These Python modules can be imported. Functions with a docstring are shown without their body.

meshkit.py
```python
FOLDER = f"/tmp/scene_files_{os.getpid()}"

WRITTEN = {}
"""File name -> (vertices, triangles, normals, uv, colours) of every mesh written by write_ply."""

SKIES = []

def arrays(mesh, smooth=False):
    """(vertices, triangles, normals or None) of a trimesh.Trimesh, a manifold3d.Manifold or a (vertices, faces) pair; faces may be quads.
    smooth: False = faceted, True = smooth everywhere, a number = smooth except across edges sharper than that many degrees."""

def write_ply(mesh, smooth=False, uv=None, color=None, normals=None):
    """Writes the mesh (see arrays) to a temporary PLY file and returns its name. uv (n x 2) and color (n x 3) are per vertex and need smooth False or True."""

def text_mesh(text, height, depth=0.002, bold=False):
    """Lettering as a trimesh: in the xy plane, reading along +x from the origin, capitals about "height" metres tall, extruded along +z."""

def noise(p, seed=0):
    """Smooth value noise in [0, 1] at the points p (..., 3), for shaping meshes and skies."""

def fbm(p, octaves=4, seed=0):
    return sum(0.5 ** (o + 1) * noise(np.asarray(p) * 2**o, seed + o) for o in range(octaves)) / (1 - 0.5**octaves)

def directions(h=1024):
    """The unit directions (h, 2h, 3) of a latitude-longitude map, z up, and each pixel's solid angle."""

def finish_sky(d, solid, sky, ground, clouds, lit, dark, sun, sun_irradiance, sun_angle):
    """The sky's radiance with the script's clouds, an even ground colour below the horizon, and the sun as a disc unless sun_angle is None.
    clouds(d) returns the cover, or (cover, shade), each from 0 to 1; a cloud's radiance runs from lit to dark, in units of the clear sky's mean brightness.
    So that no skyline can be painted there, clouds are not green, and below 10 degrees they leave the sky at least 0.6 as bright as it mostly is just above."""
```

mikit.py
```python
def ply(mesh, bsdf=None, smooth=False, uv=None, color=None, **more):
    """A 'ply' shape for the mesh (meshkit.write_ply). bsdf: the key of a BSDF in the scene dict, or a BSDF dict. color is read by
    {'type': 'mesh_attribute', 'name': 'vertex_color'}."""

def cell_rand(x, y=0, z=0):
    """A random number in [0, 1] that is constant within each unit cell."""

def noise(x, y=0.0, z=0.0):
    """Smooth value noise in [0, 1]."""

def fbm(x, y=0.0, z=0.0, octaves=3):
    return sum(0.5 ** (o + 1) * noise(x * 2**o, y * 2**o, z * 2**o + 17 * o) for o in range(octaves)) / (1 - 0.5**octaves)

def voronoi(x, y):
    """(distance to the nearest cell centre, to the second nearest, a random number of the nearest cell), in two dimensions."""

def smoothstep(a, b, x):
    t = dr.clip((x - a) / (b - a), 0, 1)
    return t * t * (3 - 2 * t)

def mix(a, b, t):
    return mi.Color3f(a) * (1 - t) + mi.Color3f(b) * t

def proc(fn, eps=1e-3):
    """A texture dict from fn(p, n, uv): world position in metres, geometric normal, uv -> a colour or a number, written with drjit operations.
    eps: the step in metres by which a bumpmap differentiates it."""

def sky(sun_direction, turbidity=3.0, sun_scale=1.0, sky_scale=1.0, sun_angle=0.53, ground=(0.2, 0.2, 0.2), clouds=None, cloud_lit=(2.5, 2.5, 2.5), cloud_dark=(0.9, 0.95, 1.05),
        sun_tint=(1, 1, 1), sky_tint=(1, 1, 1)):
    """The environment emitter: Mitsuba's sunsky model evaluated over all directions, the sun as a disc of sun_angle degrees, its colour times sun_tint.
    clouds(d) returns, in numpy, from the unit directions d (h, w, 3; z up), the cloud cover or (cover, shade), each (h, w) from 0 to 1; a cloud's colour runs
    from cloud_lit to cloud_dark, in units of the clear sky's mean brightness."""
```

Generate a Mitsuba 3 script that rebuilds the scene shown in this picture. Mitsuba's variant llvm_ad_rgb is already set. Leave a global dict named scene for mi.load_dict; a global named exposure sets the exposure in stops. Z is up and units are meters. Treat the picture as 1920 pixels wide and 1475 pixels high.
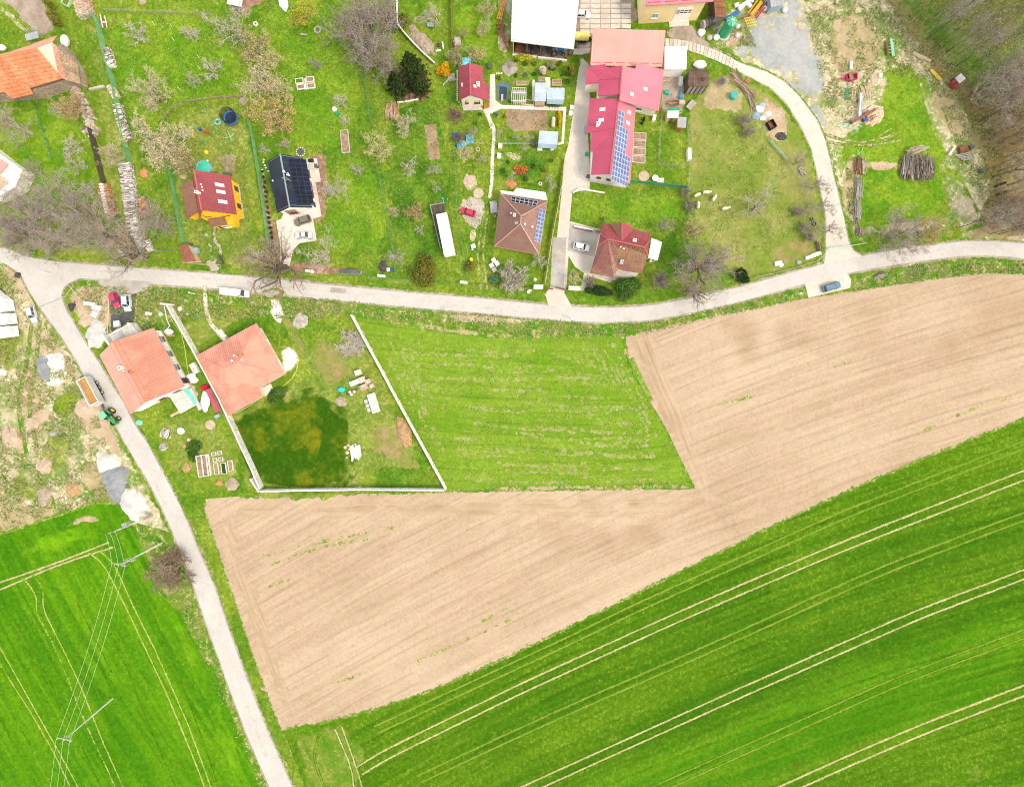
import math,random
import numpy as np,trimesh,shapely
import shapely.geometry as sg
import drjit as dr
import mitsuba as mi
import mikit,meshkit
from mikit import smoothstep,mix,cell_rand
T=mi.ScalarTransform4f
scene,labels={},{}

# ---------------------------------------------------------------- camera, sky, exposure
H=118.0                       # height of the drone over the village, metres
S,NX,NY=7.0,957.0,672.0   # survey map: 7 units to the metre, the drone hovers over map point NX, NY
scene['camera']={'type':'perspective','fov':2*math.degrees(math.atan(960/(S*H))),'fov_axis':'x',
                   'near_clip':1.0,'far_clip':9000.0,
                   'principal_point_offset_x':(960-NX)/1920,'principal_point_offset_y':(737.5-NY)/1475,
                   'to_world':T().look_at(origin=[0,0,H],target=[0,0,0],up=[0,1,0])}
scene['sky_light']=mikit.sky([0.60,-0.28,0.75],turbidity=4,sun_scale=0.52,sun_angle=20,clouds=lambda d:1.0,cloud_lit=(2.4,2.4,2.35))
exposure=2.18

rng=np.random.default_rng(7)
random.seed(7)

def P(px,py,z=0.0):
 """Plan position in metres of a surveyed map point whose height is z."""
 k=(1-z/H)/S
 return np.array([(px-NX)*k,(NY-py)*k,z])

def P2(pts,z=0.0):
 return np.array([P(x,y,z)[:2] for x,y in pts])

def cross2(a,b):
 return a[...,0]*b[...,1]-a[...,1]*b[...,0]

def V(a):
 return np.asarray(a,float)

def dirn(deg):
 return np.array([math.cos(math.radians(deg)),math.sin(math.radians(deg))])

# ---------------------------------------------------------------- palettes: one procedural material, many kinds
KIND={}
PAL=[]

def kind(name,a,b=None,scale=1.0,pu=0.0,pv=0.0,line=0.0,grain=0.12):
 """a surface kind: colour a mottled with b; joints every pu, pv metres, darker by line."""
 b=a if b is None else b
 KIND[name]=len(PAL)
 PAL.append([*a,*b,scale,pu,pv,line,grain])

def nz(x,y,seed=0.0):
 """value noise in two dimensions"""
 x,y=mi.Float(x),mi.Float(y)
 i,j=dr.floor(x),dr.floor(y)
 a,b=x-i,y-j
 a,b=a*a*(3-2*a),b*b*(3-2*b)
 return dr.lerp(dr.lerp(cell_rand(i,j,seed),cell_rand(i+1,j,seed),a),dr.lerp(cell_rand(i,j+1,seed),cell_rand(i+1,j+1,seed),a),b)

def surface_fn(p,n,uv):
 k=dr.floor((uv.x+500)/1000)
 u=uv.x-1000*k
 v=uv.y
 idx=mi.UInt32(dr.clip(k,0,NPAL-1))*11
 g=lambda j:dr.gather(mi.Float,PALARR,idx+j)
 sc=g(6)
 z=p.z*0.7
 big=nz((p.x+z)/sc,(p.y-z)/sc,3)*0.6+nz((p.x-z)*3.1/sc,(p.y+z)*3.1/sc,5)*0.4
 t=smoothstep(0.3,0.7,big)
 fine=nz(u*9+31,v*9+17,7)
 c=mi.Color3f(dr.lerp(g(0),g(3),t),dr.lerp(g(1),g(4),t),dr.lerp(g(2),g(5),t))
 pu,pv=g(7),g(8)
 fu=u/dr.maximum(pu,0.01)
 fv=v/dr.maximum(pv,0.01)
 du=dr.abs(fu-dr.floor(fu)-0.5)*2
 dv=dr.abs(fv-dr.floor(fv)-0.5)*2
 l=dr.maximum(dr.select(pu>0,smoothstep(0.55,0.95,du),0),dr.select(pv>0,smoothstep(0.55,0.95,dv),0))
 tile=dr.select((pu>0)|(pv>0),cell_rand(dr.select(pu>0,dr.floor(fu+0.0),0),dr.select(pv>0,dr.floor(fv),0),11)-0.5,0)
 return c*(1-g(9)*l)*(1+g(10)*(fine-0.5)*1.6+g(10)*tile*1.2)

SURF=mikit.proc(surface_fn)
scene['mat_matte']={'type':'twosided','b':{'type':'principled','base_color':SURF,'roughness':0.85,'specular':0.25}}
scene['mat_satin']={'type':'twosided','b':{'type':'principled','base_color':SURF,'roughness':0.38,'specular':0.5}}
scene['mat_gloss']={'type':'twosided','b':{'type':'principled','base_color':SURF,'roughness':0.25,'specular':0.5,'clearcoat':0.8,'clearcoat_gloss':0.9}}
scene['mat_metal']={'type':'twosided','b':{'type':'principled','base_color':SURF,'roughness':0.42,'metallic':0.75}}
scene['mat_pane']={'type':'twosided','b':{'type':'principled','base_color':SURF,'roughness':0.08,'specular':0.6}}
scene['mat_cell']={'type':'twosided','b':{'type':'principled','base_color':SURF,'roughness':0.3,'specular':0.25}}
scene['mat_glass']={'type':'thindielectric','int_ior':1.5}
scene['mat_leaf']={'type':'principledthin','base_color':SURF,'roughness':0.6,'diff_trans':0.7,'spec_trans':0.0}

# ---------------------------------------------------------------- names and entries
_used={}

def numbered(name):
 n=_used.get(name,-1)+1
 _used[name]=n
 return name if n==0 else f'{name}_{n:03d}'

def thing(name,label,cat,group=None):
 k=numbered(name)
 labels[k]={'label':label,'category':cat}
 if group:
  labels[k]['group']=group
 return k

def faceted(mesh,kd):
 """vertices split per face, with uv in metres along and across each face and the kind in the thousands"""
 if isinstance(mesh,tuple):
  v,f=mesh
 elif hasattr(mesh,'to_mesh'):
  m=mesh.to_mesh()
  v,f=np.asarray(m.vert_properties)[:,:3],np.asarray(m.tri_verts)
 else:
  v,f=mesh.vertices,mesh.faces
 v,f=np.asarray(v,float),np.asarray(f)
 tri=v[f]
 n=np.cross(tri[:,1]-tri[:,0],tri[:,2]-tri[:,0])
 n/=np.linalg.norm(n,axis=1,keepdims=True)+1e-12
 ua=np.stack([-n[:,1],n[:,0],n[:,0]*0],1)
 ln=np.linalg.norm(ua,axis=1,keepdims=True)
 ua=np.where(ln>0.05,ua/np.maximum(ln,1e-9),[1.0,0,0])
 va=np.cross(n,ua)
 uv=np.stack([np.einsum('fkj,fj->fk',tri,ua),np.einsum('fkj,fj->fk',tri,va)],-1).reshape(-1,2)
 uv[:,0]=np.clip(uv[:,0],-480,480)+1000*KIND[kd]
 return (tri.reshape(-1,3),np.arange(len(f)*3).reshape(-1,3)),uv

PLYCACHE={}

def add(key,mesh,kd,mat='matte',smooth=False,to_world=None):
 """one entry of the scene. smooth meshes keep shared vertices and take one uv (the kind)"""
 ck=id(mesh),kd,mat,smooth
 if ck in PLYCACHE:
  d=dict(PLYCACHE[ck][0])
 elif smooth:
  if isinstance(mesh,tuple):
   v,f=mesh
  else:
   v,f=mesh.vertices,mesh.faces
  v=np.asarray(v,float)
  uv=np.stack([1000.0*KIND[kd]+v[:,0]*0.7+v[:,2]*0.3,v[:,1]+0.5*v[:,2]],1)
  d=mikit.ply((v,np.asarray(f)),'mat_'+mat,smooth=True,uv=uv)
 else:
  m,uv=faceted(mesh,kd)
  d=mikit.ply(m,'mat_'+mat,smooth=False,uv=uv)
 PLYCACHE[ck]=(dict(d),mesh)
 if to_world is not None:
  d['to_world']=T(to_world)
 scene[key]=d
 return key

def part(parent,name,mesh,kd,mat='matte',smooth=False,to_world=None,label=None,kindof=None):
 k=numbered(parent+'__'+name)
 add(k,mesh,kd,mat,smooth,to_world)
 if label or kindof:
  labels[k]={}
  if label:
   labels[k]['label']=label
  if kindof:
   labels[k]['kind']=kindof
 return k

def single(name,mesh,kd,label,cat,mat='matte',smooth=False,group=None,to_world=None):
 k=thing(name,label,cat,group)
 add(k,mesh,kd,mat,smooth,to_world)
 return k

# ---------------------------------------------------------------- mesh helpers
def cat(ms):
 ms=[m if isinstance(m,tuple) else (np.asarray(m.vertices),np.asarray(m.faces)) for m in ms]
 vs,fs,o=[],[],0
 for v,f in ms:
  vs.append(v)
  fs.append(np.asarray(f)+o)
  o+=len(v)
 return np.vstack(vs),np.vstack(fs)

BOXF=np.array([[0,2,1],[0,3,2],[4,5,6],[4,6,7],[0,1,5],[0,5,4],[1,2,6],[1,6,5],[2,3,7],[2,7,6],[3,0,4],[3,4,7]])

def box(x,y,z0,sx,sy,sz,rot=0.0):
 """box centred at x, y, its base at z0, turned by rot degrees"""
 c,s=math.cos(math.radians(rot)),math.sin(math.radians(rot))
 q=np.array([[-1,-1],[1,-1],[1,1],[-1,1]])*0.5*[sx,sy]
 q=q@np.array([[c,s],[-s,c]])+[x,y]
 return np.vstack([np.c_[q,np.full(4,z0)],np.c_[q,np.full(4,z0+sz)]]),BOXF

def bar(a,b,w,h=None):
 """rectangular bar between two points in space"""
 a,b=V(a),V(b)
 h=w if h is None else h
 t=(b-a)/(np.linalg.norm(b-a)+1e-12)
 s=np.cross(t,[0,0,1.0]) if abs(t[2])<0.95 else np.cross(t,[1.0,0,0])
 s/=np.linalg.norm(s)
 u=np.cross(s,t)
 r=[]
 for e in (a,b):
  r+=[e-s*w/2-u*h/2,e+s*w/2-u*h/2,e+s*w/2+u*h/2,e-s*w/2+u*h/2]
 return np.array(r),BOXF

def frustum(q0,q1):
 """solid between two rings of equally many points"""
 q0,q1=V(q0),V(q1)
 n=len(q0)
 i=np.arange(n)
 j=(i+1)%n
 f=np.vstack([np.c_[i,j,j+n],np.c_[i,j+n,i+n]])
 caps=[[0,k+1,k] for k in range(1,n-1)]+[[n,n+k,n+k+1] for k in range(1,n-1)]
 return np.vstack([q0,q1]),np.vstack([f,np.array(caps)])

def tube(pts,r,sides=6,cap=True):
 p=V(pts)
 r=np.broadcast_to(r,(len(p),))
 t=np.gradient(p,axis=0)
 t/=np.linalg.norm(t,axis=1,keepdims=True)+1e-12
 a=np.cross(t,np.where(np.abs(t[:,2:])<0.9,[0,0,1.0],[1.0,0,0]))
 a/=np.linalg.norm(a,axis=1,keepdims=True)+1e-12
 b=np.cross(t,a)
 ang=np.arange(sides)*2*np.pi/sides
 v=(p[:,None]+r[:,None,None]*(np.cos(ang)[None,:,None]*a[:,None]+np.sin(ang)[None,:,None]*b[:,None])).reshape(-1,3)
 i,j=np.meshgrid(np.arange(len(p)-1),np.arange(sides),indexing='ij')
 q=np.stack([i*sides+j,i*sides+(j+1)%sides,(i+1)*sides+(j+1)%sides,(i+1)*sides+j],-1).reshape(-1,4)
 f=np.vstack([q[:,[0,1,2]],q[:,[0,2,3]]])
 if cap:
  m=(len(p)-1)*sides
  f=np.vstack([f,[[0,k+1,k] for k in range(1,sides-1)],[[m,m+k,m+k+1] for k in range(1,sides-1)]])
 return v,f

def cyl(x,y,z0,r,h,n=20,r1=None):
 a=np.arange(n)*2*np.pi/n
 c=np.c_[np.cos(a),np.sin(a)]
 r1=r if r1 is None else r1
 return frustum(np.c_[c*r+[x,y],np.full(n,z0)],np.c_[c*r1+[x,y],np.full(n,z0+h)])

def ring(x,y,z0,r0,r1,h,n=28):
 a=np.arange(n)*2*np.pi/n
 c=np.c_[np.cos(a),np.sin(a)]
 rows=[np.c_[c*r+[x,y],np.full(n,z)] for r,z in ((r1,z0),(r1,z0+h),(r0,z0+h),(r0,z0))]
 v=np.vstack(rows)
 f=[]
 for k in range(4):
  for i in range(n):
   j=(i+1)%n
   a0,a1,b0,b1=k*n+i,k*n+j,(k+1)%4*n+i,(k+1)%4*n+j
   f+=[[a0,a1,b1],[a0,b1,b0]]
 return v,np.array(f)

def extr(poly,z0,z1):
 """upright prism over a polygon given in metres"""
 g=poly if hasattr(poly,'exterior') else sg.Polygon(poly)
 m=trimesh.creation.extrude_polygon(g.buffer(0),z1-z0,engine='earcut')
 return np.asarray(m.vertices)+[0,0,z0],np.asarray(m.faces)

def slab(pts,t):
 """a sloping plate: the polygon pts in space, t thick downwards"""
 p=V(pts)
 a=p[:,0],p[:,1]
 if 0.5*np.sum(a[0]*np.roll(a[1],-1)-np.roll(a[0],-1)*a[1])<0:
  p=p[::-1]
 n=len(p)
 tv,tf=trimesh.creation.triangulate_polygon(sg.Polygon(p[:,:2]),engine='earcut')
 d=np.linalg.norm(tv[:,None]-p[None,:,:2],axis=2)
 ix=d.argmin(1)
 tf=ix[tf]
 e=p[:,:2]
 x=e[tf]
 ar=cross2(x[:,1]-x[:,0],x[:,2]-x[:,0])
 tf=np.where((ar<0)[:,None],tf[:,::-1],tf)
 i=np.arange(n)
 j=(i+1)%n
 side=np.vstack([np.c_[i+n,j+n,j],np.c_[i+n,j,i]])
 return np.vstack([p,p-[0,0,t]]),np.vstack([tf,tf[:,::-1]+n,side])

def hull(pts):
 h=trimesh.convex.convex_hull(V(pts))
 return np.asarray(h.vertices),np.asarray(h.faces)

def blob(c,r,seed=0,rough=0.25,sub=2,flat=0.0):
 """a lump: sphere pushed about by noise; r three radii"""
 m=trimesh.creation.icosphere(sub)
 v=np.array(m.vertices)
 k=1+rough*2*(meshkit.fbm(v*1.7+seed*7.3,3,seed)-0.5)
 v=v*k[:,None]*V(r)
 v[:,2]=np.maximum(v[:,2],flat-1e9 if flat==0 else -flat)
 return v+V(c),np.asarray(m.faces)

def heap(px,py,rx,ry,h,rot=0.0,seed=0,n=26):
 """a pile lying on the ground: a bumpy dome"""
 a=np.linspace(-1.15,1.15,n)
 gx,gy=np.meshgrid(a,a)
 rr=np.hypot(gx,gy)
 q=np.stack([gx*2.2+seed,gy*2.2,gx*0+seed],-1)
 edge=0.45+1.1*meshkit.fbm(q*.8,3,seed)
 hh=h*np.clip(1-(rr/edge)**1.7,0,1)*(0.65+0.7*meshkit.fbm(q*2.5+9,3,seed+1))
 c,s=math.cos(math.radians(rot)),math.sin(math.radians(rot))
 o=P(px,py)
 x=gx*rx*c-gy*ry*s+o[0]
 y=gx*rx*s+gy*ry*c+o[1]
 v=np.stack([x,y,np.where(rr/edge<1,hh+0.02,-0.3)],-1).reshape(-1,3)
 i,j=np.meshgrid(np.arange(n-1),np.arange(n-1),indexing='ij')
 q=np.stack([i*n+j,i*n+j+1,(i+1)*n+j+1,(i+1)*n+j],-1).reshape(-1,4)
 keep=(v[q][:,:,2]>0).any(1)
 q=q[keep]
 f=np.vstack([q[:,[0,1,2]],q[:,[0,2,3]]])
 return v,f

def move(m,x=0,y=0,z=0,rot=0,scale=1.0):
 v,f=m
 c,s=math.cos(math.radians(rot)),math.sin(math.radians(rot))
 v=np.asarray(v)*scale
 return np.c_[v[:,0]*c-v[:,1]*s+x,v[:,0]*s+v[:,1]*c+y,v[:,2]+z],f

def heading(a,b):
 """bearing in degrees, in plan, from one map point to another"""
 return math.degrees(math.atan2(-(b[1]-a[1]),b[0]-a[0]))
# ---------------------------------------------------------------- kinds of surface
kind('white',(.80,.80,.79),(.70,.70,.69),3,grain=.05)
kind('white_sheet',(.76,.76,.765),(.70,.70,.705),6,pu=1.1,line=.13,grain=.03)
kind('plaster_white',(.82,.815,.80),(.74,.73,.71),2.2,grain=.05)
kind('plaster_yellow',(.80,.52,.035),(.74,.46,.03),2.5,grain=.06)
kind('plaster_cream',(.84,.79,.67),(.77,.72,.60),3,grain=.05)
kind('plaster_straw',(.82,.68,.40),(.76,.62,.36),3,grain=.05)
kind('plaster_peach',(.78,.62,.46),(.72,.56,.40),3,grain=.05)
kind('roof_orange',(.67,.31,.235),(.57,.235,.17),4,pu=.55,pv=.0,line=.26,grain=.12)
kind('roof_orange_tile',(.66,.34,.28),(.62,.30,.24),4,pu=.6,pv=.0,line=.14,grain=.08)
kind('roof_ribbed',(.65,.275,.20),(.58,.22,.155),4,pu=.62,line=.46,grain=.08)
kind('roof_clay',(.60,.22,.105),(.70,.30,.16),2.2,pu=.5,pv=.85,line=.34,grain=.20)
kind('roof_clay_faded',(.60,.32,.24),(.52,.25,.18),2.2,pu=.5,pv=.85,line=.25,grain=.16)
kind('roof_beige',(.62,.55,.46),(.54,.46,.37),2,grain=.10)
kind('roof_moss',(.30,.235,.16),(.42,.31,.21),1.3,pu=.45,pv=.5,line=.4,grain=.30)
kind('roof_crimson',(.34,.060,.095),(.30,.05,.08),6,pu=.55,line=.16,grain=.05)
kind('roof_wine',(.335,.070,.090),(.29,.06,.075),4,pu=.6,pv=.55,line=.30,grain=.10)
kind('roof_wine_old',(.30,.115,.085),(.24,.12,.06),3,pu=.45,pv=.5,line=.34,grain=.22)
kind('roof_wine_moss',(.235,.080,.075),(.255,.145,.070),3.2,pu=.6,pv=.5,line=.36,grain=.22)
kind('roof_salmon',(.68,.33,.295),(.63,.29,.26),8,pu=1.0,line=.06,grain=.03)
kind('roof_rose',(.61,.20,.26),(.57,.175,.23),7,pu=.6,line=.05,grain=.03)
kind('roof_pink',(.50,.075,.150),(.46,.062,.13),6,pu=.5,line=.14,grain=.05)
kind('roof_slate',(.014,.026,.046),(.020,.034,.056),4,pu=.5,line=.25,grain=.08)
kind('roof_brown',(.235,.125,.098),(.20,.105,.08),4,pu=.0,pv=.42,line=.30,grain=.10)
kind('roof_mauve_tile',(.27,.145,.120),(.30,.17,.14),4,pu=.6,pv=.42,line=.20,grain=.10)
kind('roof_board',(.16,.105,.085),(.12,.075,.06),2,pu=.4,pv=2.2,line=.30,grain=.18)
kind('roof_rust',(.30,.14,.075),(.24,.11,.06),1.8,pu=1.0,pv=1.6,line=.30,grain=.15)
kind('sheet_blue_grey',(.36,.46,.56),(.42,.52,.61),2.5,pu=.3,line=.10,grain=.05)
kind('sheet_blue_dark',(.30,.42,.50),(.26,.37,.45),2.5,pu=.3,line=.14,grain=.06)
kind('tin_grey',(.42,.43,.46),(.36,.37,.40),2,pu=.35,line=.2,grain=.06)
kind('galvanised',(.55,.57,.58),(.46,.48,.49),2,grain=.08)
kind('steel_dark',(.09,.09,.095),(.12,.12,.125),1,grain=.1)
kind('black',(.018,.018,.02),(.03,.03,.032),1,grain=.1)
kind('rubber',(.030,.030,.032),(.05,.05,.05),.6,grain=.15)
kind('ridge_cap_red',(.48,.10,.11),None,2,grain=.06)
kind('ridge_cap_orange',(.64,.25,.165),None,2,grain=.06)
kind('ridge_cap_grey',(.28,.32,.37),None,2,grain=.06)
kind('ridge_cap_brown',(.42,.28,.22),None,2,grain=.06)
kind('gutter_red',(.42,.08,.085),None,2,grain=.06)
kind('frame_white',(.80,.80,.80),None,1,grain=.03)
kind('frame_brown',(.16,.075,.04),None,1,grain=.1)
kind('frame_orange',(.45,.17,.06),None,1,grain=.1)
kind('pane_dark',(.025,.03,.038),(.06,.07,.08),1.2,grain=.1)
kind('pane_pale',(.55,.60,.66),(.66,.70,.76),1.2,grain=.04)
kind('pane_blue',(.20,.30,.40),(.34,.45,.55),1.2,grain=.1)
kind('solar_blue',(.105,.155,.33),(.13,.185,.38),2.5,grain=.06)
kind('solar_navy',(.004,.007,.020),(.008,.014,.045),3.5,grain=.1)
kind('solar_frame',(.62,.66,.72),None,1,grain=.05)
kind('solar_frame_dark',(.06,.07,.09),None,1,grain=.05)
kind('brick',(.42,.22,.15),(.50,.28,.20),.8,pu=.25,pv=.08,line=.18,grain=.14)
kind('brick_raw',(.55,.25,.14),(.48,.20,.10),.8,pv=.25,line=.2,grain=.14)
kind('stone',(.46,.43,.40),(.34,.31,.28),.8,grain=.25)
kind('rubble',(.40,.33,.27),(.27,.22,.17),.5,grain=.40)
kind('concrete',(.55,.54,.52),(.47,.46,.44),1.5,grain=.10)
kind('concrete_pale',(.72,.72,.71),(.63,.63,.62),2.0,grain=.06)
kind('slab_beige',(.56,.505,.455),(.63,.58,.535),1.4,grain=.11)
kind('slab_beige_dark',(.49,.435,.385),(.56,.51,.46),1.4,grain=.12)
kind('terrazzo',(.62,.62,.61),(.50,.50,.49),.35,grain=.22)
kind('wood_pale',(.58,.47,.34),(.50,.39,.27),.5,pv=.2,line=.12,grain=.16)
kind('wood_brown',(.22,.135,.08),(.28,.175,.11),.5,pu=.2,line=.3,grain=.2)
kind('wood_dark',(.075,.062,.055),(.11,.092,.08),.5,pu=.22,line=.4,grain=.2)
kind('wood_grey',(.34,.315,.29),(.42,.39,.36),.5,grain=.22)
kind('wood_orange',(.50,.23,.065),(.42,.18,.05),.6,pv=.2,line=.2,grain=.14)
kind('log_pale',(.62,.50,.37),(.50,.37,.25),.5,grain=.25)
kind('log_grey',(.44,.42,.40),(.32,.30,.285),.6,grain=.28)
kind('log_dark',(.16,.125,.10),(.24,.19,.155),.6,grain=.28)
kind('log_rust',(.48,.24,.10),(.38,.19,.09),.6,grain=.25)
kind('bark',(.20,.165,.135),(.28,.24,.20),1,grain=.2)
kind('bark_pale',(.42,.385,.34),(.33,.30,.255),1,grain=.15)
kind('bark_dark',(.105,.085,.07),(.15,.12,.10),1,grain=.2)
kind('bark_green',(.28,.29,.16),(.36,.34,.22),2,grain=.15)
kind('twig_grey',(.40,.355,.315),(.32,.28,.245),3,grain=.15)
kind('twig_mauve',(.385,.325,.305),(.31,.26,.24),3,grain=.15)
kind('twig_pale',(.52,.48,.43),(.43,.395,.345),3,grain=.15)
kind('twig_brown',(.24,.175,.13),(.31,.235,.175),3,grain=.15)
kind('twig_moss',(.29,.305,.14),(.23,.24,.10),3,grain=.2)
kind('bud_tan',(.56,.48,.28),(.44,.39,.18),2,grain=.2)
kind('bud_green',(.46,.47,.17),(.56,.52,.25),2,grain=.2)
kind('bud_lime',(.42,.46,.035),(.55,.52,.03),1.5,grain=.2)
kind('bud_orange',(.60,.42,.20),(.50,.38,.17),2,grain=.2)
kind('blossom',(.78,.66,.66),(.70,.58,.58),1,grain=.12)
kind('leaf_green',(.055,.135,.022),(.10,.20,.03),1.5,grain=.25)
kind('leaf_olive',(.14,.17,.025),(.20,.19,.03),1.5,grain=.25)
kind('leaf_dark',(.028,.06,.016),(.05,.09,.022),1.5,grain=.3)
kind('leaf_spruce',(.022,.05,.012),(.055,.085,.018),1.5,grain=.3)
kind('leaf_blue',(.10,.19,.14),(.14,.24,.17),1.5,grain=.2)
kind('bud_gold',(.50,.40,.09),(.42,.34,.10),2,grain=.2)
kind('forsythia',(.70,.43,.015),(.60,.36,.01),1,grain=.15)
kind('leaf_orange',(.60,.20,.05),(.46,.17,.07),1,grain=.2)
kind('wild_moss',(.26,.29,.05),(.36,.35,.10),3,grain=.25)
kind('straw_blade',(.42,.365,.21),(.33,.29,.14),2,grain=.2)
kind('grass_blade',(.075,.19,.012),(.13,.245,.02),2,grain=.25)
kind('paint_red',(.52,.012,.055),(.48,.012,.05),2,grain=.02)
kind('paint_magenta',(.56,.02,.12),(.52,.02,.11),2,grain=.02)
kind('paint_white',(.82,.82,.83),None,2,grain=.02)
kind('panel_white',(.80,.80,.81),(.74,.74,.75),3,pu=1.25,line=.16,grain=.04)
kind('paint_silver',(.56,.60,.64),None,2,grain=.02)
kind('paint_ice',(.56,.68,.74),None,2,grain=.02)
kind('paint_blue_grey',(.10,.20,.29),None,2,grain=.02)
kind('paint_bronze',(.17,.155,.12),None,2,grain=.02)
kind('plastic_green',(.03,.34,.16),(.02,.28,.13),1,grain=.08)
kind('plastic_teal',(.05,.42,.38),(.03,.35,.32),1,grain=.08)
kind('plastic_blue',(.02,.13,.46),(.02,.10,.36),1,grain=.08)
kind('tarp_blue',(.05,.40,.64),(.22,.56,.74),.5,grain=.12)
kind('tarp_mint',(.10,.62,.44),(.25,.70,.54),.4,grain=.15)
kind('tarp_white',(.74,.75,.78),(.62,.64,.68),.7,grain=.08)
kind('tractor_green',(.02,.24,.07),(.03,.30,.10),1,grain=.05)
kind('cab_green',(.16,.52,.30),(.20,.56,.34),1,grain=.05)
kind('tractor_blue',(.02,.20,.40),(.03,.26,.46),1,grain=.05)
kind('cyan',(.10,.62,.68),None,1,grain=.05)
kind('hub_yellow',(.82,.60,.03),None,1,grain=.04)
kind('tank_yellow',(.80,.68,.16),(.84,.74,.24),2,pu=1.3,line=.12,grain=.04)
kind('machine_red',(.34,.045,.04),(.26,.05,.04),.8,grain=.15)
kind('machine_orange',(.80,.33,.02),(.72,.28,.02),.8,grain=.08)
kind('machine_rust',(.26,.10,.055),(.19,.075,.045),.6,grain=.25)
kind('paint_yellow',(.72,.60,.08),None,.8,grain=.08)
kind('paint_mint',(.34,.66,.50),None,.8,grain=.1)
kind('fence_green',(.05,.25,.16),(.08,.30,.20),1,grain=.1)
kind('net_green',(.13,.36,.16),(.18,.40,.20),3,grain=.15)
kind('grain',(.46,.26,.095),(.40,.22,.075),.7,grain=.25)
kind('trampoline',(.022,.035,.075),None,1,grain=.1)
kind('pool_blue',(.03,.20,.62),None,1,grain=.05)
kind('pool_water',(.03,.42,.28),(.05,.50,.36),2,grain=.05)
kind('pond_water',(.010,.035,.038),(.018,.05,.05),2,grain=.1)
kind('pond_liner',(.075,.125,.21),(.11,.16,.24),1,grain=.12)
kind('wool',(.74,.68,.55),(.64,.58,.45),.4,grain=.15)
kind('sheep_face',(.56,.50,.42),None,1,grain=.1)
kind('soil',(.25,.17,.115),(.34,.25,.18),.6,grain=.35)
kind('soil_orange',(.46,.30,.16),(.36,.23,.12),.8,grain=.35)
kind('soil_pale',(.52,.42,.33),(.44,.35,.26),.8,grain=.25)
kind('gravel_heap',(.47,.47,.475),(.55,.55,.55),1.2,grain=.16)
kind('gravel_heap_dark',(.22,.24,.27),(.28,.30,.33),1.2,grain=.2)
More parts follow.
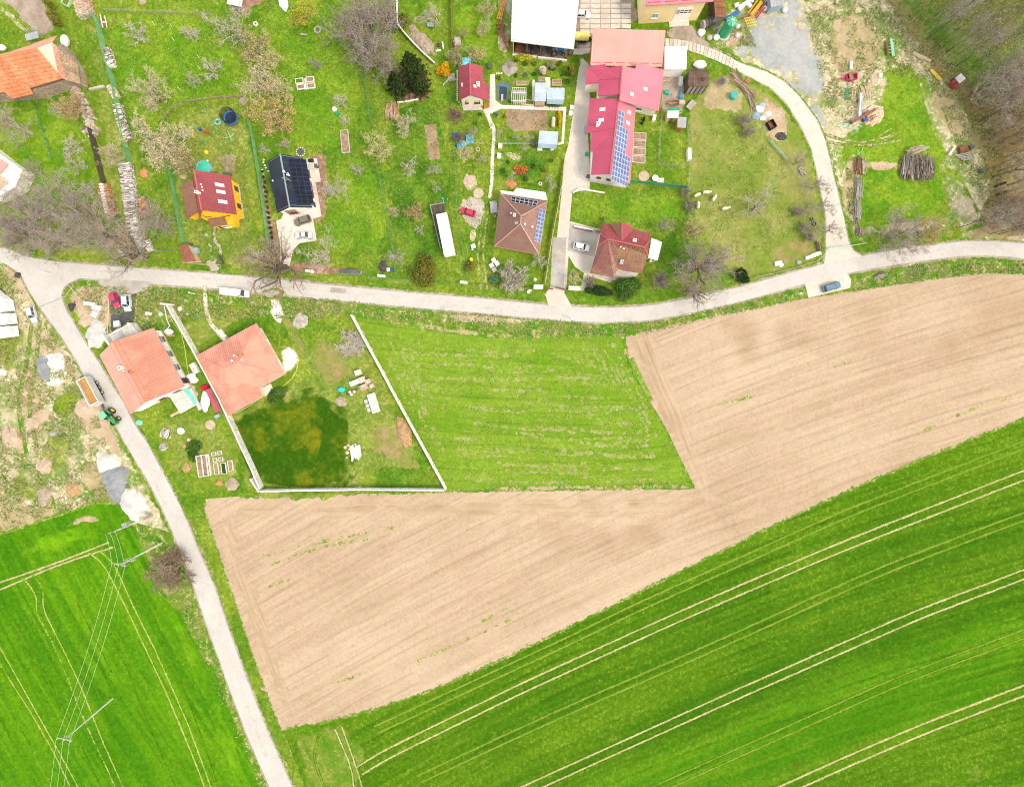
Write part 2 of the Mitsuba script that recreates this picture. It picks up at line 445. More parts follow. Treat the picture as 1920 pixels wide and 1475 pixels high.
kind('gravel_heap_white',(.62,.615,.61),(.53,.525,.515),1.2,grain=.12)
kind('brush',(.40,.335,.27),(.30,.25,.195),.6,grain=.3)
kind('terracotta',(.58,.26,.15),(.50,.21,.12),.6,grain=.15)
kind('turquoise',(.03,.50,.50),None,.6,grain=.1)
kind('wire',(.50,.58,.48),None,1,grain=.05)
kind('pole',(.60,.64,.63),(.52,.56,.55),1,grain=.08)
kind('insulator',(.18,.10,.07),None,1,grain=.1)
kind('hose_yellow',(.66,.60,.20),None,1,grain=.05)
kind('charcoal',(.05,.048,.05),(.09,.085,.08),.4,grain=.35)
# ---------------------------------------------------------------- ground: sheets of one procedural earth, in many kinds
GK,GP={},[]

def gkind(name,a,b,c,under=None,feather=0.6,s1=7.0,h=0.25,bias=0.0,ang=0.0,pa=0.0,la=1.0,wa=0.0,curv=0.0,fth=0.62,famt=0.5,dark=0.25,ragged=1.0):
 """a-b: two mottling colours, c: speckle; rows along ang degrees, pa metres across, la along, weight wa"""
 GK[name]=len(GP)
 GP.append([*a,*b,*c,GK[under] if under else GK[name],feather,s1,h,bias,math.cos(math.radians(ang)),math.sin(math.radians(ang)),pa,la,wa,curv,fth,famt,dark,ragged])

gkind('lawn',(.082,.190,.014),(.205,.282,.032),(.31,.325,.11),s1=8,h=0.34,fth=0.64,famt=0.5,dark=0.75)
gkind('lawn_bright',(.10,.235,.014),(.19,.305,.025),(.29,.335,.09),under='lawn',feather=2.5,s1=5,fth=0.66,famt=0.45,dark=0.65,h=0.32)
gkind('lawn_deep',(.056,.155,.014),(.145,.25,.024),(.26,.29,.08),under='lawn',feather=2.5,s1=4,fth=.7,famt=.4,dark=0.75,h=0.3)
gkind('lawn_olive',(.145,.225,.034),(.235,.285,.058),(.36,.33,.15),under='lawn',feather=3,s1=5,fth=.6,famt=.5,dark=0.65)
gkind('mown_dark',(.034,.100,.006),(.120,.165,.010),(.24,.215,.014),under='lawn_olive',feather=4.0,s1=5.5,h=0.2,fth=0.66,famt=0.4,dark=0.5,bias=-0.06)
gkind('gold_lawn',(.10,.155,.008),(.23,.205,.012),(.06,.14,.006),under='mown_dark',feather=4.5,s1=3,fth=.6,famt=.5,dark=.4,ragged=0.75,h=0.22)
gkind('pasture',(.175,.245,.040),(.265,.285,.085),(.38,.33,.17),under='lawn',feather=1.2,s1=6,fth=.64,famt=.5,dark=.35)
gkind('verge',(.075,.215,.012),(.20,.25,.055),(.46,.39,.24),under='lawn',feather=.7,s1=2.2,fth=.55,famt=.65,dark=.5)
gkind('scrub',(.17,.26,.06),(.50,.445,.305),(.62,.555,.42),under='lawn',feather=1.5,s1=4.5,h=.22,fth=.55,famt=.7,dark=.45,bias=0.02)
gkind('straw',(.36,.31,.17),(.46,.38,.24),(.16,.23,.04),under='verge',feather=1.0,s1=2,fth=.6,famt=.6,dark=.45)
gkind('bare_earth',(.42,.32,.22),(.52,.42,.31),(.22,.24,.06),under='scrub',feather=1.0,s1=2.4,fth=.63,famt=.55,dark=.3)
gkind('worn_lawn',(.33,.26,.13),(.22,.24,.06),(.12,.20,.02),under='lawn_olive',feather=2.0,s1=2.0,fth=.55,famt=.6,dark=.45)
gkind('forest_floor',(.20,.165,.065),(.33,.265,.145),(.14,.19,.05),under='scrub',feather=3.0,s1=5,fth=.55,famt=.6,dark=.6)
gkind('forest_green',(.11,.21,.03),(.20,.27,.07),(.26,.24,.12),under='forest_floor',feather=4.0,s1=5,fth=.6,famt=.6,dark=.6)
gkind('ploughed',(.385,.285,.193),(.525,.425,.315),(.30,.21,.125),under='verge',feather=.8,s1=30,h=0.4,ang=24,pa=.55,la=14,wa=.5,curv=-.0006,fth=.62,famt=.35,dark=0.26)
gkind('ploughed_brown',(.335,.235,.15),(.46,.355,.25),(.26,.17,.10),under='ploughed',feather=13,s1=20,h=.4,ang=24,pa=.55,la=14,wa=.5,curv=-.0006,fth=.62,famt=.35,dark=.24,ragged=.8)
gkind('headland',(.375,.275,.18),(.50,.395,.285),(.30,.21,.12),under='ploughed',feather=3.0,s1=9,ang=-68,pa=.5,la=10,wa=.6,fth=.6,famt=.4,dark=.18)
gkind('headland_south',(.375,.275,.175),(.50,.39,.27),(.30,.21,.12),under='ploughed',feather=5,s1=9,ang=1,pa=.5,la=12,wa=.6,fth=.6,famt=.4,dark=.18)
gkind('meadow',(.125,.255,.016),(.195,.315,.030),(.36,.38,.15),under='verge',feather=.8,s1=9,h=.3,ang=-3,pa=.6,la=9,wa=0.55,curv=.0015,fth=0.6,famt=0.32,dark=0.28)
gkind('swathe',(.25,.30,.075),(.37,.37,.17),(.14,.25,.03),under='meadow',feather=0.8,s1=2.5,ang=-3,pa=.4,la=5,wa=.5,fth=.55,famt=.7,dark=.4,ragged=1.05)
gkind('crop',(.044,.138,.006),(.098,.205,.010),(.20,.265,.035),under='verge',feather=.5,s1=26,h=0.34,ang=23.5,pa=0.75,la=26,wa=0.62,curv=-.0007,fth=0.6,famt=.45,dark=0.55)
gkind('crop_bright',(.050,.170,.006),(.105,.240,.010),(.20,.28,.035),under='crop',feather=8,s1=14,h=.3,ang=22,pa=0.75,la=26,wa=0.62,curv=-.0007,fth=.66,famt=.4,dark=0.5,ragged=0.45)
gkind('crop_west',(.050,.185,.006),(.110,.27,.008),(.16,.29,.025),under='verge',feather=.5,s1=15,h=.3,ang=-61,pa=0.7,la=22,wa=0.58,curv=.0006,fth=.64,famt=.4,dark=0.5)
gkind('crop_yellow',(.10,.30,.006),(.17,.345,.012),(.07,.24,.006),under='crop_west',feather=3.5,s1=5,ang=-66,pa=.5,la=8,wa=.5,fth=.62,famt=.5,dark=.45,ragged=0.6)
gkind('crop_thin',(.10,.22,.016),(.20,.255,.045),(.34,.31,.13),under='crop',feather=3.0,s1=4,ang=-65,pa=.8,la=6,wa=.4,fth=.6,famt=.5,dark=.45)
gkind('wheel_track',(.36,.34,.15),(.47,.43,.24),(.20,.26,.06),under='crop',feather=.28,s1=2,fth=.62,famt=.3,dark=0.4,ragged=0.6)
gkind('faint_track',(.145,.25,.022),(.22,.28,.045),(.09,.22,.01),under='crop',feather=0.4,s1=3,fth=.55,famt=.5,dark=.4,ragged=0.45)
gkind('west_track',(.33,.36,.08),(.44,.40,.17),(.15,.28,.02),under='crop_west',feather=.3,s1=3,fth=.6,famt=.45,dark=.35,ragged=0.6)
gkind('dark_line',(.022,.115,.003),(.035,.16,.004),(.12,.20,.02),under='crop',feather=.35,s1=2,fth=.7,famt=.4,dark=.5)
gkind('mud_track',(.44,.34,.24),(.51,.42,.32),(.22,.25,.06),under='lawn',feather=.45,s1=1.6,fth=.6,famt=.5,dark=.3,ragged=0.55)
gkind('green_weeds',(.16,.26,.03),(.30,.30,.09),(.46,.38,.24),under='ploughed',feather=.9,s1=1.2,fth=.52,famt=.7,dark=.5)
gkind('road',(.49,.477,.462),(.555,.543,.528),(.42,.408,.39),s1=3.5,h=.4,fth=0.66,famt=0.3,dark=0.13)
gkind('road_worn',(.455,.43,.40),(.53,.505,.475),(.40,.38,.355),under='road',feather=.6,s1=2.5,fth=.62,famt=.4,dark=.14)
gkind('road_dark',(.34,.32,.30),(.42,.395,.37),(.30,.28,.26),under='road',feather=.12,s1=2,fth=.62,famt=.4,dark=.2)
gkind('road_edge',(.30,.27,.24),(.42,.37,.31),(.18,.22,.05),under='verge',feather=.5,s1=1.5,fth=.62,famt=.5,dark=.3)
gkind('asphalt_dark',(.075,.08,.09),(.125,.125,.13),(.22,.215,.21),under='scrub',feather=.6,s1=3,fth=.7,famt=.4,dark=.2)
gkind('concrete',(.53,.49,.44),(.62,.585,.54),(.42,.37,.31),s1=4,h=.4,fth=.7,famt=.3,dark=.12)
gkind('concrete_grey',(.36,.345,.325),(.46,.44,.41),(.28,.26,.23),s1=3,fth=.68,famt=.35,dark=.15)
gkind('gravel_blue',(.30,.335,.365),(.40,.42,.43),(.46,.40,.28),under='scrub',feather=3.2,s1=5,h=.3,fth=.60,famt=.5,dark=.22,ragged=1.5)
gkind('gravel',(.40,.365,.32),(.50,.46,.42),(.30,.30,.17),under='lawn',feather=1.0,s1=1.6,fth=.6,famt=.45,dark=.3)
gkind('white_gravel',(.70,.685,.66),(.80,.79,.77),(.55,.53,.50),under='scrub',feather=.6,s1=2,fth=.7,famt=.4,dark=.22)
gkind('garden_soil',(.27,.185,.125),(.36,.265,.19),(.20,.20,.07),under='lawn',feather=.35,s1=1.4,ang=80,pa=.5,la=2.5,wa=.4,fth=.66,famt=.4,dark=.4)
gkind('mulch',(.27,.165,.115),(.36,.235,.175),(.50,.40,.33),under='lawn',feather=.35,s1=1.0,fth=.6,famt=.6,dark=.45)
gkind('shingle',(.54,.535,.53),(.66,.655,.65),(.34,.34,.34),s1=.6,fth=.55,famt=.5,dark=.3)
gkind('paving',(.62,.59,.55),(.70,.67,.64),(.50,.47,.43),s1=1.5,fth=.68,famt=.35,dark=.16)
gkind('brown_yard',(.30,.245,.205),(.41,.345,.30),(.22,.23,.09),under='lawn',feather=.8,s1=1.8,fth=.6,famt=.45,dark=.35)

NG=24

def ground_color(k,p):
 idx=mi.UInt32(k)*NG
 g=lambda j:dr.gather(mi.Float,GPARR,idx+j)
 s1=g(11)
 along=p.x*g(14)+p.y*g(15)
 across=p.y*g(14)-p.x*g(15)-g(19)*along*along
 big=nz(p.x/s1,p.y/s1,1)*0.5+nz(p.x*2.3/s1+5,p.y*2.3/s1,2)*0.3+nz(p.x*6.1/s1,p.y*6.1/s1+9,3)*0.2
 pa=g(16)
 row=nz(across/dr.maximum(pa,.05),along/dr.maximum(g(17),.1),4)*.55+nz(across/dr.maximum(pa*5.3,.05)+3,along/dr.maximum(g(17)*6,.1),6)*.45
 wa=g(18)
 t=smoothstep(.5-g(12),.5+g(12),big*(1-wa)+row*wa+g(13))
 f1=nz(p.x*4.3,p.y*4.3,8)
 f2=nz(p.x*1.6+7,p.y*1.6,9)
 f3=nz(p.x*.75+3,p.y*.75,12)
 c=mi.Color3f(dr.lerp(g(0),g(3),t),dr.lerp(g(1),g(4),t),dr.lerp(g(2),g(5),t))
 sp=smoothstep(g(20),g(20)+.22,f1*.32+f2*.34+big*.16+row*wa*.2+f3*(.18+.2*(1-wa)-.16))*g(21)
 c=mi.Color3f(dr.lerp(c.x,g(6),sp),dr.lerp(c.y,g(7),sp),dr.lerp(c.z,g(8),sp))
 gp=dr.maximum(pa*5.5,.5)
 ga=across/gp+nz(along/25,across/9,21)*.5
 gi=dr.floor(ga)
 gr=smoothstep(.30,.48,dr.abs(ga-gi-.5))*smoothstep(.42,.62,nz(along/9+gi*13,gi,23))*wa
 c=c*(1-gr*.26)
 return c*(1+g(22)*(f1*.55+f2*.45-.5)*1.25)

def ground_fn(p,n,uv):
 k=dr.clip(dr.floor((uv.x+50)/100),0,NGP-1)
 d=uv.x-100*k
 idx=mi.UInt32(k)*NG
 und=dr.clip(dr.floor(uv.y),0,NGP-1)
 fe=dr.gather(mi.Float,GPARR,idx+10)
 rg=dr.gather(mi.Float,GPARR,idx+23)
 q=nz(p.x/(fe*.9+.15),p.y/(fe*.9+.15),15)*.55+nz(p.x*2.7/(fe+.25),p.y*2.7/(fe+.25),16)*.45
 sw=.13+.22*dr.minimum(fe/2.5,1)
 t=smoothstep(.5-sw,.5+sw,d/fe+(q-.5)*1.5*rg-.05)
 t=dr.select(mi.Float(und)==k,1.0,t)
 return ground_color(und,p)*(1-t)+ground_color(k,p)*t

scene['mat_ground']={'type':'twosided','b':{'type':'diffuse','reflectance':mikit.proc(ground_fn)}}

def sheet_mesh(poly,z,kd,res=None,under=None):
 """a flat sheet over a polygon (metres): uv.x holds the kind and the distance to the edge"""
 fe=GP[GK[kd]][10]
 flat=GP[GK[kd]][9]==GK[kd]
 if flat:
  v2,f=trimesh.creation.triangulate_polygon(poly,engine='earcut')
  d=np.full(len(v2),20.0)
 else:
  rings=[poly.exterior,*poly.interiors]
  step=max(fe*1.0,.5) if res is None else res
  pts,tris,off,ds=[],[],0,[]
  prev=poly
  levels=[0,fe*.5,fe,fe*1.6]
  for a,b in zip(levels,levels[1:]+[None]):
   outer=poly.buffer(-a,join_style=1,quad_segs=2) if a else poly
   inner=poly.buffer(-b,join_style=1,quad_segs=2) if b is not None else sg.Polygon()
   band=outer.difference(inner)
   for gm in getattr(band,'geoms',[band]):
    if gm.is_empty or gm.geom_type!='Polygon' or gm.area<1e-4:
     continue
    gm=shapely.segmentize(gm,max(step*2,1.0)) if b is not None else gm
    gm=gm.buffer(0)
    for g2 in getattr(gm,'geoms',[gm]):
     if g2.area<1e-4:
      continue
     v2,f=trimesh.creation.triangulate_polygon(g2,engine='earcut')
     pts.append(v2)
     tris.append(f+off)
     off+=len(v2)
  v2,f=np.vstack(pts),np.vstack(tris)
  bd=poly.boundary
  d=shapely.distance(bd,shapely.points(v2))
 e=v2[f]
 ar=cross2(e[:,1]-e[:,0],e[:,2]-e[:,0])
 f=np.where((ar<0)[:,None],f[:,::-1],f)
 uv=np.c_[100.0*GK[kd]+np.clip(d,0,45),np.full(len(v2),.5+(GK[under] if under else GP[GK[kd]][9]))]
 return (np.c_[v2,np.full(len(v2),z)],f),uv

LAYER=[]
SOFT='lawn_bright lawn_deep lawn_olive mown_dark gold_lawn straw bare_earth worn_lawn forest_floor forest_green gravel_blue gravel white_gravel mulch brown_yard lawn crop_yellow crop_bright'.split()

def sheet(name,pts,kd,z=None,wobble=0.0,under=None):
 """ground sheet over map points; every sheet lies a few millimetres over the one before"""
 poly=pts if hasattr(pts,'exterior') else sg.Polygon(P2(pts)).buffer(0)
 if kd in SOFT and not hasattr(pts,'exterior'):
  q=np.array(poly.exterior.coords)[:-1]
  for _ in range(2):
   n_=np.roll(q,-1,0)
   q=np.stack([q*.75+n_*.25,q*.25+n_*.75],1).reshape(-1,2)
  poly=sg.Polygon(q).buffer(0)
  wobble=min(1.6,max(.4,math.sqrt(poly.area)*.09))
 if wobble:
  poly=wobbled(poly,wobble)
  if poly.geom_type!='Polygon':
   poly=max(poly.geoms,key=lambda g_:g_.area)
 if z is None:
  z=max([q[1] for q in LAYER if q[0].intersects(poly)],default=0.0)+.004
  LAYER.append((poly,z))
 m,uv=sheet_mesh(poly,z,kd,under=under)
 k=numbered(name)
 scene[k]=mikit.ply(m,'mat_ground',smooth=False,uv=uv)
 labels[k]={'kind':'structure'}
 return k

def wobbled(poly,amp):
 c=shapely.segmentize(poly.exterior,1.2)
 q=np.array(c.coords)[:-1]
 w=np.stack([meshkit.fbm(np.c_[q*.5,q[:,:1]*0],3,5),meshkit.fbm(np.c_[q*.5+40,q[:,:1]*0],3,6)],1)-.5
 return sg.Polygon(q+w*amp*2).buffer(0)

def smoothline(pts,n=6):
 """Catmull-Rom through map points, in metres"""
 q=P2(pts)
 q=np.vstack([2*q[0]-q[1],q,2*q[-1]-q[-2]])
 out=[]
 for i in range(1,len(q)-2):
  for t in np.arange(n)/n:
   a,b,c,d=q[i-1:i+3]
   out.append(.5*(2*b+(c-a)*t+(2*a-5*b+4*c-d)*t*t+(3*b-a-3*c+d)*t**3))
 out.append(q[-2])
 return np.array(out)

def strip(name,pts,width,kd,n=6,z=None):
 return sheet(name,sg.LineString(smoothline(pts,n)).buffer(width/2,cap_style=2,join_style=1,quad_segs=3),kd,z=z)

# the base: one sheet out to the horizon
a=np.arange(48)*2*np.pi/48
rings_r=[0,400,1200,3500]
scene['ground']=mikit.ply((np.vstack([[[0,0,0]]]+[np.c_[np.cos(a)*r,np.sin(a)*r,a*0] for r in rings_r[1:]]),
                             np.vstack([[[0,1+i,1+(i+1)%48] for i in range(48)]]+[[t for i in range(48) for t in ([1+b*48+i,1+b*48+48+i,1+b*48+48+(i+1)%48],[1+b*48+i,1+b*48+48+(i+1)%48,1+b*48+(i+1)%48])] for b in range(2)])),
       'mat_ground',smooth=False,uv=np.c_[np.full(1+48*3,100.0*GK['lawn']+20),np.full(1+48*3,GK['lawn']+.5)])
labels['ground']={'kind':'structure'}

# ---- broad grounds
sheet('rough_ground',[(-60,505),(20,500),(60,545),(118,640),(160,705),(250,860),(330,1010),(300,1120),(240,960),(195,940),(78,975),(-60,1020)],'scrub')
sheet('verge',[(115,560),(126,533),(155,521),(400,540),(640,560),(640,596),(330,600),(300,620),(200,630)],'verge')
sheet('verge',[(560,552),(750,570),(900,585),(1100,600),(1200,598),(1300,580),(1420,550),(1510,535),(1520,556),(1400,585),(1240,612),(1180,632),(1000,632),(800,605),(690,600),(560,580)],'verge')
sheet('verge',[(1590,515),(1700,495),(1850,480),(1990,492),(1990,530),(1860,512),(1760,522),(1600,552)],'verge')
sheet('verge',[(250,760),(300,860),(380,1010),(460,1230),(560,1480),(545,1480),(440,1180),(400,1085),(330,930),(240,770)],'verge')
sheet('verge',[(256,980),(330,1000),(400,1180),(505,1480),(470,1480),(400,1275),(340,1150),(285,1090)],'verge')
sheet('verge',[(0,455),(130,490),(400,508),(640,530),(900,550),(1030,563),(1030,548),(900,528),(640,508),(400,500),(250,488),(100,440),(0,400),(-60,400),(-60,455)],'lawn_olive')
sheet('pasture',[(1290,260),(1288,200),(1330,150),(1370,132),(1440,170),(1500,235),(1530,330),(1545,400),(1545,470),(1530,495),(1420,530),(1380,530),(1330,470),(1295,400)],'pasture')
sheet('waste_ground',[(1330,20),(1500,0),(1640,-30),(1760,60),(1860,200),(1900,330),(1860,420),(1760,420),(1640,440),(1600,460),(1590,430),(1560,330),(1540,240),(1480,155),(1400,120),(1330,85)],'scrub')
sheet('grass_clearing',[(1640,130),(1720,110),(1750,170),(1760,260),(1800,320),(1840,400),(1760,425),(1640,440),(1600,440),(1585,360),(1560,300),(1560,265),(1600,240),(1650,200)],'lawn_bright',under='scrub')
sheet('forest_floor',[(1615,-40),(1700,90),(1760,160),(1800,250),(1830,300),(1850,370),(1800,400),(1790,440),(1830,460),(1990,455),(1990,-60),(1700,-80)],'forest_floor')
sheet('forest_floor',[(1620,-60),(1700,60),(1770,140),(1830,190),(1900,190),(1990,120),(1990,-60)],'forest_green')
sheet('forest_floor',[(1760,300),(1800,330),(1850,420),(1800,440),(1770,380)],'scrub')
sheet('dry_grass',[(1740,160),(1790,160),(1830,260),(1800,270),(1760,240)],'straw',under='scrub')
sheet('dry_grass',[(1560,30),(1620,20),(1660,90),(1640,130),(1570,150),(1545,90)],'straw',under='scrub')
sheet('dry_grass',[(1590,290),(1612,290),(1610,400),(1590,420),(1575,340)],'straw',under='scrub')
sheet('gravel_yard',[(1360,60),(1420,30),(1460,8),(1480,-30),(1502,-30),(1512,40),(1545,70),(1548,130),(1556,200),(1552,262),(1525,225),(1480,156),(1440,132),(1375,112)],'gravel_blue')
sheet('gravel_yard',[(1250,48),(1300,40),(1312,60),(1330,85),(1385,105),(1385,118),(1330,95),(1248,72)],'brown_yard')
sheet('dirt_patch',[(1330,60),(1380,40),(1400,80),(1370,95)],'bare_earth',under='scrub')
sheet('dirt_patch',[(1330,145),(1370,150),(1398,180),(1395,215),(1340,210),(1310,200),(1320,170)],'straw',under='pasture')
sheet('dirt_patch',[(1430,170),(1470,200),(1490,250),(1450,275),(1425,235)],'bare_earth',under='pasture')
sheet('dirt_patch',[(1440,450),(1520,440),(1535,485),(1440,505)],'worn_lawn',under='pasture')
sheet('dirt_patch',[(1615,300),(1690,300),(1690,322),(1615,322)],'bare_earth',under='lawn_bright')

# ---- the fields
boundary=[(1990,758),(1920,786),(1800,831),(1700,873),(1600,916),(1500,961),(1400,1010),(1300,1059),(1200,1109),(1100,1160),(1000,1209),(900,1256),(800,1298),(700,1331),(600,1357),(528,1369)]
sheet('wheat_field',boundary+[(545,1410),(575,1480),(640,1620),(2050,1620),(2050,758)],'crop')
sheet('wheat_field',[(1330,1330),(1990,1050),(1990,1300),(1500,1480),(900,1620),(900,1540)],'crop_bright')
sheet('wheat_field',[(532,1370),(640,1352),(690,1400),(680,1480),(690,1620),(640,1620),(570,1470)],'crop_thin')
sheet('ploughed_field',[(1172,650),(1172,628),(1300,597),(1420,575),(1500,558),(1600,545),(1700,528),(1800,513),(1860,509),(1990,514)]+boundary+[(505,1320),(470,1220),(440,1130),(410,1040),(385,972),(380,944),(400,934),(480,930),(600,925),(838,921),(1000,919),(1150,914),(1302,914),(1290,890),(1250,800),(1215,740),(1180,680)],'ploughed',wobble=.25)
sheet('ploughed_field',[(1330,600),(1500,562),(1700,532),(1860,512),(1980,520),(1980,640),(1800,690),(1600,680),(1450,720),(1330,700)],'ploughed_brown')
sheet('ploughed_field',[(900,925),(1150,920),(1300,918),(1345,960),(1440,960),(1300,1040),(1100,1100),(950,1040),(800,980)],'ploughed_brown')
sheet('ploughed_field',[(1174,632),(1230,622),(1290,790),(1370,960),(1330,975),(1300,905),(1215,745)],'headland')
sheet('ploughed_field',[(384,950),(420,945),(470,1050),(560,1330),(530,1362),(480,1240),(430,1090)],'headland')
sheet('ploughed_field',[(400,938),(838,924),(1300,917),(1340,960),(1200,985),(800,965),(500,975),(410,965)],'headland_south')
sheet('meadow',[(660,590),(700,598),(800,604),(900,622),(1000,630),(1168,626),(1176,680),(1213,742),(1249,802),(1303,915),(1150,913),(1000,918),(838,920)],'meadow')
sheet('stubble',[(900,914),(1040,906),(1180,910),(1290,903),(1306,916),(1150,917),(900,921)],'straw')
sheet('stubble',[(700,600),(800,606),(900,622),(1000,629),(1000,636),(880,632),(780,614)],'straw')
sheet('wheat_field',[(-60,1022),(78,976),(156,950),(195,942),(230,948),(254,985),(284,1075),(302,1114),(342,1150),(374,1220),(409,1270),(445,1360),(484,1460),(530,1620),(-60,1620)],'crop_west')
sheet('wheat_field',[(300,1120),(345,1160),(400,1280),(470,1450),(500,1620),(470,1620),(420,1420),(360,1270),(310,1160)],'crop_yellow')
sheet('wheat_field',[(120,980),(180,955),(190,1000),(140,1015)],'straw')
sheet('wheat_field',[(30,1010),(190,965),(200,1015),(40,1065)],'crop_yellow')

def pair(name,pts,pts2,w,kd):
 strip(name,pts,w,kd)
 strip(name,pts2,w,kd)

def shifted(pts,dx,dy):
 return [(x+dx,y+dy) for x,y in pts]

for x,y,r in ((1240,1228,5),(980,1350,7),(1010,1330,5),(1218,1225,5),(1520,1240,6),(1830,1445,12),(1822,1415,7),(1635,1085,6),(1790,995,6)):
 o=P(x,y)[:2]
 sheet('bare_spot',wobbled(sg.Point(o).buffer(r/7*1.6).buffer(0),.7),'crop_thin')
t1=[(668,1438),(700,1418),(760,1386),(880,1328),(1000,1270),(1200,1179),(1395,1093),(1590,1011),(1760,944),(1990,855)]
pair('wheel_track',t1,shifted(t1,10,14),.75,'wheel_track')
t2=[(940,1492),(1040,1446),(1200,1374),(1340,1310),(1473,1252),(1600,1196),(1707,1149),(1830,1101),(1990,1042)]
pair('wheel_track',t2,shifted(t2,10,14),.75,'wheel_track')
t3=[(1400,1502),(1461,1474),(1620,1403),(1760,1345),(1920,1284),(1990,1258)]
pair('wheel_track',t3,shifted(t3,12,15),.8,'wheel_track')
t4=[(700,1362),(900,1270),(1060,1196),(1200,1128),(1400,1038),(1600,950),(1800,872),(1990,800)]
pair('faint_track',t4,shifted(t4,8,12),.9,'faint_track')
t5=[(780,1455),(940,1380),(1080,1316),(1200,1265),(1330,1208),(1480,1140),(1600,1085),(1760,1020),(1990,935)]
pair('faint_track',t5,shifted(t5,8,12),.9,'faint_track')
t6=[(1100,1530),(1300,1440),(1500,1350),(1700,1262),(1920,1180),(1990,1155)]
pair('faint_track',t6,shifted(t6,9,13),.8,'faint_track')
for t in ([(1000,1440),(1300,1300),(1600,1166),(1990,1010)],[(1200,1440),(1500,1300),(1990,1100)],[(900,1345),(1200,1210),(1500,1075)],[(1500,1500),(1800,1400),(1990,1330)]):
 strip('sowing_line',t,.3,'dark_line')
pair('wheel_track',[(640,1360),(655,1400),(668,1438),(680,1480),(690,1540)],[(628,1366),(645,1405),(658,1440),(664,1480),(668,1540)],.7,'wheel_track')
strip('wheel_track',[(600,1370),(590,1420),(610,1480)],.8,'faint_track')
pair('wheel_track',[(-60,1112),(0,1091),(70,1068),(142,1041),(205,1016)],[(-60,1126),(0,1105),(107,1060),(160,1042),(213,1025)],.75,'wheel_track')
pair('wheel_track',[(165,1036),(180,1045),(199,1067),(228,1121),(263,1195),(302,1277),(338,1359),(384,1475),(420,1580)],[(188,1034),(205,1048),(221,1071),(249,1135),(292,1220),(327,1299),(356,1366),(396,1475),(432,1580)],.62,'west_track')
pair('wheel_track',[(40,1083),(55,1096),(68,1121),(71,1153),(103,1213),(135,1292),(167,1370),(217,1475),(260,1580)],[(62,1078),(76,1095),(81,1115),(84,1146),(117,1213),(157,1299),(192,1388),(231,1475),(272,1580)],.6,'west_track')
pair('wheel_track',[(-30,1190),(0,1245),(57,1334),(100,1409),(132,1475),(170,1560)],[(-30,1160),(0,1213),(36,1277),(78,1352),(117,1420),(146,1475),(184,1560)],.6,'west_track')
for t in ([(98,1142),(150,1240),(200,1340),(250,1440)],[(145,1130),(175,1190),(210,1260)],[(208,1185),(245,1270),(280,1360),(330,1475)],[(255,1090),(300,1180),(360,1330),(410,1475)],[(30,1165),(90,1270),(140,1370),(190,1475)],[(0,1300),(60,1400),(100,1475)],[(56,1155),(110,1262)]):
 strip('sowing_line',t,.34,'dark_line')
# straw swathes in the meadow
gm_=np.random.default_rng(77)
sw_=[]
for k in range(46):
 y=gm_.uniform(640,905)
 xl,xr=700+(y-600)*.42+30,1168+(y-630)*.46-40
 a_=gm_.uniform(xl,xr-60)
 b_=min(xr,a_+gm_.uniform(50,230))
 sw_.append([(a_,y-8*gm_.random()),((a_+b_)/2,y+4),(b_,y-2+6*gm_.random())])
for k in range(12):
 o_=gm_.uniform(8,75)
 y=gm_.uniform(640,760)
 sw_.append([(1172+(y-630)*.46-o_,y),(1172+(y-590)*.46-o_,y+40),(1172+(y-550)*.47-o_,y+80)])
 sw_.append([(690+(y-600)*.46+o_*.7,y),(690+(y-540)*.46+o_*.7,y+60),(690+(y-490)*.46+o_*.7,y+110)])
for t in sw_:
 strip('straw_swathe',t,1.4,'swathe')
for t in ([(480,1045),(600,1015),(760,985)],[(485,1065),(560,1040),(620,1020),(700,1010)],[(500,1100),(560,1080)],[(780,1240),(860,1205),(960,1160)],[(900,1165),(980,1125)],[(1715,815),(1800,775),(1900,742)],[(1560,690),(1600,675)],[(1340,760),(1420,740)],[(600,1290),(700,1255)]):
 strip('weed_row',t,1.3,'green_weeds')
for t in ([(430,960),(490,1120),(560,1310)],[(420,1000),(470,1120),(520,1260)],[(1225,640),(1290,790),(1360,930)],[(1240,660),(1300,790),(1365,915)],[(520,1290),(560,1305),(620,1345)],[(490,1290),(560,1320),(600,1345)]):
 strip('harrow_mark',t,.5,'headland')
# ---------------------------------------------------------------- lawns and yards in detail
sheet('lawn',[(195,25),(400,30),(455,90),(470,180),(330,200),(310,260),(230,240),(210,120)],'lawn_bright')
sheet('lawn',[(330,190),(460,185),(480,280),(505,480),(470,520),(400,500),(340,480),(310,300)],'lawn_olive')
sheet('lawn',[(0,200),(130,190),(190,280),(200,400),(100,440),(0,350)],'lawn_bright')
sheet('lawn',[(470,0),(640,0),(700,180),(640,300),(500,270),(480,130)],'lawn_bright')
sheet('lawn',[(620,300),(720,290),(740,470),(620,500),(600,420)],'lawn_bright')
sheet('lawn',[(720,180),(850,180),(860,500),(740,500),(715,330)],'lawn_deep')
sheet('lawn',[(850,0),(955,0),(940,110),(870,130),(845,60)],'lawn_bright')
sheet('lawn',[(1072,360),(1285,345),(1290,420),(1225,440),(1210,430),(1125,425),(1066,415)],'lawn_bright')
sheet('lawn',[(1225,440),(1300,425),(1330,490),(1260,540),(1200,540),(1210,510)],'lawn_deep')
sheet('lawn',[(925,330),(1045,290),(1035,540),(1000,545),(1020,480),(1028,370)],'lawn_deep')
sheet('lawn',[(920,290),(1040,270),(1040,340),(925,345)],'lawn_deep')
sheet('lawn',[(150,30),(195,30),(250,300),(260,420),(200,430),(190,300)],'lawn_olive')
sheet('lawn',[(430,775),(480,740),(600,700),(660,600),(690,640),(832,914),(490,916),(440,800)],'lawn_olive')
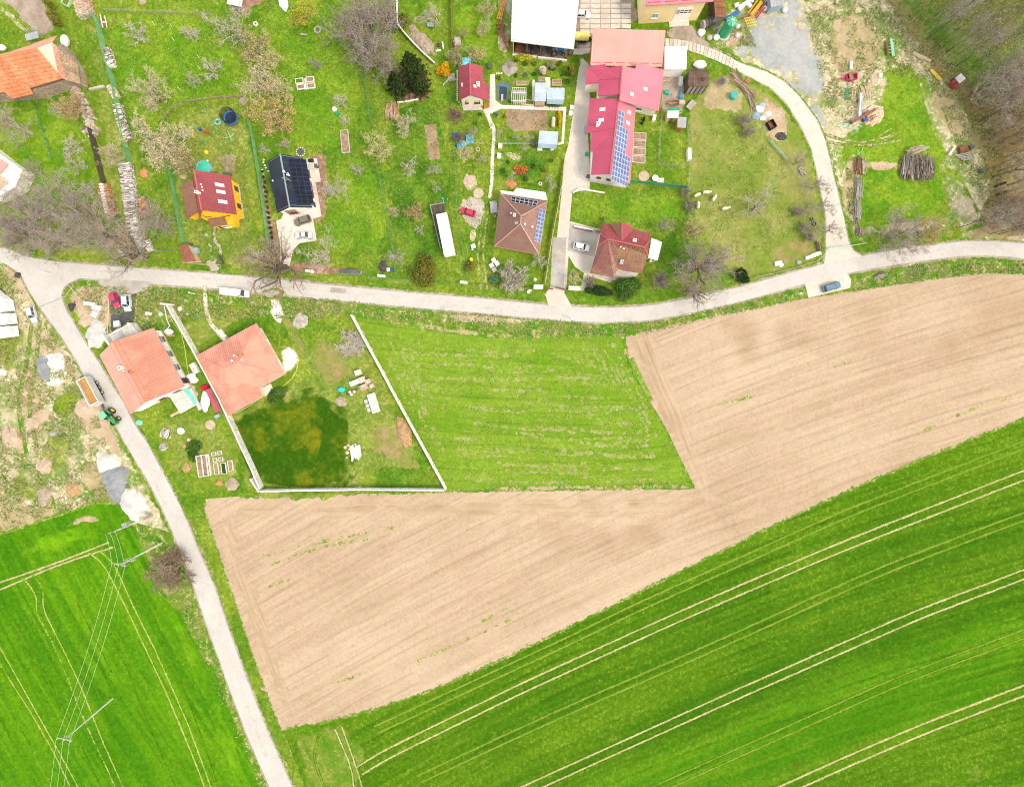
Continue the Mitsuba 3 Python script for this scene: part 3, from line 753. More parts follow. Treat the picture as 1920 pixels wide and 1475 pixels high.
sheet('lawn',[(510,595),(655,592),(665,605),(660,625),(590,625),(560,640),(520,620)],'lawn_deep')
sheet('mown_lawn',[(418,770),(500,738),(585,708),(660,735),(672,820),(674,880),(660,935),(470,938),(430,850)],'mown_dark')
sheet('mown_lawn',[(570,760),(610,780),(615,850),(590,900),(565,880),(560,800)],'gold_lawn')
sheet('mown_lawn',[(490,770),(560,750),(570,790),(520,800)],'gold_lawn')
sheet('worn_grass',[(590,630),(640,640),(670,700),(640,730),(600,720),(575,670)],'worn_lawn',under='lawn_olive')
sheet('worn_grass',[(690,800),(740,780),(760,830),(800,880),(760,890),(700,850)],'worn_lawn',under='lawn_olive')
sheet('lawn',[(700,870),(790,880),(820,910),(700,914)],'lawn_deep')
sheet('lawn',[(270,790),(370,765),(420,790),(470,890),(420,915),(350,910),(300,850)],'lawn_olive')
sheet('lawn',[(330,590),(480,560),(480,600),(370,660),(350,640)],'lawn_olive')
sheet('bare_strip',[(520,590),(540,588),(600,690),(585,700)],'worn_lawn')
sheet('bare_strip',[(300,805),(325,805),(320,840),(345,890),(375,930),(360,935),(312,860)],'worn_lawn',under='lawn')
sheet('bare_strip',[(385,935),(450,930),(440,985),(400,985)],'ploughed_brown')
sheet('bare_strip',[(145,530),(210,540),(215,600),(190,620),(150,600),(130,560)],'bare_earth')
sheet('bare_strip',[(60,610),(115,640),(150,700),(135,720),(90,690),(55,660)],'bare_earth')
sheet('bare_strip',[(30,690),(60,680),(80,760),(120,790),(80,830),(40,800)],'bare_earth')
sheet('bare_strip',[(130,760),(185,745),(210,800),(240,850),(210,850),(150,800)],'bare_earth')
sheet('bare_strip',[(150,870),(190,860),(210,920),(190,935),(150,910)],'straw')
sheet('bare_strip',[(0,880),(60,930),(120,950),(60,985),(0,1000),(-40,950)],'straw')
sheet('weedy_ground',[(20,560),(45,600),(60,640),(30,700),(10,720),(-30,640)],'lawn_olive',under='scrub')
sheet('weedy_ground',[(80,780),(130,800),(150,850),(100,900),(60,880)],'lawn_olive',under='scrub')
sheet('weedy_ground',[(120,730),(150,740),(130,790),(90,770)],'lawn',under='scrub')
sheet('weedy_ground',[(10,890),(60,880),(100,930),(40,960),(0,930)],'lawn_olive',under='scrub')
sheet('pit',[(10,790),(50,810),(60,850),(30,845),(8,830)],'bare_earth')
sheet('pit',[(68,862),(95,860),(100,880),(75,888)],'bare_earth')
sheet('bare_strip',[(60,930),(95,920),(110,950),(70,955)],'straw')
sheet('path_edge',[(820,588),(930,592),(1050,596),(1050,602),(920,606),(840,598)],'bare_earth')
sheet('bare_strip',[(545,500),(480,500),(430,500),(420,480),(500,470),(560,490),(640,505),(640,518),(560,515)],'worn_lawn')
sheet('bare_strip',[(0,480),(30,500),(80,580),(60,580),(0,510)],'bare_earth')
sheet('garden_ground',[(950,115),(1060,115),(1060,155),(1005,155),(950,150)],'lawn_olive')
sheet('garden_ground',[(1225,132),(1290,132),(1285,225),(1235,218),(1240,160)],'brown_yard')
sheet('flower_bed',[(1195,250),(1214,250),(1208,310),(1190,310)],'garden_soil')
sheet('gravel_strip',[(928,0),(962,-20),(958,80),(948,105),(932,90),(940,50)],'gravel_blue')
sheet('brown_yard',[(862,370),(905,365),(912,395),(905,430),(880,430),(860,400)],'gravel')
sheet('dirt_patch',[(872,332),(894,332),(896,355),(875,360)],'bare_earth')
sheet('dirt_patch',[(940,285),(975,288),(980,302),(960,300)],'bare_earth')
sheet('dirt_patch',[(882,430),(893,432),(890,455),(880,450)],'bare_earth')

# mud tracks and farm tracks
pair('mud_track',[(914,545),(908,500),(906,460),(912,420),(918,380)],[(903,545),(897,500),(896,470),(902,430),(908,400)],.75,'mud_track')
strip('garden_path',[(908,205),(918,225),(926,245),(923,300),(922,340),(918,372)],.85,'paving')
pair('mud_track',[(1546,252),(1580,262),(1620,266),(1660,258),(1680,248)],[(1548,266),(1590,272),(1640,272),(1690,262)],.8,'mud_track')
pair('mud_track',[(1350,230),(1370,250),(1380,280),(1390,320),(1430,320),(1470,295)],[(1360,228),(1380,250),(1390,275),(1400,305),(1430,308),(1460,285)],.45,'worn_lawn')
pair('mud_track',[(383,415),(385,440),(398,470),(400,520)],[(405,420),(400,445),(414,470),(412,510)],1.3,'gravel')
strip('mud_track',[(395,485),(402,505),(406,512)],3.4,'gravel')
sheet('farm_track',[(1085,95),(1100,98),(1098,140),(1082,142)],'gravel')
for q in ([(60,600),(50,680),(35,760),(50,850)],[(75,600),(68,680),(55,760),(70,840)]):
 strip('mud_track',q,1.1,'straw')
for y in (1.0,):
 pair('mud_track',[(1640,262),(1672,240)],[(1650,268),(1690,246)],.5,'mud_track')

# ---- roads
main=sg.LineString(smoothline([(-60,462),(-10,474),(60,497),(140,507),(300,519.5),(450,531),(600,546),(750,560.5),(900,573),(1020,584.5),(1110,590),(1200,588),(1280,575.5),(1380,553.5),(1480,526),(1560,505),(1640,489),(1730,475.5),(1800,467),(1860,466),(1920,471),(2000,482)],8))
lane=P2([(-20,470),(40,515),(55,545),(71,571),(83,587),(117,633),(146,679),(158,704),(190,755),(221,804),(247,851),(276,898),(299,942),(325,999),(357,1080),(388,1171),(423,1270),(463,1377),(506,1475),(560,1600),
           (615,1600),(548,1475),(500,1366),(459,1263),(431,1185),(402,1099),(370,1025),(339,950),(312,898),(276,830),(252,796),(229,750),(208,719),(188,683),(162,646),(142,612),(125,583),(115,558),(117,542),(126,532),(154,519),(200,512),(120,495)])
side=P2([(1543,508),(1549,469),(1549,408),(1541,367),(1532,323),(1522,280),(1500,233),(1475,194),(1448,167),(1417,150),(1379,131),(1383,117),(1437,135),(1471,154),(1500,183),(1531,225),(1546,260),(1556,300),(1566,344),(1582,408),(1590,452),(1600,470),(1618,481),(1640,490)])
drive=P2([(1085,130),(1076,200),(1066,270),(1058,300),(1053,360),(1047,420),(1040,480),(1033,535),(1022,552),(1030,575),(1075,580),(1062,556),(1058,548),(1063,480),(1068,416),(1073,361),(1105,356),(1107,330),(1102,250),(1108,190),(1102,160),(1104,120),(1092,110)])
apron=P2([(1066,414),(1125,430),(1113,512),(1150,522),(1145,530),(1106,518),(1095,545),(1088,545),(1095,512),(1078,500),(1066,480),(1062,540),(1056,545)])
sheet('road',main.buffer(13.4/7,cap_style=2,quad_segs=3).buffer(.75,quad_segs=3),'road_edge')
sheet('road',sg.Polygon(lane).buffer(0).buffer(.65,quad_segs=2),'road_edge')
sheet('road',sg.Polygon(side).buffer(0).buffer(.5,quad_segs=2),'road_edge')
net=main.buffer(13.4/7,cap_style=2,quad_segs=3).union(sg.Polygon(lane).buffer(0)).buffer(1.5,quad_segs=3).buffer(-1.5,quad_segs=3)
sheet('driveway',sg.Polygon(drive).buffer(0),'concrete')
sheet('driveway',sg.Polygon(apron).buffer(0),'concrete')
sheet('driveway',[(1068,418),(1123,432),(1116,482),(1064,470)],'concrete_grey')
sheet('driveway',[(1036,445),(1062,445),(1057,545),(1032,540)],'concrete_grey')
sheet('road',sg.Polygon(side).buffer(0),'concrete')
sheet('road',[(1508,528),(1516,558),(1594,540),(1596,524),(1580,500),(1530,512)],'concrete')
sheet('road',net,'road')
for q,w_ in (([(170,508),(300,516),(420,525)],1.0),([(520,537),(640,547),(760,557)],.8),([(900,576),(1000,586),(1090,594)],.9),([(1240,577),(1330,560),(1420,539)],.8),([(1640,486),(1740,471),(1830,463)],.9),([(280,884),(330,985),(370,1080)],1.0),([(420,1200),(460,1310),(500,1420)],1.1)):
 strip('road_wear',q,w_,'road_worn')
for q in ([(400,516),(410,535)],[(702,548),(708,566)],[(1180,582),(1183,600)],[(960,570),(940,588)],[(300,935),(322,925)],[(160,693),(183,681)],[(1405,540),(1414,556)],[(385,1110),(404,1102)],[(90,490),(150,560)]):
 strip('road_crack',q,.16,'road_dark')
sheet('road',[(620,538),(650,541),(648,551),(618,548)],'road_dark',under='road')
sheet('road',[(1300,562),(1330,556),(1332,566),(1303,572)],'road_worn')
sheet('parking',[(207,556),(258,548),(254,608),(246,606),(206,626),(205,590)],'asphalt_dark')
sheet('parking',[(182,522),(205,523),(285,528),(275,545),(220,556),(205,552),(190,535)],'concrete_grey')
sheet('footpath',sg.LineString(smoothline([(384,536),(385,560),(388,585),(396,607),(408,622),(424,640)],6)).buffer(.55,cap_style=2).union(sg.Polygon(P2([(408,620),(415,616),(428,632),(420,642)]))),'white_gravel')
sheet('gravel_apron',wobbled(sg.Polygon(P2([(509,562),(522,560),(533,590),(527,606),(518,604),(506,585)])),.6),'white_gravel')
sheet('gravel_apron',[(495,540),(530,540),(535,552),(505,565),(492,552)],'gravel')
sheet('paving',[(530,653),(545,648),(557,660),(560,675),(553,690),(533,700),(526,680)],'white_gravel')
sheet('paving',[(350,700),(370,725),(375,750),(350,770),(345,730)],'gravel')
# blue house: drive, terrace and beds
sheet('flower_bed',[(571,291),(607,291),(613,298),(612,408),(604,417),(587,419),(586,300)],'mulch')
sheet('flower_bed',[(488,316),(497,316),(508,402),(518,414),(524,465),(522,500),(508,492),(500,420)],'mulch')
sheet('flower_bed',[(540,504),(560,487),(640,500),(640,516),(556,512)],'mulch')
sheet('driveway',[(575,297),(594,297),(602,341),(592,342),(603,406),(587,410),(594,451),(562,456),(553,465),(548,476),(542,504),(540,508),(524,498),(525,460),(517.7,413.5),(527,411)],'paving')
# vegetable plots
sheet('vegetable_bed',[(949,203),(1028,205),(1027,245),(962,247),(948,236)],'garden_soil')
sheet('vegetable_bed',[(794,234),(818,232),(827,300),(803,302)],'garden_soil')
sheet('vegetable_bed',[(1000,150),(1000,152),(960,160),(960,152)],'garden_soil')
sheet('vegetable_bed',[(1032,150),(1054,150),(1054,163),(1030,163)],'garden_soil')
sheet('vegetable_bed',[(967,156),(992,156),(992,163),(967,163)],'garden_soil')
sheet('garden_path',[(919,140),(928,139),(929,188),(940,197),(1062,201),(1057,270),(1046,272),(1046,268),(1053,266),(1056,208),(940,204),(918,214),(927,240),(920,242),(908,206),(918,200)],'paving')
sheet('garden_path',[(998,150),(1003,150),(1002,200),(997,200)],'paving')
sheet('garden_path',[(1022,145),(1032,145),(1032,166),(1024,166)],'paving')
sheet('forest_floor',[(738,130),(800,120),(810,180),(790,192),(745,190),(730,165)],'mulch')
sheet('terrace',[(445,-20),(510,-20),(490,10),(468,16),(462,30),(450,32)],'mulch')
sheet('asphalt_yard',[(-30,-40),(70,-40),(112,62),(80,72),(52,52),(-10,-10)],'brown_yard')
sheet('bare_strip',[(0,8),(52,55),(48,62),(-6,14)],'bare_earth')
sheet('garden_ground',[(148,126),(185,124),(192,160),(165,172),(150,160)],'forest_floor',under='lawn')
sheet('bare_strip',[(195,425),(280,400),(290,500),(220,500),(190,460)],'worn_lawn',under='lawn')
sheet('gravel_heap_ground',[(80,660),(115,655),(130,700),(105,730),(75,715)],'white_gravel')

# ---- concrete slabs laid one by one: farm road and yard (pieces)
scene_slabs=thing('slab_road','curving row of pale concrete slabs leading from the barn to the gravel yard','slab road')
top=smoothline([(1247,72),(1280,76),(1310,83.5),(1350,98.5),(1383,116)],10)
bot=smoothline([(1247,92),(1278,92),(1300,98),(1340,113),(1379,131)],10)
tl,bl_=sg.LineString(top),sg.LineString(bot)
nS=19
for i in range(nS):
 s0,s1=i/nS+.003,(i+1)/nS-.003
 q=[tl.interpolate(s,True).coords[0] for s in (s0,s1)]+[bl_.interpolate(s,True).coords[0] for s in (s1,s0)]
 part(scene_slabs,'slab',extr(q,.0,.07+.02*rng.random()),['slab_beige','slab_beige_dark','slab_beige'][i%3])
yard=thing('slab_yard','yard of pale concrete slabs with weedy joints between white hall and workshop','slab yard')
for i in range(7):
 for j in range(9):
  x0,y0=1087+i*19.3,-22+j*9.6
  if y0>40 and x0>1170 or (x0>1180 and y0>6) or (x0>1160 and y0<-2 and j<3):
   continue
  e=.5+rng.random(2)*.5
  part(yard,'slab',extr(P2([(x0+e[0],y0+e[1]),(x0+19.3-e[0],y0+.3+e[1]),(x0+19.3-e[1],y0+9.6-e[0]),(x0+e[1],y0+9.3-e[1])]),.0,.07+.02*rng.random()),['slab_beige','slab_beige_dark','slab_beige'][(i*5+j*3)%3])
for i,(x0,y0) in enumerate([(1087,66),(1087,78),(1087,90),(1076,92)]):
 part(yard,'slab',extr(P2([(x0,y0),(x0+20,y0+.5),(x0+18,y0+11),(x0-1,y0+10.5)]),.0,.08),'slab_beige')
sheet('yard_ground',[(1080,-40),(1185,-40),(1196,8),(1200,52),(1110,60),(1105,110),(1070,105)],'brown_yard')
for i in range(8):
 y=152+i*23
 x0=1083-(y-130)*.155
 strip('slab_joint',[(x0,y),(x0+24+i*2.0,y+2)],.12,'road_dark')
strip('slab_joint',[(1096,150),(1086,230),(1076,300)],.12,'road_dark')
strip('slab_joint',[(1053,356),(1073,358)],.2,'road_dark')
# ---------------------------------------------------------------- building helpers
def on_plane(px,py,pl,lift=0.0):
 """the point of a roof plane seen at a map point"""
 a,b,c=V(pl[0]),V(pl[1]),V(pl[2])
 n=np.cross(b-a,c-a)
 n=n/np.linalg.norm(n)*(1 if n[2]>0 else -1)
 z=a[2]
 for _ in range(12):
  q=P(px,py,z)
  z=a[2]-((q[:2]-a[:2])@n[:2])/n[2]
 return P(px,py,z)+n*lift,n

def inset(q,d):
 g=sg.Polygon(np.asarray(q)[:,:2]).buffer(-d,join_style=2)
 return np.array(g.exterior.coords)[:-1]

def pts3(ps):
 return np.array([P(*p) for p in ps])

def roof(parent,polys,t=.22,mat='satin',name='roof'):
 """polys: (kind, [(map x, map y, height), ...]); each slope a part"""
 return [part(parent,name,slab(pts3(q),t),kd,mat) for kd,q in polys]

def ridge_cap(parent,a,b,kd,w=.32):
 return part(parent,'ridge_cap',bar(P(*a)+[0,0,.02],P(*b)+[0,0,.02],w,.16),kd,'satin')

def window(parent,a,b,t,z,w,h,frame='frame_white',pane='pane_dark',name='window',depth=.09,bars=1):
 """window in the upright wall from a to b (plan metres), facing right of a-b; t from 0 to 1"""
 a,b=V(a)[:2],V(b)[:2]
 d=(b-a)/np.linalg.norm(b-a)
 n=np.array([d[1],-d[0]])
 c=a+(b-a)*t
 rot=math.degrees(math.atan2(d[1],d[0]))
 fr=[]
 o=c+n*depth/2
 for s in (-1,1):
  fr.append(box(*(o+d*s*(w/2-.05)),z,.10,depth,h,rot))
 fr.append(box(*o,z,w-.2,depth-.004,.10,rot))
 fr.append(box(*o,z+h-.10,w-.2,depth-.004,.10,rot))
 for k in range(bars):
  fr.append(box(*(o+d*(w*(k+1)/(bars+1)-w/2)),z+.1,.07,depth-.01,h-.2,rot))
 fr.append(box(*(c+n*(depth+.05)),z-.07,w+.16,.22,.06,rot))
 k=part(parent,name,cat(fr),frame,'satin')
 part(k,'pane',box(*(c+n*.025),z+.08,w-.16,.03,h-.16,rot),pane,'pane')
 return k

def door(parent,a,b,t,w,h,kd='frame_brown',name='door'):
 a,b=V(a)[:2],V(b)[:2]
 d=(b-a)/np.linalg.norm(b-a)
 n=np.array([d[1],-d[0]])
 c=a+(b-a)*t
 rot=math.degrees(math.atan2(d[1],d[0]))
 k=part(parent,name,cat([box(*(c+n*.03),.05,w,.06,h,rot)]+[box(*(c+n*.075),.15+i*h/4,w-.25,.03,h/4-.15,rot) for i in range(4)]),kd,'satin')
 part(k,'handle',box(*(c+n*.11+d*w*.38),1.0,.14,.05,.05,rot),'steel_dark','metal')
 return k

def skylight(parent,px,py,pl,w,h,ang_pts,pane='pane_pale'):
 """roof window lying in a slope; ang_pts: two 3D points giving the eave direction"""
 c,n=on_plane(px,py,pl,.06)
 u=V(ang_pts[1])-V(ang_pts[0])
 u-=n*(u@n)
 u/=np.linalg.norm(u)
 v=np.cross(n,u)
 q=lambda a,b,l:c+u*a+v*b+n*l
 f=frustum([q(-w/2,-h/2,-.1),q(w/2,-h/2,-.1),q(w/2,h/2,-.1),q(-w/2,h/2,-.1)],[q(-w/2,-h/2,.06),q(w/2,-h/2,.06),q(w/2,h/2,.06),q(-w/2,h/2,.06)])
 k=part(parent,'roof_window',f,'galvanised','satin')
 e=.09
 f=frustum([q(-w/2+e,-h/2+e,.05),q(w/2-e,-h/2+e,.05),q(w/2-e,h/2-e,.05),q(-w/2+e,h/2-e,.05)],[q(-w/2+e,-h/2+e,.085),q(w/2-e,-h/2+e,.085),q(w/2-e,h/2-e,.085),q(-w/2+e,h/2-e,.085)])
 part(k,'pane',f,pane,'pane')

def chimney(parent,px,py,pl,w=.6,d=.6,h=1.1,kd='plaster_white',rot=0,pot=True):
 c,n=on_plane(px,py,pl)
 ms=[box(c[0],c[1],c[2]-.5,w,d,h+.5,rot),box(c[0],c[1],c[2]+h,w+.16,d+.16,.1,rot)]
 k=part(parent,'chimney',cat(ms),kd)
 if pot:
  part(k,'flue',cyl(c[0],c[1],c[2]+h+.1,.13,.25,10),'steel_dark')
 return k

def vents(parent,pts,pl,kd='galvanised',r=.12,h=.45):
 for x,y in pts:
  c,n=on_plane(x,y,pl)
  part(parent,'roof_vent',cat([cyl(*c,r,h,8),cyl(c[0],c[1],c[2]+h,r*1.6,.08,8)]),kd,'satin')

def solar(parent,pl,o,du,dv,cells,gap=.02,frame='solar_frame',cell='solar_blue',lift=.14):
 """panels on a slope: o the map point of the first corner, du, dv 3D vectors of one panel's sides"""
 c,n=on_plane(*o,pl,lift)
 du,dv=V(du),V(dv)
 lu,lv=np.linalg.norm(du),np.linalg.norm(dv)
 u,v=du/lu,dv/lv
 for i,j in cells:
  q=c+du*i+dv*j
  a=[q+u*gap+v*gap,q+du-u*gap+v*gap,q+du+dv-u*gap-v*gap,q+dv+u*gap-v*gap]
  k=part(parent,'solar_panel',frustum(a,[x+n*.05 for x in a]),frame,'satin')
  g=.055 if frame=='solar_frame' else .03
  a=[q+u*(gap+g)+v*(gap+g),q+du-u*(gap+g)+v*(gap+g),q+du+dv-u*(gap+g)-v*(gap+g),q+dv+u*(gap+g)-v*(gap+g)]
  part(k,'cell_sheet',frustum([x+n*.03 for x in a],[x+n*.056 for x in a]),cell,'cell')

def walls_of(parent,foot,ztop,kd,extra=(),name='wall',z0=0.0):
 """solid under a roof: prism over the footprint, plus hull pieces up into the gables"""
 ms=[extr(foot,z0,ztop)]
 for e in extra:
  ms.append(hull(e))
 return part(parent,name,cat(ms),kd)

def gable(parent,A,B,C,D,R0,R1,wall,roofkd,over=.5,gover=.4,cap=None,t=.2,rk2=None,plinth=None,rmat='satin'):
 """A-B and C-D eaves (map x, y, z), R0 over the end D-A, R1 over the end B-C"""
 roof(parent,[(roofkd,[A,B,R1,R0]),(rk2 or roofkd,[C,D,R0,R1])],t,rmat)
 if cap:
  ridge_cap(parent,R0,R1,cap)
 a,b,c,d,r0,r1=(P(*x) for x in (A,B,C,D,R0,R1))
 for p_,q_ in ((a,b),(c,d)):
  part(parent,'gutter',tube([p_-[0,0,.16],q_-[0,0,.16]],.1,6),'gutter_red' if 'wine' in roofkd else 'tin_grey','satin')
 L=(r1-r0)/np.linalg.norm((r1-r0)[:2])
 L[2]=0
 f=np.array([a+L*gover,b-L*gover,c-L*gover,d+L*gover])

 W=(d-a)[:2]
 W=W-L[:2]*(W@L[:2])
 W/=np.linalg.norm(W)
 g=f.copy()
 g[0,:2]+=W*over
 g[1,:2]+=W*over
 g[2,:2]-=W*over
 g[3,:2]-=W*over
 zs=[]
 for k,(e,r) in enumerate(((a,r0),(b,r1),(c,r1),(d,r0))):
  span=max(abs((r-e)[:2]@W),.5)
  g[k,2]=e[2]+(r[2]-e[2])*over/span-t-.02
 h0,h1=r0+L*gover,r1-L*gover
 top=[*g,h0-[0,0,t+.03],h1-[0,0,t+.03]]
 base=[[x[0],x[1],0.0] for x in g]
 part(parent,'wall',hull(base+top),wall)
 if plinth:
  q=inset(g[:,:2],-.04)
  part(parent,'plinth',extr(q,0,.45),plinth)
 return g

def ccw(q):
 q=np.asarray(q)[:,:2]
 a=np.sum(q[:,0]*np.roll(q[:,1],-1)-np.roll(q[:,0],-1)*q[:,1])
 return q if a>0 else q[::-1]

# ---------------------------------------------------------------- the white-walled house with the ribbed orange roof, west
t=thing('house','white walled house with broad ribbed orange roof beside the lane with the green tractor','house')
wA,wB,wC,wD=(186.4,666,3.3),(245,776.5,3.3),(345.5,725,3.3),(287,614.2,3.3)
wR0,wR1=(211,640,7.3),(272,754,7.3)
g=gable(t,wA,wB,wC,wD,wR0,wR1,'plaster_white','roof_orange_tile',.55,.35,'ridge_cap_orange',rk2='roof_ribbed',plinth='concrete')
for k in (.16,.42,.66):
 window(t,g[2],g[3],1-k,1.0,1.5,1.3,'frame_brown','pane_blue')
window(t,g[2],g[3],.1,.1,1.6,2.2,'frame_brown','pane_dark','glass_door')
window(t,g[1],g[2],.5,1.0,2.2,1.3,'frame_brown','pane_dark')
window(t,g[1],g[2],.8,.1,2.2,2.2,'frame_brown','pane_dark','glass_door')
pl=pts3([wA,wB,wR1])
chimney(t,231,689,pl,.9,.7,.9,'plaster_white',27)
plr=pts3([wD,wC,wR1])
chimney(t,247,697,plr,.5,.5,.7,'terracotta',27)
vents(t,[(236,695)],pl)
# snow hooks in two rows below the ridge
for nm,p0,p1,f0 in (('snow_hooks',wR0,wR1,0.16),):
 ms=[]
 for i in range(40):
  s=(i+.5)/40
  for e0,e1,f in ((wD,wC,.13),(wA,wB,.2)):
   a=P(*wR0)*(1-s)+P(*wR1)*s
   b=P(*e0)*(1-s)+P(*e1)*s
   c=a*(1-f)+b*f
   ms.append(box(c[0],c[1],c[2]+.02,.12,.12,.10,27))
 part(t,'snow_hooks',cat(ms),'ridge_cap_red',kindof='stuff')
# bay roof and its walls at the north end
k=thing('carport','grey flat roofed carport between white walls beside the ribbed orange roof house','carport')
part(k,'roof',slab(pts3([(206,630,2.7),(247,608,2.7),(262,627,2.7),(216,647,2.7)]),.2),'concrete')
part(k,'wall',bar(P(200,629,1.3),P(217,652,1.3),.5,2.7),'plaster_white')
part(k,'wall',bar(P(247,606,1.3),P(266,630,1.3),.5,2.7),'plaster_white')
part(k,'parapet',bar(P(204,628.5,2.78),P(246,606.5,2.78),.3,.3),'white')
part(k,'roof_hatch',bar(P(224,620,2.78),P(230,632,2.78),.7,.2),'tin_grey')
single('terrace',cat([extr(P2([(318,741),(350,724),(372.5,757),(340,775)]),.02,.32)]),'terrazzo','speckled grey stone terrace at the south end of the ribbed orange roof house','terrace')

# ---------------------------------------------------------------- the bungalow with the orange hipped roof
t=thing('house','peach walled bungalow under a plain orange hipped roof beside the walled garden','house')
A,B,C,D,E,F=(367.7,667,3.2),(480,606,3.2),(533.3,701.3,3.2),(485.4,728.3,3.2),(491.7,743,3.2),(429.2,778,3.2)
R1,R2,Q,W=(446,679,6.6),(419.8,690,6.6),(421,716,5.9),(429,731,5.9)
roof(t,[('roof_orange',[A,B,R1,R2]),('roof_orange',[B,C,R1]),('roof_orange',[C,D,Q,R2,R1]),('roof_orange',[A,R2,Q,W,F]),('roof_orange',[D,E,W,Q]),('roof_orange',[E,F,W])])
for a,b in ((A,R2),(B,R1),(C,R1),(R2,R1),(R2,Q),(Q,W),(E,W),(F,W)):
 ridge_cap(t,a,b,'ridge_cap_orange',.24)
for a,b in ((A,B),(B,C),(C,D),(D,E),(E,F),(F,A)):
 part(t,'gutter',tube([P(*a)-[0,0,.17],P(*b)-[0,0,.17]],.1,6),'tin_grey','satin')
f=inset(ccw(pts3([A,B,C,D,E,F])),.75)
walls_of(t,f,3.05,'plaster_peach')
wl=ccw(inset(ccw(pts3([A,B,C,D,E,F])),.75))
bb,cc=inset(pts3([A,B,C,D,E,F]),.75)[1],inset(pts3([A,B,C,D,E,F]),.75)[2]
for i in range(len(wl)):
 a,b=wl[i],wl[(i+1)%len(wl)]
 L=np.linalg.norm(b-a)
 if L>6:
  for s in (.25,.68):
   window(t,a,b,s,.95,1.4,1.25,'frame_white','pane_blue')
pl=pts3([C,R1,R2])
chimney(t,452,666,pts3([B,C,R1]),1.3,.7,1.0,'terracotta',30)
skylight(t,454,674,pts3([B,C,R1]),.8,.6,pts3([B,C]),'pane_blue')
vents(t,[(441,666),(437,676)],pts3([A,B,R1]),'white',.18,.5)
m=[bar(P(430,681,7.4),P(446,675,7.4),.05),bar(P(440,678,6.3),P(440,678,8.0),.06)]+[bar(P(432+i*3,676+(i%2),7.42),P(434+i*3,684,7.42),.04) for i in range(5)]
part(t,'aerial',cat(m),'galvanised','metal')
single('paved_apron',extr(P2([(492,727),(508,719),(513,731),(498,742)]),.02,.18),'concrete_pale','small square concrete porch floor in the inner corner of the orange hipped bungalow','porch floor')

# ---------------------------------------------------------------- the yellow house
t=thing('house','bright yellow walled house with a steep red roof and three roof windows','house')
yA,yB,yC,yD=(362.5,335,4.5),(374,412.5,4.5),(443,402,4.5),(431,329.6,4.5)
yR0,yR1=(364,318,10.5),(378,394,10.5)
g=gable(t,yA,yB,yC,yD,yR0,yR1,'plaster_yellow','roof_wine',.5,.45,'ridge_cap_red',plinth='concrete')
pl=pts3([yD,yC,yR1])
for x,y in ((411.5,347),(414,360),(417.3,378.5)):
 skylight(t,x,y,pl,.95,2.1,pts3([yD,yC]))
chimney(t,374,363,pl,.8,.6,1.1,'plaster_cream',-10)
vents(t,[(379,347),(381,352),(382,358)],pl,'white',.15)
part(t,'aerial',cat([bar(P(368,352,9.6),P(368,352,11.6),.06),bar(P(357,352,11.5),P(367,354,11.5),.06)]),'galvanised','metal')
roof(t,[('roof_wine_old',[(340,347,2.6),(350,410.5,2.6),(371,396,4.4),(361,336,4.4)])],name='lean_to_roof')
part(t,'lean_to_wall',extr(inset(ccw(pts3([(340,347,2.6),(350,410.5,2.6),(371,396,4.4),(361,336,4.4)])),.4),0,2.5),'plaster_yellow')
roof(t,[('roof_wine_old',[(386.5,404,3.9),(416.7,399.5,3.9),(426,421,3.0),(395.8,425,3.0)])],name='porch_roof')
part(t,'porch',extr(inset(ccw(pts3([(390,402,3.3),(436,397,3.3),(438,421,3.0),(398,426,3.0)])),.3),0,2.85),'plaster_yellow')
window(t,g[2],g[3],.8,1.2,1.3,1.3,'frame_brown','pane_dark')
window(t,g[2],g[3],.3,1.2,1.3,1.3,'frame_brown','pane_dark')
window(t,g[1],g[2],.72,3.6,1.5,1.1,'frame_brown','pane_dark')
window(t,g[1],g[2],.25,4.9,1.5,1.1,'frame_brown','pane_dark')
pw=ccw(inset(ccw(pts3([(390,402,3.3),(436,397,3.3),(438,421,3.0),(398,426,3.0)])),.3))
for i in range(4):
 a,b=pw[i],pw[(i+1)%4]
 d=b-a
 if d[0]>2 and abs(d[1])<d[0]:
  window(t,a,b,.5,1.0,2.0,1.1,'frame_white','pane_dark')
  door(t,a,b,.2,1.0,2.1)

# ---------------------------------------------------------------- the dark blue roofed house
t=thing('house','white house with a dark blue metal roof half covered in black solar panels','house')
bA,bB,bC,bD=(501.7,302,4.0),(519.3,399.5,4.0),(585,389.3,4.0),(568,294.4,4.0)
bR0,bR1=(525.4,289,6.6),(543,388,6.6)
g=gable(t,bA,bB,bC,bD,bR0,bR1,'plaster_white','roof_slate',.5,.55,'ridge_cap_grey',rmat='cell')
roof(t,[('roof_slate',[(505,335,4.15),(512,334,4.45),(517.5,360,4.45),(511,362,4.15)])],mat='cell',name='porch_roof')
pl=pts3([bD,bC,bR1])
n_=on_plane(550,340,pl)[1]
L=P(*bR1)-P(*bR0)
L/=np.linalg.norm(L)
U=np.cross(L,n_)
U=U if U[0]>0 else -U
solar(t,pl,(540,297.5),U*1.42,L*1.17,[(i,j) for i in range(3) for j in range(10)],.015,'solar_frame_dark','solar_navy')
ridge_bars=[bar(P(527,291,6.78),P(544,389,6.78),.06)]
for e in (bA,bD):
 pass
part(t,'lightning_rod',cat(ridge_bars+[bar(P(*bA)+[.3,-.4,.12],P(*bR0)+[0,-.4,.14],.05),bar(P(*bR0)+[0,-.4,.14],P(*bD)+[0,-.4,.12],.05),bar(P(*bB)+[0,.4,.12],P(*bR1)+[0,.4,.14],.05),bar(P(*bR1)+[0,.4,.14],P(*bC)+[0,.4,.12],.05),bar(P(525.4,289,6.7),P(523,284,8.2),.04)]),'galvanised','metal')
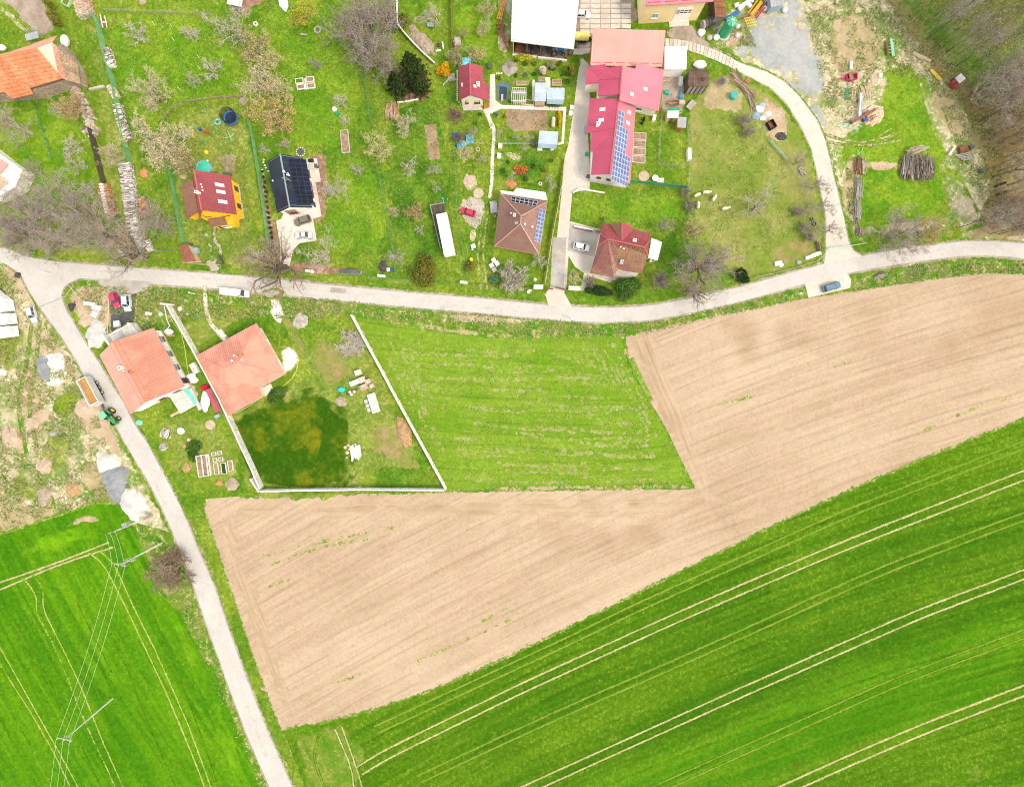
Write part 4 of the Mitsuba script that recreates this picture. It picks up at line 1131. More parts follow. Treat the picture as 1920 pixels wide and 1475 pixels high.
chimney(t,542,329,pl,.4,.4,.8,'white',10)
vents(t,[(534,323)],pl,'white',.2,.5)
vents(t,[(513,340)],pts3([bA,bB,bR1]),'galvanised',.15,.4)
vents(t,[(x,y) for x,y in ((535,305),(538,330),(544,352),(547,378))],pl,'steel_dark',.07,.2)
part(t,'roof_steps',cat([bar(P(528,333,6.9),P(536,332.5,6.8),.08),bar(P(533,337,6.9),P(541,337,6.7),.08),bar(P(536,332.5,6.8),P(546,340,6.5),.08),bar(P(528,333,6.9),P(534,337.5,6.9),.06)]),'galvanised','metal')
for s,w in ((.12,1.4),(.36,2.2),(.55,1.2),(.8,2.2)):
 window(t,g[2],g[3],s,.6,w,1.7,'steel_dark','pane_dark')
a,b=g[2][:2],g[3][:2]
for s0,s1 in ((.40,.66),):
 d=b-a
 n=np.array([d[1],-d[0]])/np.linalg.norm(d)
 c=a+d*(s0+s1)/2+n*.03
 part(t,'brick_panel',box(*c,0,np.linalg.norm(d)*(s1-s0),.05,3.2,math.degrees(math.atan2(d[1],d[0]))),'brick')
a,b=g[1][:2],g[2][:2]
d=b-a
n=np.array([d[1],-d[0]])/np.linalg.norm(d)
c=a+d*.30+n*.03
part(t,'brick_panel',box(*c,0,np.linalg.norm(d)*.36,.05,3.4,math.degrees(math.atan2(d[1],d[0]))),'brick')
window(t,a+n*.05,b+n*.05,.3,1.0,2.0,1.3,'steel_dark','pane_dark')

# ---------------------------------------------------------------- the small crimson roofed house
t=thing('house','small cream walled house with a crimson metal roof beside the black pond','house')
sA,sB,sC,sD=(859.8,126.6,4),(861.2,187.3,4),(906.4,186.5,4),(905.3,125,4)
sR0,sR1=(881,118,6.3),(882,177.8,6.3)
roof(t,[('roof_crimson',[sA,sB,sR1,sR0]),('roof_crimson',[sR0,sR1,(916.7,189.2,2.9),(917.2,157.4,2.9),(906.3,155.3,4),sD])])
ridge_cap(t,sR0,sR1,'ridge_cap_red',.25)
a_,b_,c_,d_=(P(*x) for x in (sA,sB,sC,sD))
g=np.array([a_+[.45,-.45,-.1],b_+[.45,.45,-.1],c_+[-.4,.45,-.1],d_+[-.4,-.45,-.1]])
part(t,'wall',hull([*[[x[0],x[1],0] for x in g],*g,P(*sR0)-[0,.45,.28],P(*sR1)-[0,-.45,.28]]),'plaster_cream')
window(t,g[1],g[2],.24,1.6,.85,1.2,'frame_brown','pane_dark')
window(t,g[1],g[2],.74,1.6,1.5,1.1,'frame_brown','pane_dark',bars=2)
door(t,g[2],g[3],.25,1.0,2.0,'pane_blue')
pl=pts3([sR0,sR1,sC])
chimney(t,897,161,pl,.75,.6,1.1,'plaster_white',0)
skylight(t,890,162,pl,.8,.9,pts3([sR0,sR1]))
vents(t,[(886,131),(886,144),(887,156),(887,169)],pl,'gutter_red',.08,.2)
pl2=pts3([sA,sB,sR0])
vents(t,[(866.5,158),(866.5,160.5),(866.5,163)],pl2,'white',.1,.3)
vents(t,[(877,131),(877,144),(877,156),(877,169)],pl2,'gutter_red',.08,.2)
for x,y in ((915,190),(914,160)):
 o=P(x,y,2.8)
 part(t,'porch_post',box(o[0],o[1],0,.14,.14,2.75),'wood_orange')
part(t,'porch_screen',bar(P(907,200,1.0),P(917,198,1.0),.08,1.9),'wood_orange')
part(t,'doorstep',extr(P2([(868,201),(904,201),(905,207),(869,208)]),.03,.25),'concrete')

# ---------------------------------------------------------------- the brown hipped bungalow
t=thing('house','brown hipped roof bungalow with two blocks of solar panels and a white canopy','house')
A,B,C,D=(938.5,362.5,3),(1026,378,3),(1010.4,477,3),(927,461.5,3)
R0,R1=(977,405,6.2),(976,419.8,6.2)
roof(t,[('roof_brown',[A,B,R0]),('roof_mauve_tile',[B,C,R1,R0]),('roof_brown',[C,D,R1]),('roof_brown',[D,A,R0,R1])])
for a,b in ((A,R0),(B,R0),(C,R1),(D,R1),(R0,R1)):
 ridge_cap(t,a,b,'ridge_cap_brown',.22)
for a,b in ((A,B),(B,C),(C,D),(D,A)):
 part(t,'gutter',tube([P(*a)-[0,0,.17],P(*b)-[0,0,.17]],.1,6),'ridge_cap_brown','satin')
f=inset(ccw(pts3([A,B,C,D])),.6)
walls_of(t,f,2.85,'plaster_cream')
for i in range(4):
 for s in (.3,.7):
  window(t,f[i],f[(i+1)%4],s,.9,1.3,1.2,'frame_brown','pane_dark')
pl=pts3([A,B,R0])
u=P(*B)-P(*A)
u/=np.linalg.norm(u)
n=on_plane(980,375,pl)[1]
v=np.cross(u,n)
v=v if v[1]<0 else -v
solar(t,pl,(959.5,369.3),u*1.14,v*1.0,[(i,j) for i in range(6) for j in range(2)],.03,'solar_frame','solar_navy')
pl=pts3([B,C,R1])
L=P(*C)-P(*B)
L/=np.linalg.norm(L)
n=on_plane(1010,420,pl)[1]
U=np.cross(L,n)
U=U if U[0]>0 else -U
solar(t,pl,(1010.5,390),U*1.0,L*1.08,[(i,j) for i in range(2) for j in range(8)],.03,'solar_frame','solar_blue')
pl=pts3([D,A,R0])
chimney(t,964.5,405,pl,.6,.6,1.1,'concrete_pale',-10)
vents(t,[(958,401)],pl,'white',.14,.5)
skylight(t,968,418,pl,.55,.75,pts3([D,A]),'pane_blue')
pl=pts3([B,C,R1])
vents(t,[(984,421),(998,426)],pl,'white',.18,.4)
vents(t,[(981,407),(981,413),(990,450)],pl,'steel_dark',.07,.2)
part(t,'canopy',slab(pts3([(937.5,356.5,2.8),(962.5,360,2.8),(968.7,352.5,2.7),(1023,360.4,2.7),(1026.5,376,3.0),(940,363,3.0)]),.06),'white_sheet','satin')
for x,y in ((940,358),(970,354),(996,357),(1021,361)):
 o=P(x,y,2.7)
 part(t,'canopy_post',box(o[0],o[1],0,.12,.12,2.66),'white')

# ---------------------------------------------------------------- the red house with the white carport
t=thing('house','red tiled house with hipped gables, mossy south slope and a white car beside it','house')
TL,TR,Rl,Rr=(1129,418,3.4),(1220,437.5,3.4),(1139.6,448.3,7.6),(1208,463.5,7.6)
HL,GL,GR=(1126,437.5,5.4),(1121,461,5.6),(1214.6,479,5.4)
HR=(1217,452,5.2)
BL,N1,N2,BR=(1107,511.5,2.9),(1151,520.4,2.9),(1158,505,3.6),(1203,512.5,3.2)
roof(t,[('roof_wine',[TL,TR,HR,Rr,Rl,HL]),('roof_wine',[HL,Rl,GL]),('roof_wine_moss',[Rl,Rr,GR,BR,N2,N1,BL,GL]),('roof_wine',[HR,GR,Rr])],.2)
roof(t,[('roof_wine_old',[(1143.7,420,4.2),(1166.5,416.5,6.3),(1166,452.5,7.0)]),('roof_wine',[(1166.5,416.5,6.3),(1180,420,5.3),(1188.5,430,4.4),(1166,452.5,7.0)])],.18,name='dormer_roof')
for a,b in ((Rl,Rr),(Rl,HL),(Rl,GL),(Rr,HR),(Rr,GR),((1166.5,416.5,6.3),(1166,452.5,7.0))):
 ridge_cap(t,a,b,'ridge_cap_red',.24)
f=inset(ccw(pts3([TL,TR,GR,BR,N2,N1,BL])),.5)
walls_of(t,f,2.9,'plaster_cream',[[*[[*q,2.0] for q in inset(ccw(pts3([TL,TR,BR,BL])),.9)],P(*Rl)+[1.2,0,-1.3],P(*Rr)+[-1.6,0,-1.5],P(*HL)+[.7,0,-.9],P(*GL)+[.8,0,-.9],P(*GR)+[-1.2,0,-1.3],P(*HR)+[-1.0,0,-1.0]],[P(1150,424,1),P(1182,430,1),P(1164,452,1),P(1150,424,4),P(1182,430,4),P(1166.3,420,5.9),P(1166,450,6.6)]])
for i in range(len(f)):
 a,b=f[i],f[(i+1)%len(f)]
 if np.linalg.norm(b-a)>5:
  for s in (.3,.7):
   window(t,a,b,s,.9,1.3,1.2,'frame_brown','pane_dark')
pl=pts3([TL,TR,Rl])
chimney(t,1188.5,452,pl,.7,.6,1.0,'plaster_white',-12)
pl=pts3([Rl,Rr,BL])
skylight(t,1165.6,490.6,pl,.8,1.2,pts3([Rl,Rr]),'pane_blue')
vents(t,[(1163,464),(1169,467)],pl,'white',.12,.4)
vents(t,[(1141+i*8.4,455+i*1.75) for i in range(9)],pl,'gutter_red',.09,.2)
part(t,'terrace',extr(P2([(1150,508),(1200,508),(1193,518),(1150,526),(1120,520)]),.02,.14),'concrete')
k=thing('carport','white flat roofed carport on the east side of the red tiled house','carport')
part(k,'roof',slab(pts3([(1222,446,2.7),(1241.7,454,2.7),(1233,488.5,2.7),(1215,484,2.7)]),.12),'white_sheet','satin')
for x,y in ((1223,449),(1239.5,455.5),(1231.5,486.5),(1218,482)):
 o=P(x,y,2.7)
 part(k,'post',box(o[0],o[1],0,.14,.14,2.58),'white')

# ---------------------------------------------------------------- the long farm: salmon hall, pink house, long wing
t=thing('barn','barn with a broad pale salmon roof north of the long pink roofed farmhouse','barn')
A,B,C,D=(1112,54,6.6),(1248,57.3,6.6),(1241.7,123.5,5),(1107.3,121,5)
roof(t,[('roof_salmon',[A,B,C,D])])
f=inset(ccw(pts3([A,B,C,D])),.5)
walls_of(t,f,4.75,'brick_raw',[[*[[*q,3.0] for q in f],*[P(*q)*[1,1,0]+[s,-.6,6.3] for q,s in ((A,.6),(B,-.6))],*[P(*q)*[1,1,0]+[s,.6,4.78] for q,s in ((C,-.6),(D,.6))]]])
for i in range(6):
 s0,s1=(i+.12)/6,(i+.88)/6
 a,b=P(*D),P(*C)
 part(t,'snow_guard',bar(a*(1-s0)+b*s0+[0,.45,.14],a*(1-s1)+b*s1+[0,.45,.14],.08,.14),'gutter_red','satin')
part(t,'gutter',bar(P(*D)+[0,-.1,-.1],P(*C)+[0,-.1,-.1],.16,.14),'wood_pale')
a,b=f[np.argmin(f[:,0]-f[:,1]*.01)],None
k=thing('shed','white flat roofed annex shed against the east end of the salmon roofed barn','shed')
part(k,'roof',slab(pts3([(1246,87.5,4),(1288.5,87,4),(1287,129,3.8),(1246,130,3.8)]),.15),'white_sheet','satin')
part(k,'wall',extr(inset(ccw(pts3([(1246,87.5,4),(1288.5,87,4),(1287,129,3.8),(1246,130,3.8)])),.25),0,3.7),'white')
part(k,'fascia',bar(P(1246,131,3.4),P(1286.5,130,3.4),.05,.7),'white')

t=thing('farmhouse','long farmhouse with pink metal roofs and a large field of blue solar panels','farmhouse')
R0,R1=(1166.7,123,7.6),(1161.5,188.5,7.6)
roof(t,[('roof_pink',[(1101,126,4.4),(1135,120,5.9),(1136.5,128,5.9),R0,(1164,147,7.5),(1123,149.5,5.1),(1122,155,5.1),(1098,158.5,4.4)]),
         ('roof_rose',[R0,(1191.7,129.5,6.4),(1193.7,116.7,6.4),(1245,131,3.7),(1235,208.5,3.7),R1]),
         ('roof_pink',[(1123,149,5.0),(1164,147,7.4),(1160.5,177,7.4),(1121,179.5,5.0)])])
ridge_cap(t,R0,R1,'ridge_cap_red',.3)
q=pts3([(1101,126,4.4),(1098,158.5,4.4),(1122,155,4.9),(1121,179.5,4.9),(1161,188,4),(1235,208.5,3.7),(1245,131,3.7),(1193.7,117,4)])
f=inset(ccw(q),.5)
part(t,'wall',cat([extr(f,0,3.4),hull([[*x,3.0] for x in inset(ccw(pts3([(1163,190,5),(1235,208.5,3.7),(1244,131,3.7),(1170,126,5)])),.45)]+[P(*R1)+[.3,.5,-.32],P(*R0)+[.3,-.5,-.32],P(1235,208.5,3.7)+[-.5,.5,-.12],P(1245,131,3.7)+[-.5,-.5,-.12]]),hull([[*x,2.5] for x in inset(ccw(pts3([(1123,149,5),(1165,147,5),(1161,178,5),(1121,179.5,5)])),.4)]+[P(1164,147,6.8),P(1160.5,176,6.8),P(1123.5,149,4.5)+[.3,0,0],P(1122,178.5,4.5)+[.3,.3,0]]),hull([[*x,2.5] for x in inset(ccw(pts3([(1101,126,4),(1135,121,4),(1165,124,4),(1163,147,4),(1122,154,4),(1098.5,158,4)])),.4)]+[P(1102,127,3.7)+[.3,0,0],P(1099,157.5,3.7)+[.3,.2,0],P(1160,127,6.0),P(1160,145,6.0)])]),'plaster_cream')
qa,qb=P(1163,190,5)[:2]+[0,.45],P(1235,208.5,3.7)[:2]+[-.4,.45]
window(t,qa,qb,.56,1.9,1.6,1.1,'frame_white','pane_dark')
pl=pts3([R0,R1,(1235,208.5,3.7)])
for x,y in ((1184.6,177),(1210,167.5)):
 skylight(t,x,y,pl,.95,1.15,pts3([R0,R1]))
# long wing
LR0,LR1=(1160,186,7.0),(1143.7,326,7.0)
RT,RB,LT,LB=(1192,202,3.6),(1181.5,345,3.2),(1106,184.5,4.2),(1108,328,4.2)
roof(t,[('roof_pink',[(1106,184.5,4.3),(1099.5,249.5,3.9),(1108,249,4.3),LR_:=(1151.5,240,6.98),LR0]),
         ('roof_pink',[(1109.5,245,4.28),(1106,285.5,4.0),(1112.5,283,4.3),(1147.6,281,6.9),(1151.5,238,6.9)]),
         ('roof_pink',[(1112.5,280,4.34),LB,LR1,(1148,279,6.97)]),
         ('roof_rose',[LR0,LR1,RB,RT])],name='wing_roof')
ridge_cap(t,LR0,LR1,'ridge_cap_red',.3)
q=inset(ccw(pts3([(1110,185,4),LB,RB,RT])),.5)
L=P(*LR1)-P(*LR0)
L/=np.linalg.norm(L)
part(t,'wing_wall',hull([[*x,0] for x in q]+[[*x,3.05] for x in q]+[P(*LR0)+L*.6-[0,0,.8],P(*LR1)-L*.6-[0,0,.36],P(*LB)-L*.5+[.7,0,-.15],P(*LT)+L*.5+[.7,0,-.9]]),'plaster_white')
ia=np.argsort(q[:,1])[:2]
a,b=sorted((q[ia[0]],q[ia[1]]),key=lambda x:x[0])
for s in (.20,.47):
 window(t,a,b,s,1.9,1.25,1.0,'frame_orange','pane_dark',bars=0)
part(t,'plinth',extr(np.array([a+[-.1,-.02],b+[.1,-.02],b+[.1,-.5],a+[-.1,-.5]]),.02,.5),'concrete')
pl=pts3([LR0,LR1,RB])
n=on_plane(1165,280,pl)[1]
U=np.cross(L,n)
U=U if U[0]>0 else -U
cells=[(i,j) for j in range(14) for i in range(2 if j<3 else 4 if j<8 else 6)]
solar(t,pl,(1159.6,206.3),U*.98,L*1.27,cells,.02)
for x,y in ((1179.6,211),(1177,231)):
 skylight(t,x,y,pl,.95,1.3,pts3([LR0,LR1]))
pl=pts3([(1106,184.5,4.3),LR0,(1099.5,249.5,3.9)])
for x,y in ((1129.5,205.5),(1127,225.5)):
 skylight(t,x,y,pl,.9,1.5,pts3([LR0,LR1]))
chimney(t,1120.5,236,pl,.8,.55,1.3,'plaster_white',5)
part(t,'downpipe',tube([P(1111,332,3.9),P(1110,333,3.3),P(1106,340.5,.1)],.06,6),'galvanised')

# ---------------------------------------------------------------- the white machine hall
t=thing('machine_hall','open fronted machine hall with a dazzling white roof and blue tractor inside','machine hall')
part(t,'roof',slab(pts3([(962,-44,5.2),(1090,-42,5.2),(1076,92,5.0),(958,77,5.0)]),.25),'white_sheet','satin')
for i in range(8):
 a,b=P(958,74,5.02),P(1076,88.5,5.02)
 s0,s1=(i+.12)/8,(i+.86)/8
 part(t,'snow_guard',bar(a*(1-s0)+b*s0+[0,0,.1],a*(1-s1)+b*s1+[0,0,.1],.07,.12),'galvanised','satin')
fl,fr,bl,br=P(962,102),P(1064,113.5),P(966,70)[:3],P(1076,78)
bl,br=P(964,0,0),P(1078,6,0)
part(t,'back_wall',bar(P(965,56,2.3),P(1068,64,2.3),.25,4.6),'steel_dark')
part(t,'side_wall',bar(P(964,-10,2.3),P(962.5,92,2.3),.2,4.6),'concrete')
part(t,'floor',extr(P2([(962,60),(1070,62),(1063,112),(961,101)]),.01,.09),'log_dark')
for i,(x,y,l_,w_,h_,kd) in enumerate(((974,92,2.4,1.6,1.6,'machine_rust'),(988,95,1.6,1.8,1.2,'steel_dark'),(1003,97,2.2,1.4,1.5,'wood_dark'),(1018,96,1.5,1.8,1.9,'steel_dark'))):
 part(t,'stored_machine',cat([box(*P(x,y)[:2],.09,l_,w_,h_*.5,i*7),box(*P(x,y-2)[:2],.09+h_*.5,l_*.55,w_*.7,h_*.5,i*7+4)]),kd)
for i in range(5):
 o=P(962.5,100.5)*(1-i/4)+P(1062,110)*i/4
 part(t,'post',box(o[0],o[1],.09,.28,.28,4.7,-6),'machine_rust')
part(t,'apron_wall',bar(P(961,103,.3),P(1006,107.5,.3),.35,.6),'concrete_pale')
part(t,'apron_wall',bar(P(1008,108,.3),P(1063,114,.3),.35,.6),'concrete_pale')

# ---------------------------------------------------------------- the cream hall with the roller door
t=thing('workshop','cream walled workshop with pink roof and tall white sectional door at top edge','workshop')
a,b=P(1197,45)[:2],P(1305.4,38.5)[:2]
d=(b-a)/np.linalg.norm(b-a)
nn=np.array([-d[1],d[0]])
f=np.array([a,b,b+nn*13,a+nn*13])
part(t,'wall',extr(f,0,6.9),'plaster_straw')
q=[[*(f[0]-nn*.6-d*.1),6.9],[*(f[1]-nn*.6+d*1.4),6.9],[*(f[1]+nn*7+d*1.4),9.4],[*(f[0]+nn*7-d*.1),9.4]]
part(t,'roof',slab(q,.2),'roof_rose','satin')
q2=[[*(f[3]+nn*.6-d*.1),6.9],[*(f[2]+nn*.6+d*1.4),6.9],q[2],q[3]]
part(t,'roof',slab(q2,.2),'roof_rose','satin')
part(t,'gable_wall',hull([[*(f[0]+d*.1),6.5],[*(f[3]+d*.1),6.5],[*(f[1]-d*.1),6.5],[*(f[2]-d*.1),6.5],[*(f[0]+nn*7),9.1],[*(f[1]+nn*7),9.1]]),'plaster_straw')
for i in range(4):
 s0,s1=V(q[0])*(1-(i+.1)/4)+V(q[1])*(i+.1)/4,V(q[0])*(1-(i+.88)/4)+V(q[1])*(i+.88)/4
 part(t,'snow_guard',bar(s0+[*(nn*.5),.25],s1+[*(nn*.5),.25],.08,.14),'gutter_red','satin')
window(t,f[0],f[1],.235,1.8,1.7,1.5,'frame_white','pane_blue')
w=np.linalg.norm(b-a)
c=a+d*w*.70-nn*.04
k=part(t,'sectional_door',cat([box(*c,.1+j*.78,4.2,.1,.76,math.degrees(math.atan2(d[1],d[0]))) for j in range(6)]),'frame_white','satin')
for j in (3,4):
 for i in range(4):
  cc_=a+d*(w*.70-1.55+i*1.03)-nn*.1
  part(k,'pane',box(*cc_,.1+j*.62+1.0,.85,.03,.32,math.degrees(math.atan2(d[1],d[0]))),'pane_dark','pane')
part(t,'ramp',extr(np.array([c-d*2.7,c+d*2.6,c+d*2.6-nn*1.4,c-d*2.7-nn*1.4]),.01,.22),'slab_beige')
window(t,f[3],f[0],.5,3.5,1.2,1.4,'frame_white','pane_dark')

# ---------------------------------------------------------------- the old farmhouse, top left
t=thing('farmhouse','old farmhouse with orange clay tiles and mossy east roof at the left edge','farmhouse')
roof(t,[('roof_clay',[(-40,112,8),(70,90,8),(117,147,4.4),(55,165,4.1),(62.5,176,3.6),(21,185.4,3.6),(8,173,4.1),(-40,178,4.1)]),
         ('roof_clay_faded',[(-40,112,8),(20,97,7.2),(106,66.7,4.6),(97,80,6.6),(70,90,8)]),
         ('roof_beige',[(70,90,8),(97,80,6.6),(109,138,5.0),(117,147,4.4)]),
         ('roof_clay_faded',[(97,80,6.6),(105,85,6.2),(126,151,4.0),(117,147,4.4),(109,138,5.0)]),
         ('roof_moss',[(105,85,6.2),(112,92,5.0),(144,117,3.4),(151,158,3.1),(126,151,4.0)])],.2,'matte')
ridge_cap(t,(-40,112,8),(70,90,8),'ridge_cap_orange',.3)
f=inset(ccw(pts3([(-40,112,4),(106,70,4.5),(140,118,3.4),(148,156,3.1),(117,150,4),(58,172,4),(-40,180,4)])),.5)
walls_of(t,f,3.0,'rubble',[[*[[*x,2.5] for x in inset(ccw(pts3([(-40,112,4),(100,80,5),(117,147,4.4),(-40,178,4.1)])),.9)],P(-40,112,7.6),P(69,91,7.6)]])
single('plank',bar(P(78,167,2.4),P(86,171,2.2),.3,.1),'white','short white board leaning on the south side of the old clay tiled farmhouse','board')
k=thing('scaffold','grey aluminium ladder scaffold against the north side of the old clay tiled farmhouse','scaffold')
part(k,'platform',box(*P(60,68,2)[:2],1.9,3.4,1.8,.15,15),'galvanised','metal')
for i in range(5):
 part(k,'bar',bar(P(44+i*4,54-i*.6,.3),P(50+i*4,62-i*.6,2.0),.12),'galvanised','metal')
for x,y in ((50,66),(72,60),(70,72),(53,76)):
 o=P(x,y,1.9)
 part(k,'leg',box(o[0],o[1],0,.1,.1,1.95),'galvanised','metal')
single('caravan',blob([*P(121,77,1)[:2],.9],(1.0,1.7,.9),3,.08,2,0),'tarp_white','white tarpaulin covered vehicle by the corner of the old clay tiled farmhouse','covered vehicle',smooth=True)

# ---------------------------------------------------------------- the white house cut by the left edge
t=thing('house','white flat roofed house with a small pink roof cut by the left edge','house')
q=[(-40,256,3.4),(10,296,3.4),(43,318,3.4),(28,352,3.4),(0,367,3.4),(-40,380,3.4)]
part(t,'roof',slab(pts3(q),.2),'concrete_pale')
roof(t,[('roof_salmon',[(-40,270,4.0),(0,298,4.0),(15,308,4.0),(0,325,3.7),(-40,350,3.7)])],.15,name='upper_roof')
part(t,'gravel_bed',extr(inset(ccw(pts3([(0,327,3.4),(10,332,3.4),(20,343,3.4),(2,356,3.4),(-30,360,3.4)])),.2),3.402,3.5),'soil_pale')
part(t,'wall',extr(inset(ccw(pts3(q)),.3),0,3.18),'plaster_white')

# ---------------------------------------------------------------- sheds and greenhouses
def shed(label,q,zt,roofkd,wallkd,tilt=0.3,cat_='shed',mat='matte',over=.2,doorpos=None,name='shed'):
 """q: four roof corners at height zt, in order; the first edge is raised by tilt"""
 t=thing(name,label,cat_)
 zz=[zt+tilt,zt+tilt,zt,zt]
 pq=[(x,y,z) for (x,y),z in zip(q,zz)]
 part(t,'roof',slab(pts3(pq),.1),roofkd,mat)
 f=inset(ccw(pts3([(x,y,zt) for x,y in q])),over)
 part(t,'wall',extr(f,0,zt-.1),wallkd)
 i=np.argsort(f[:,1])[:2]
 a,b=sorted((f[i[0]],f[i[1]]),key=lambda x:x[0])
 if doorpos is not None:
  door(t,a,b,doorpos,.9,min(1.9,zt-.3),'wood_brown')
 return t,a,b

t,a,b=shed('dark slatted wooden barn with a brown board roof on the edge of the sheep pasture',[(1291.7,129),(1329,132),(1329,162.5),(1290.6,162)],3.6,'roof_board','wood_dark',.2)
for i in range(13):
 c=a+(b-a)*(i+.5)/13
 part(t,'plank',box(c[0],c[1]-.04,.05,.26,.08,3.3,0),'wood_grey' if i%3 else 'wood_dark')
part(t,'tin_patch',cat([cyl(*P(1317,147,3.75),.15,.12,8),cyl(*P(1317.5,151,3.75),.15,.12,8)]),'black')
t,a,b=shed('brown rusty roofed open wood shed at the top edge beside the cream workshop',[(1336,-30),(1358,-30),(1361.5,33),(1341,32)],3.4,'roof_rust','wood_dark',.2)
for i in range(7):
 c=a+(b-a)*(i+.5)/7
 part(t,'plank',box(c[0],c[1]-.04,.05,.2,.08,3.0,0),'wood_grey')
t,a,b=shed('blue grey steel container at the top edge by the gravel yard',[(1440,-30),(1470,-30),(1471,9),(1446,14)],2.6,'tin_grey','sheet_blue_dark',.02)
t,a,b=shed('cream garden shed with a green ridge behind the pink farmhouse',[(1252.5,203),(1273.5,203),(1272,221),(1251,221)],2.3,'plaster_cream','wood_pale',.3,doorpos=.5)
part(t,'green_strip',slab(pts3([(1252.5,201.5,2.75),(1273.8,201.5,2.75),(1273.4,207.5,2.6),(1252.2,207.5,2.6)]),.08),'plastic_green')
t,a,b=shed('orange wooden garden hut with a grey lid roof behind the pink farmhouse',[(1271,219),(1287.5,220),(1286,240),(1270,239)],2.2,'tin_grey','wood_orange',.15,doorpos=.4)
t,a,b=shed('western one of the two touching pale blue roofed garden sheds by the greenhouse',[(1003.5,155),(1026,155),(1023.5,190.5),(1002,190)],2.6,'sheet_blue_grey','wood_pale',.3,mat='satin')
part(t,'roof_band',slab(pts3([(1003,168.5,2.82),(1025,168.7,2.82),(1024.7,173,2.78),(1002.7,172.8,2.78)]),.05),'white','satin')
t,a,b=shed('lower eastern one of the two touching pale blue roofed garden sheds by the greenhouse',[(1026,164.5),(1059,165),(1058,187),(1025,186.5)],2.4,'sheet_blue_grey','sheet_blue_dark',.3,mat='satin')
part(t,'front_roof',slab(pts3([(1025,187,2.35),(1057.5,187,2.35),(1055.5,196,1.7),(1025,195,1.7)]),.06),'sheet_blue_dark','satin')
t,a,b=shed('pale blue roofed garden hut south of the brown vegetable plot',[(1011.5,245),(1047,247),(1045,271),(1009,270)],2.5,'sheet_blue_grey','wood_pale',.3,mat='satin')
part(t,'front_roof',slab(pts3([(1009,270.5,2.45),(1044.5,271,2.45),(1042.5,279,1.8),(1009,277,1.8)]),.06),'sheet_blue_dark','satin')
t,a,b=shed('small rusty gate shelter with a brown roof by the road below the yellow house',[(335,462),(350,456),(368,490),(343,491)],2.5,'roof_wine_old','wood_pale',.15)
t=thing('greenhouse','small glass greenhouse with a white frame between pond and blue sheds','greenhouse')
q=P2([(960.5,163),(986.5,164),(986,189),(959,188)],1.9)
bars=[]
rid=(V([*(q[0]+q[3])/2,2.3]),V([*(q[1]+q[2])/2,2.3]))
for s in np.linspace(0,1,8):
 u0,u1=V([*(q[0]*(1-s)+q[1]*s),1.6]),V([*(q[3]*(1-s)+q[2]*s),1.6])
 r=rid[0]*(1-s)+rid[1]*s
 bars+=[bar(u0,r,.09),bar(u1,r,.09),bar(u0*[1,1,0],u0,.09),bar(u1*[1,1,0],u1,.09)]
bars+=[bar(rid[0],rid[1],.1)]+[bar(V([*q[i],1.6]),V([*q[j],1.6]),.09) for i,j in ((0,1),(2,3),(1,2),(3,0))]
part(t,'frame',cat(bars),'frame_white','satin')
part(t,'glass_roof',cat([frustum([V([*q[0],1.61]),V([*q[1],1.61]),rid[1],rid[0]],[V([*q[0],1.615]),V([*q[1],1.615]),rid[1]+[0,0,.005],rid[0]+[0,0,.005]])]),'white','glass')
part(t,'glass_roof',cat([frustum([V([*q[2],1.61]),V([*q[3],1.61]),rid[0],rid[1]],[V([*q[2],1.615]),V([*q[3],1.615]),rid[0]+[0,0,.005],rid[1]+[0,0,.005]])]),'white','glass')
part(t,'bench',cat([box(*((q[0]+q[1])/2-[0,.5]),0,3.2,.7,.7),box(*((q[3]+q[2])/2+[0,.5]),0,3.2,.7,.7)]),'wood_grey')
# ---------------------------------------------------------------- trees: limbs, branches, twigs and buds grown level by level
def prisms(p0,p1,r0,r1,sides):
 d=p1-p0
 ln=np.linalg.norm(d,axis=1,keepdims=True)+1e-9
 t=d/ln
 a=np.cross(t,np.where(np.abs(t[:,2:])<0.9,[0,0,1.0],[1.0,0,0]))
 a/=np.linalg.norm(a,axis=1,keepdims=True)+1e-9
 b=np.cross(t,a)
 ang=np.arange(sides)*2*np.pi/sides
 off=np.cos(ang)[None,:,None]*a[:,None]+np.sin(ang)[None,:,None]*b[:,None]
 v=np.concatenate([p0[:,None]+off*r0[:,None,None],p1[:,None]+off*r1[:,None,None]],1)
 n=len(p0)
 i=np.arange(sides)
 j=(i+1)%sides
 f=np.vstack([np.c_[i,j,j+sides],np.c_[i,j+sides,i+sides]])
 f=(f[None]+(np.arange(n)*2*sides)[:,None,None]).reshape(-1,3)
 return v.reshape(-1,3),f

def unit(v):
 return v/(np.linalg.norm(v,axis=-1,keepdims=True)+1e-9)

def leaves(c,size,g,up=.3):
 """little diamond faces about the points c"""
 n=len(c)
 a=unit(g.normal(size=(n,3)))
 b=unit(np.cross(a,g.normal(size=(n,3))+[0,0,up]))
 s=size*(.6+.8*g.random((n,1)))
 v=np.stack([c-a*s,c+b*s*.6,c+a*s,c-b*s*.6],1).reshape(-1,3)
 i=np.arange(n)[:,None]*4
 return v,np.vstack([np.c_[i,i+1,i+2],np.c_[i,i+2,i+3]])

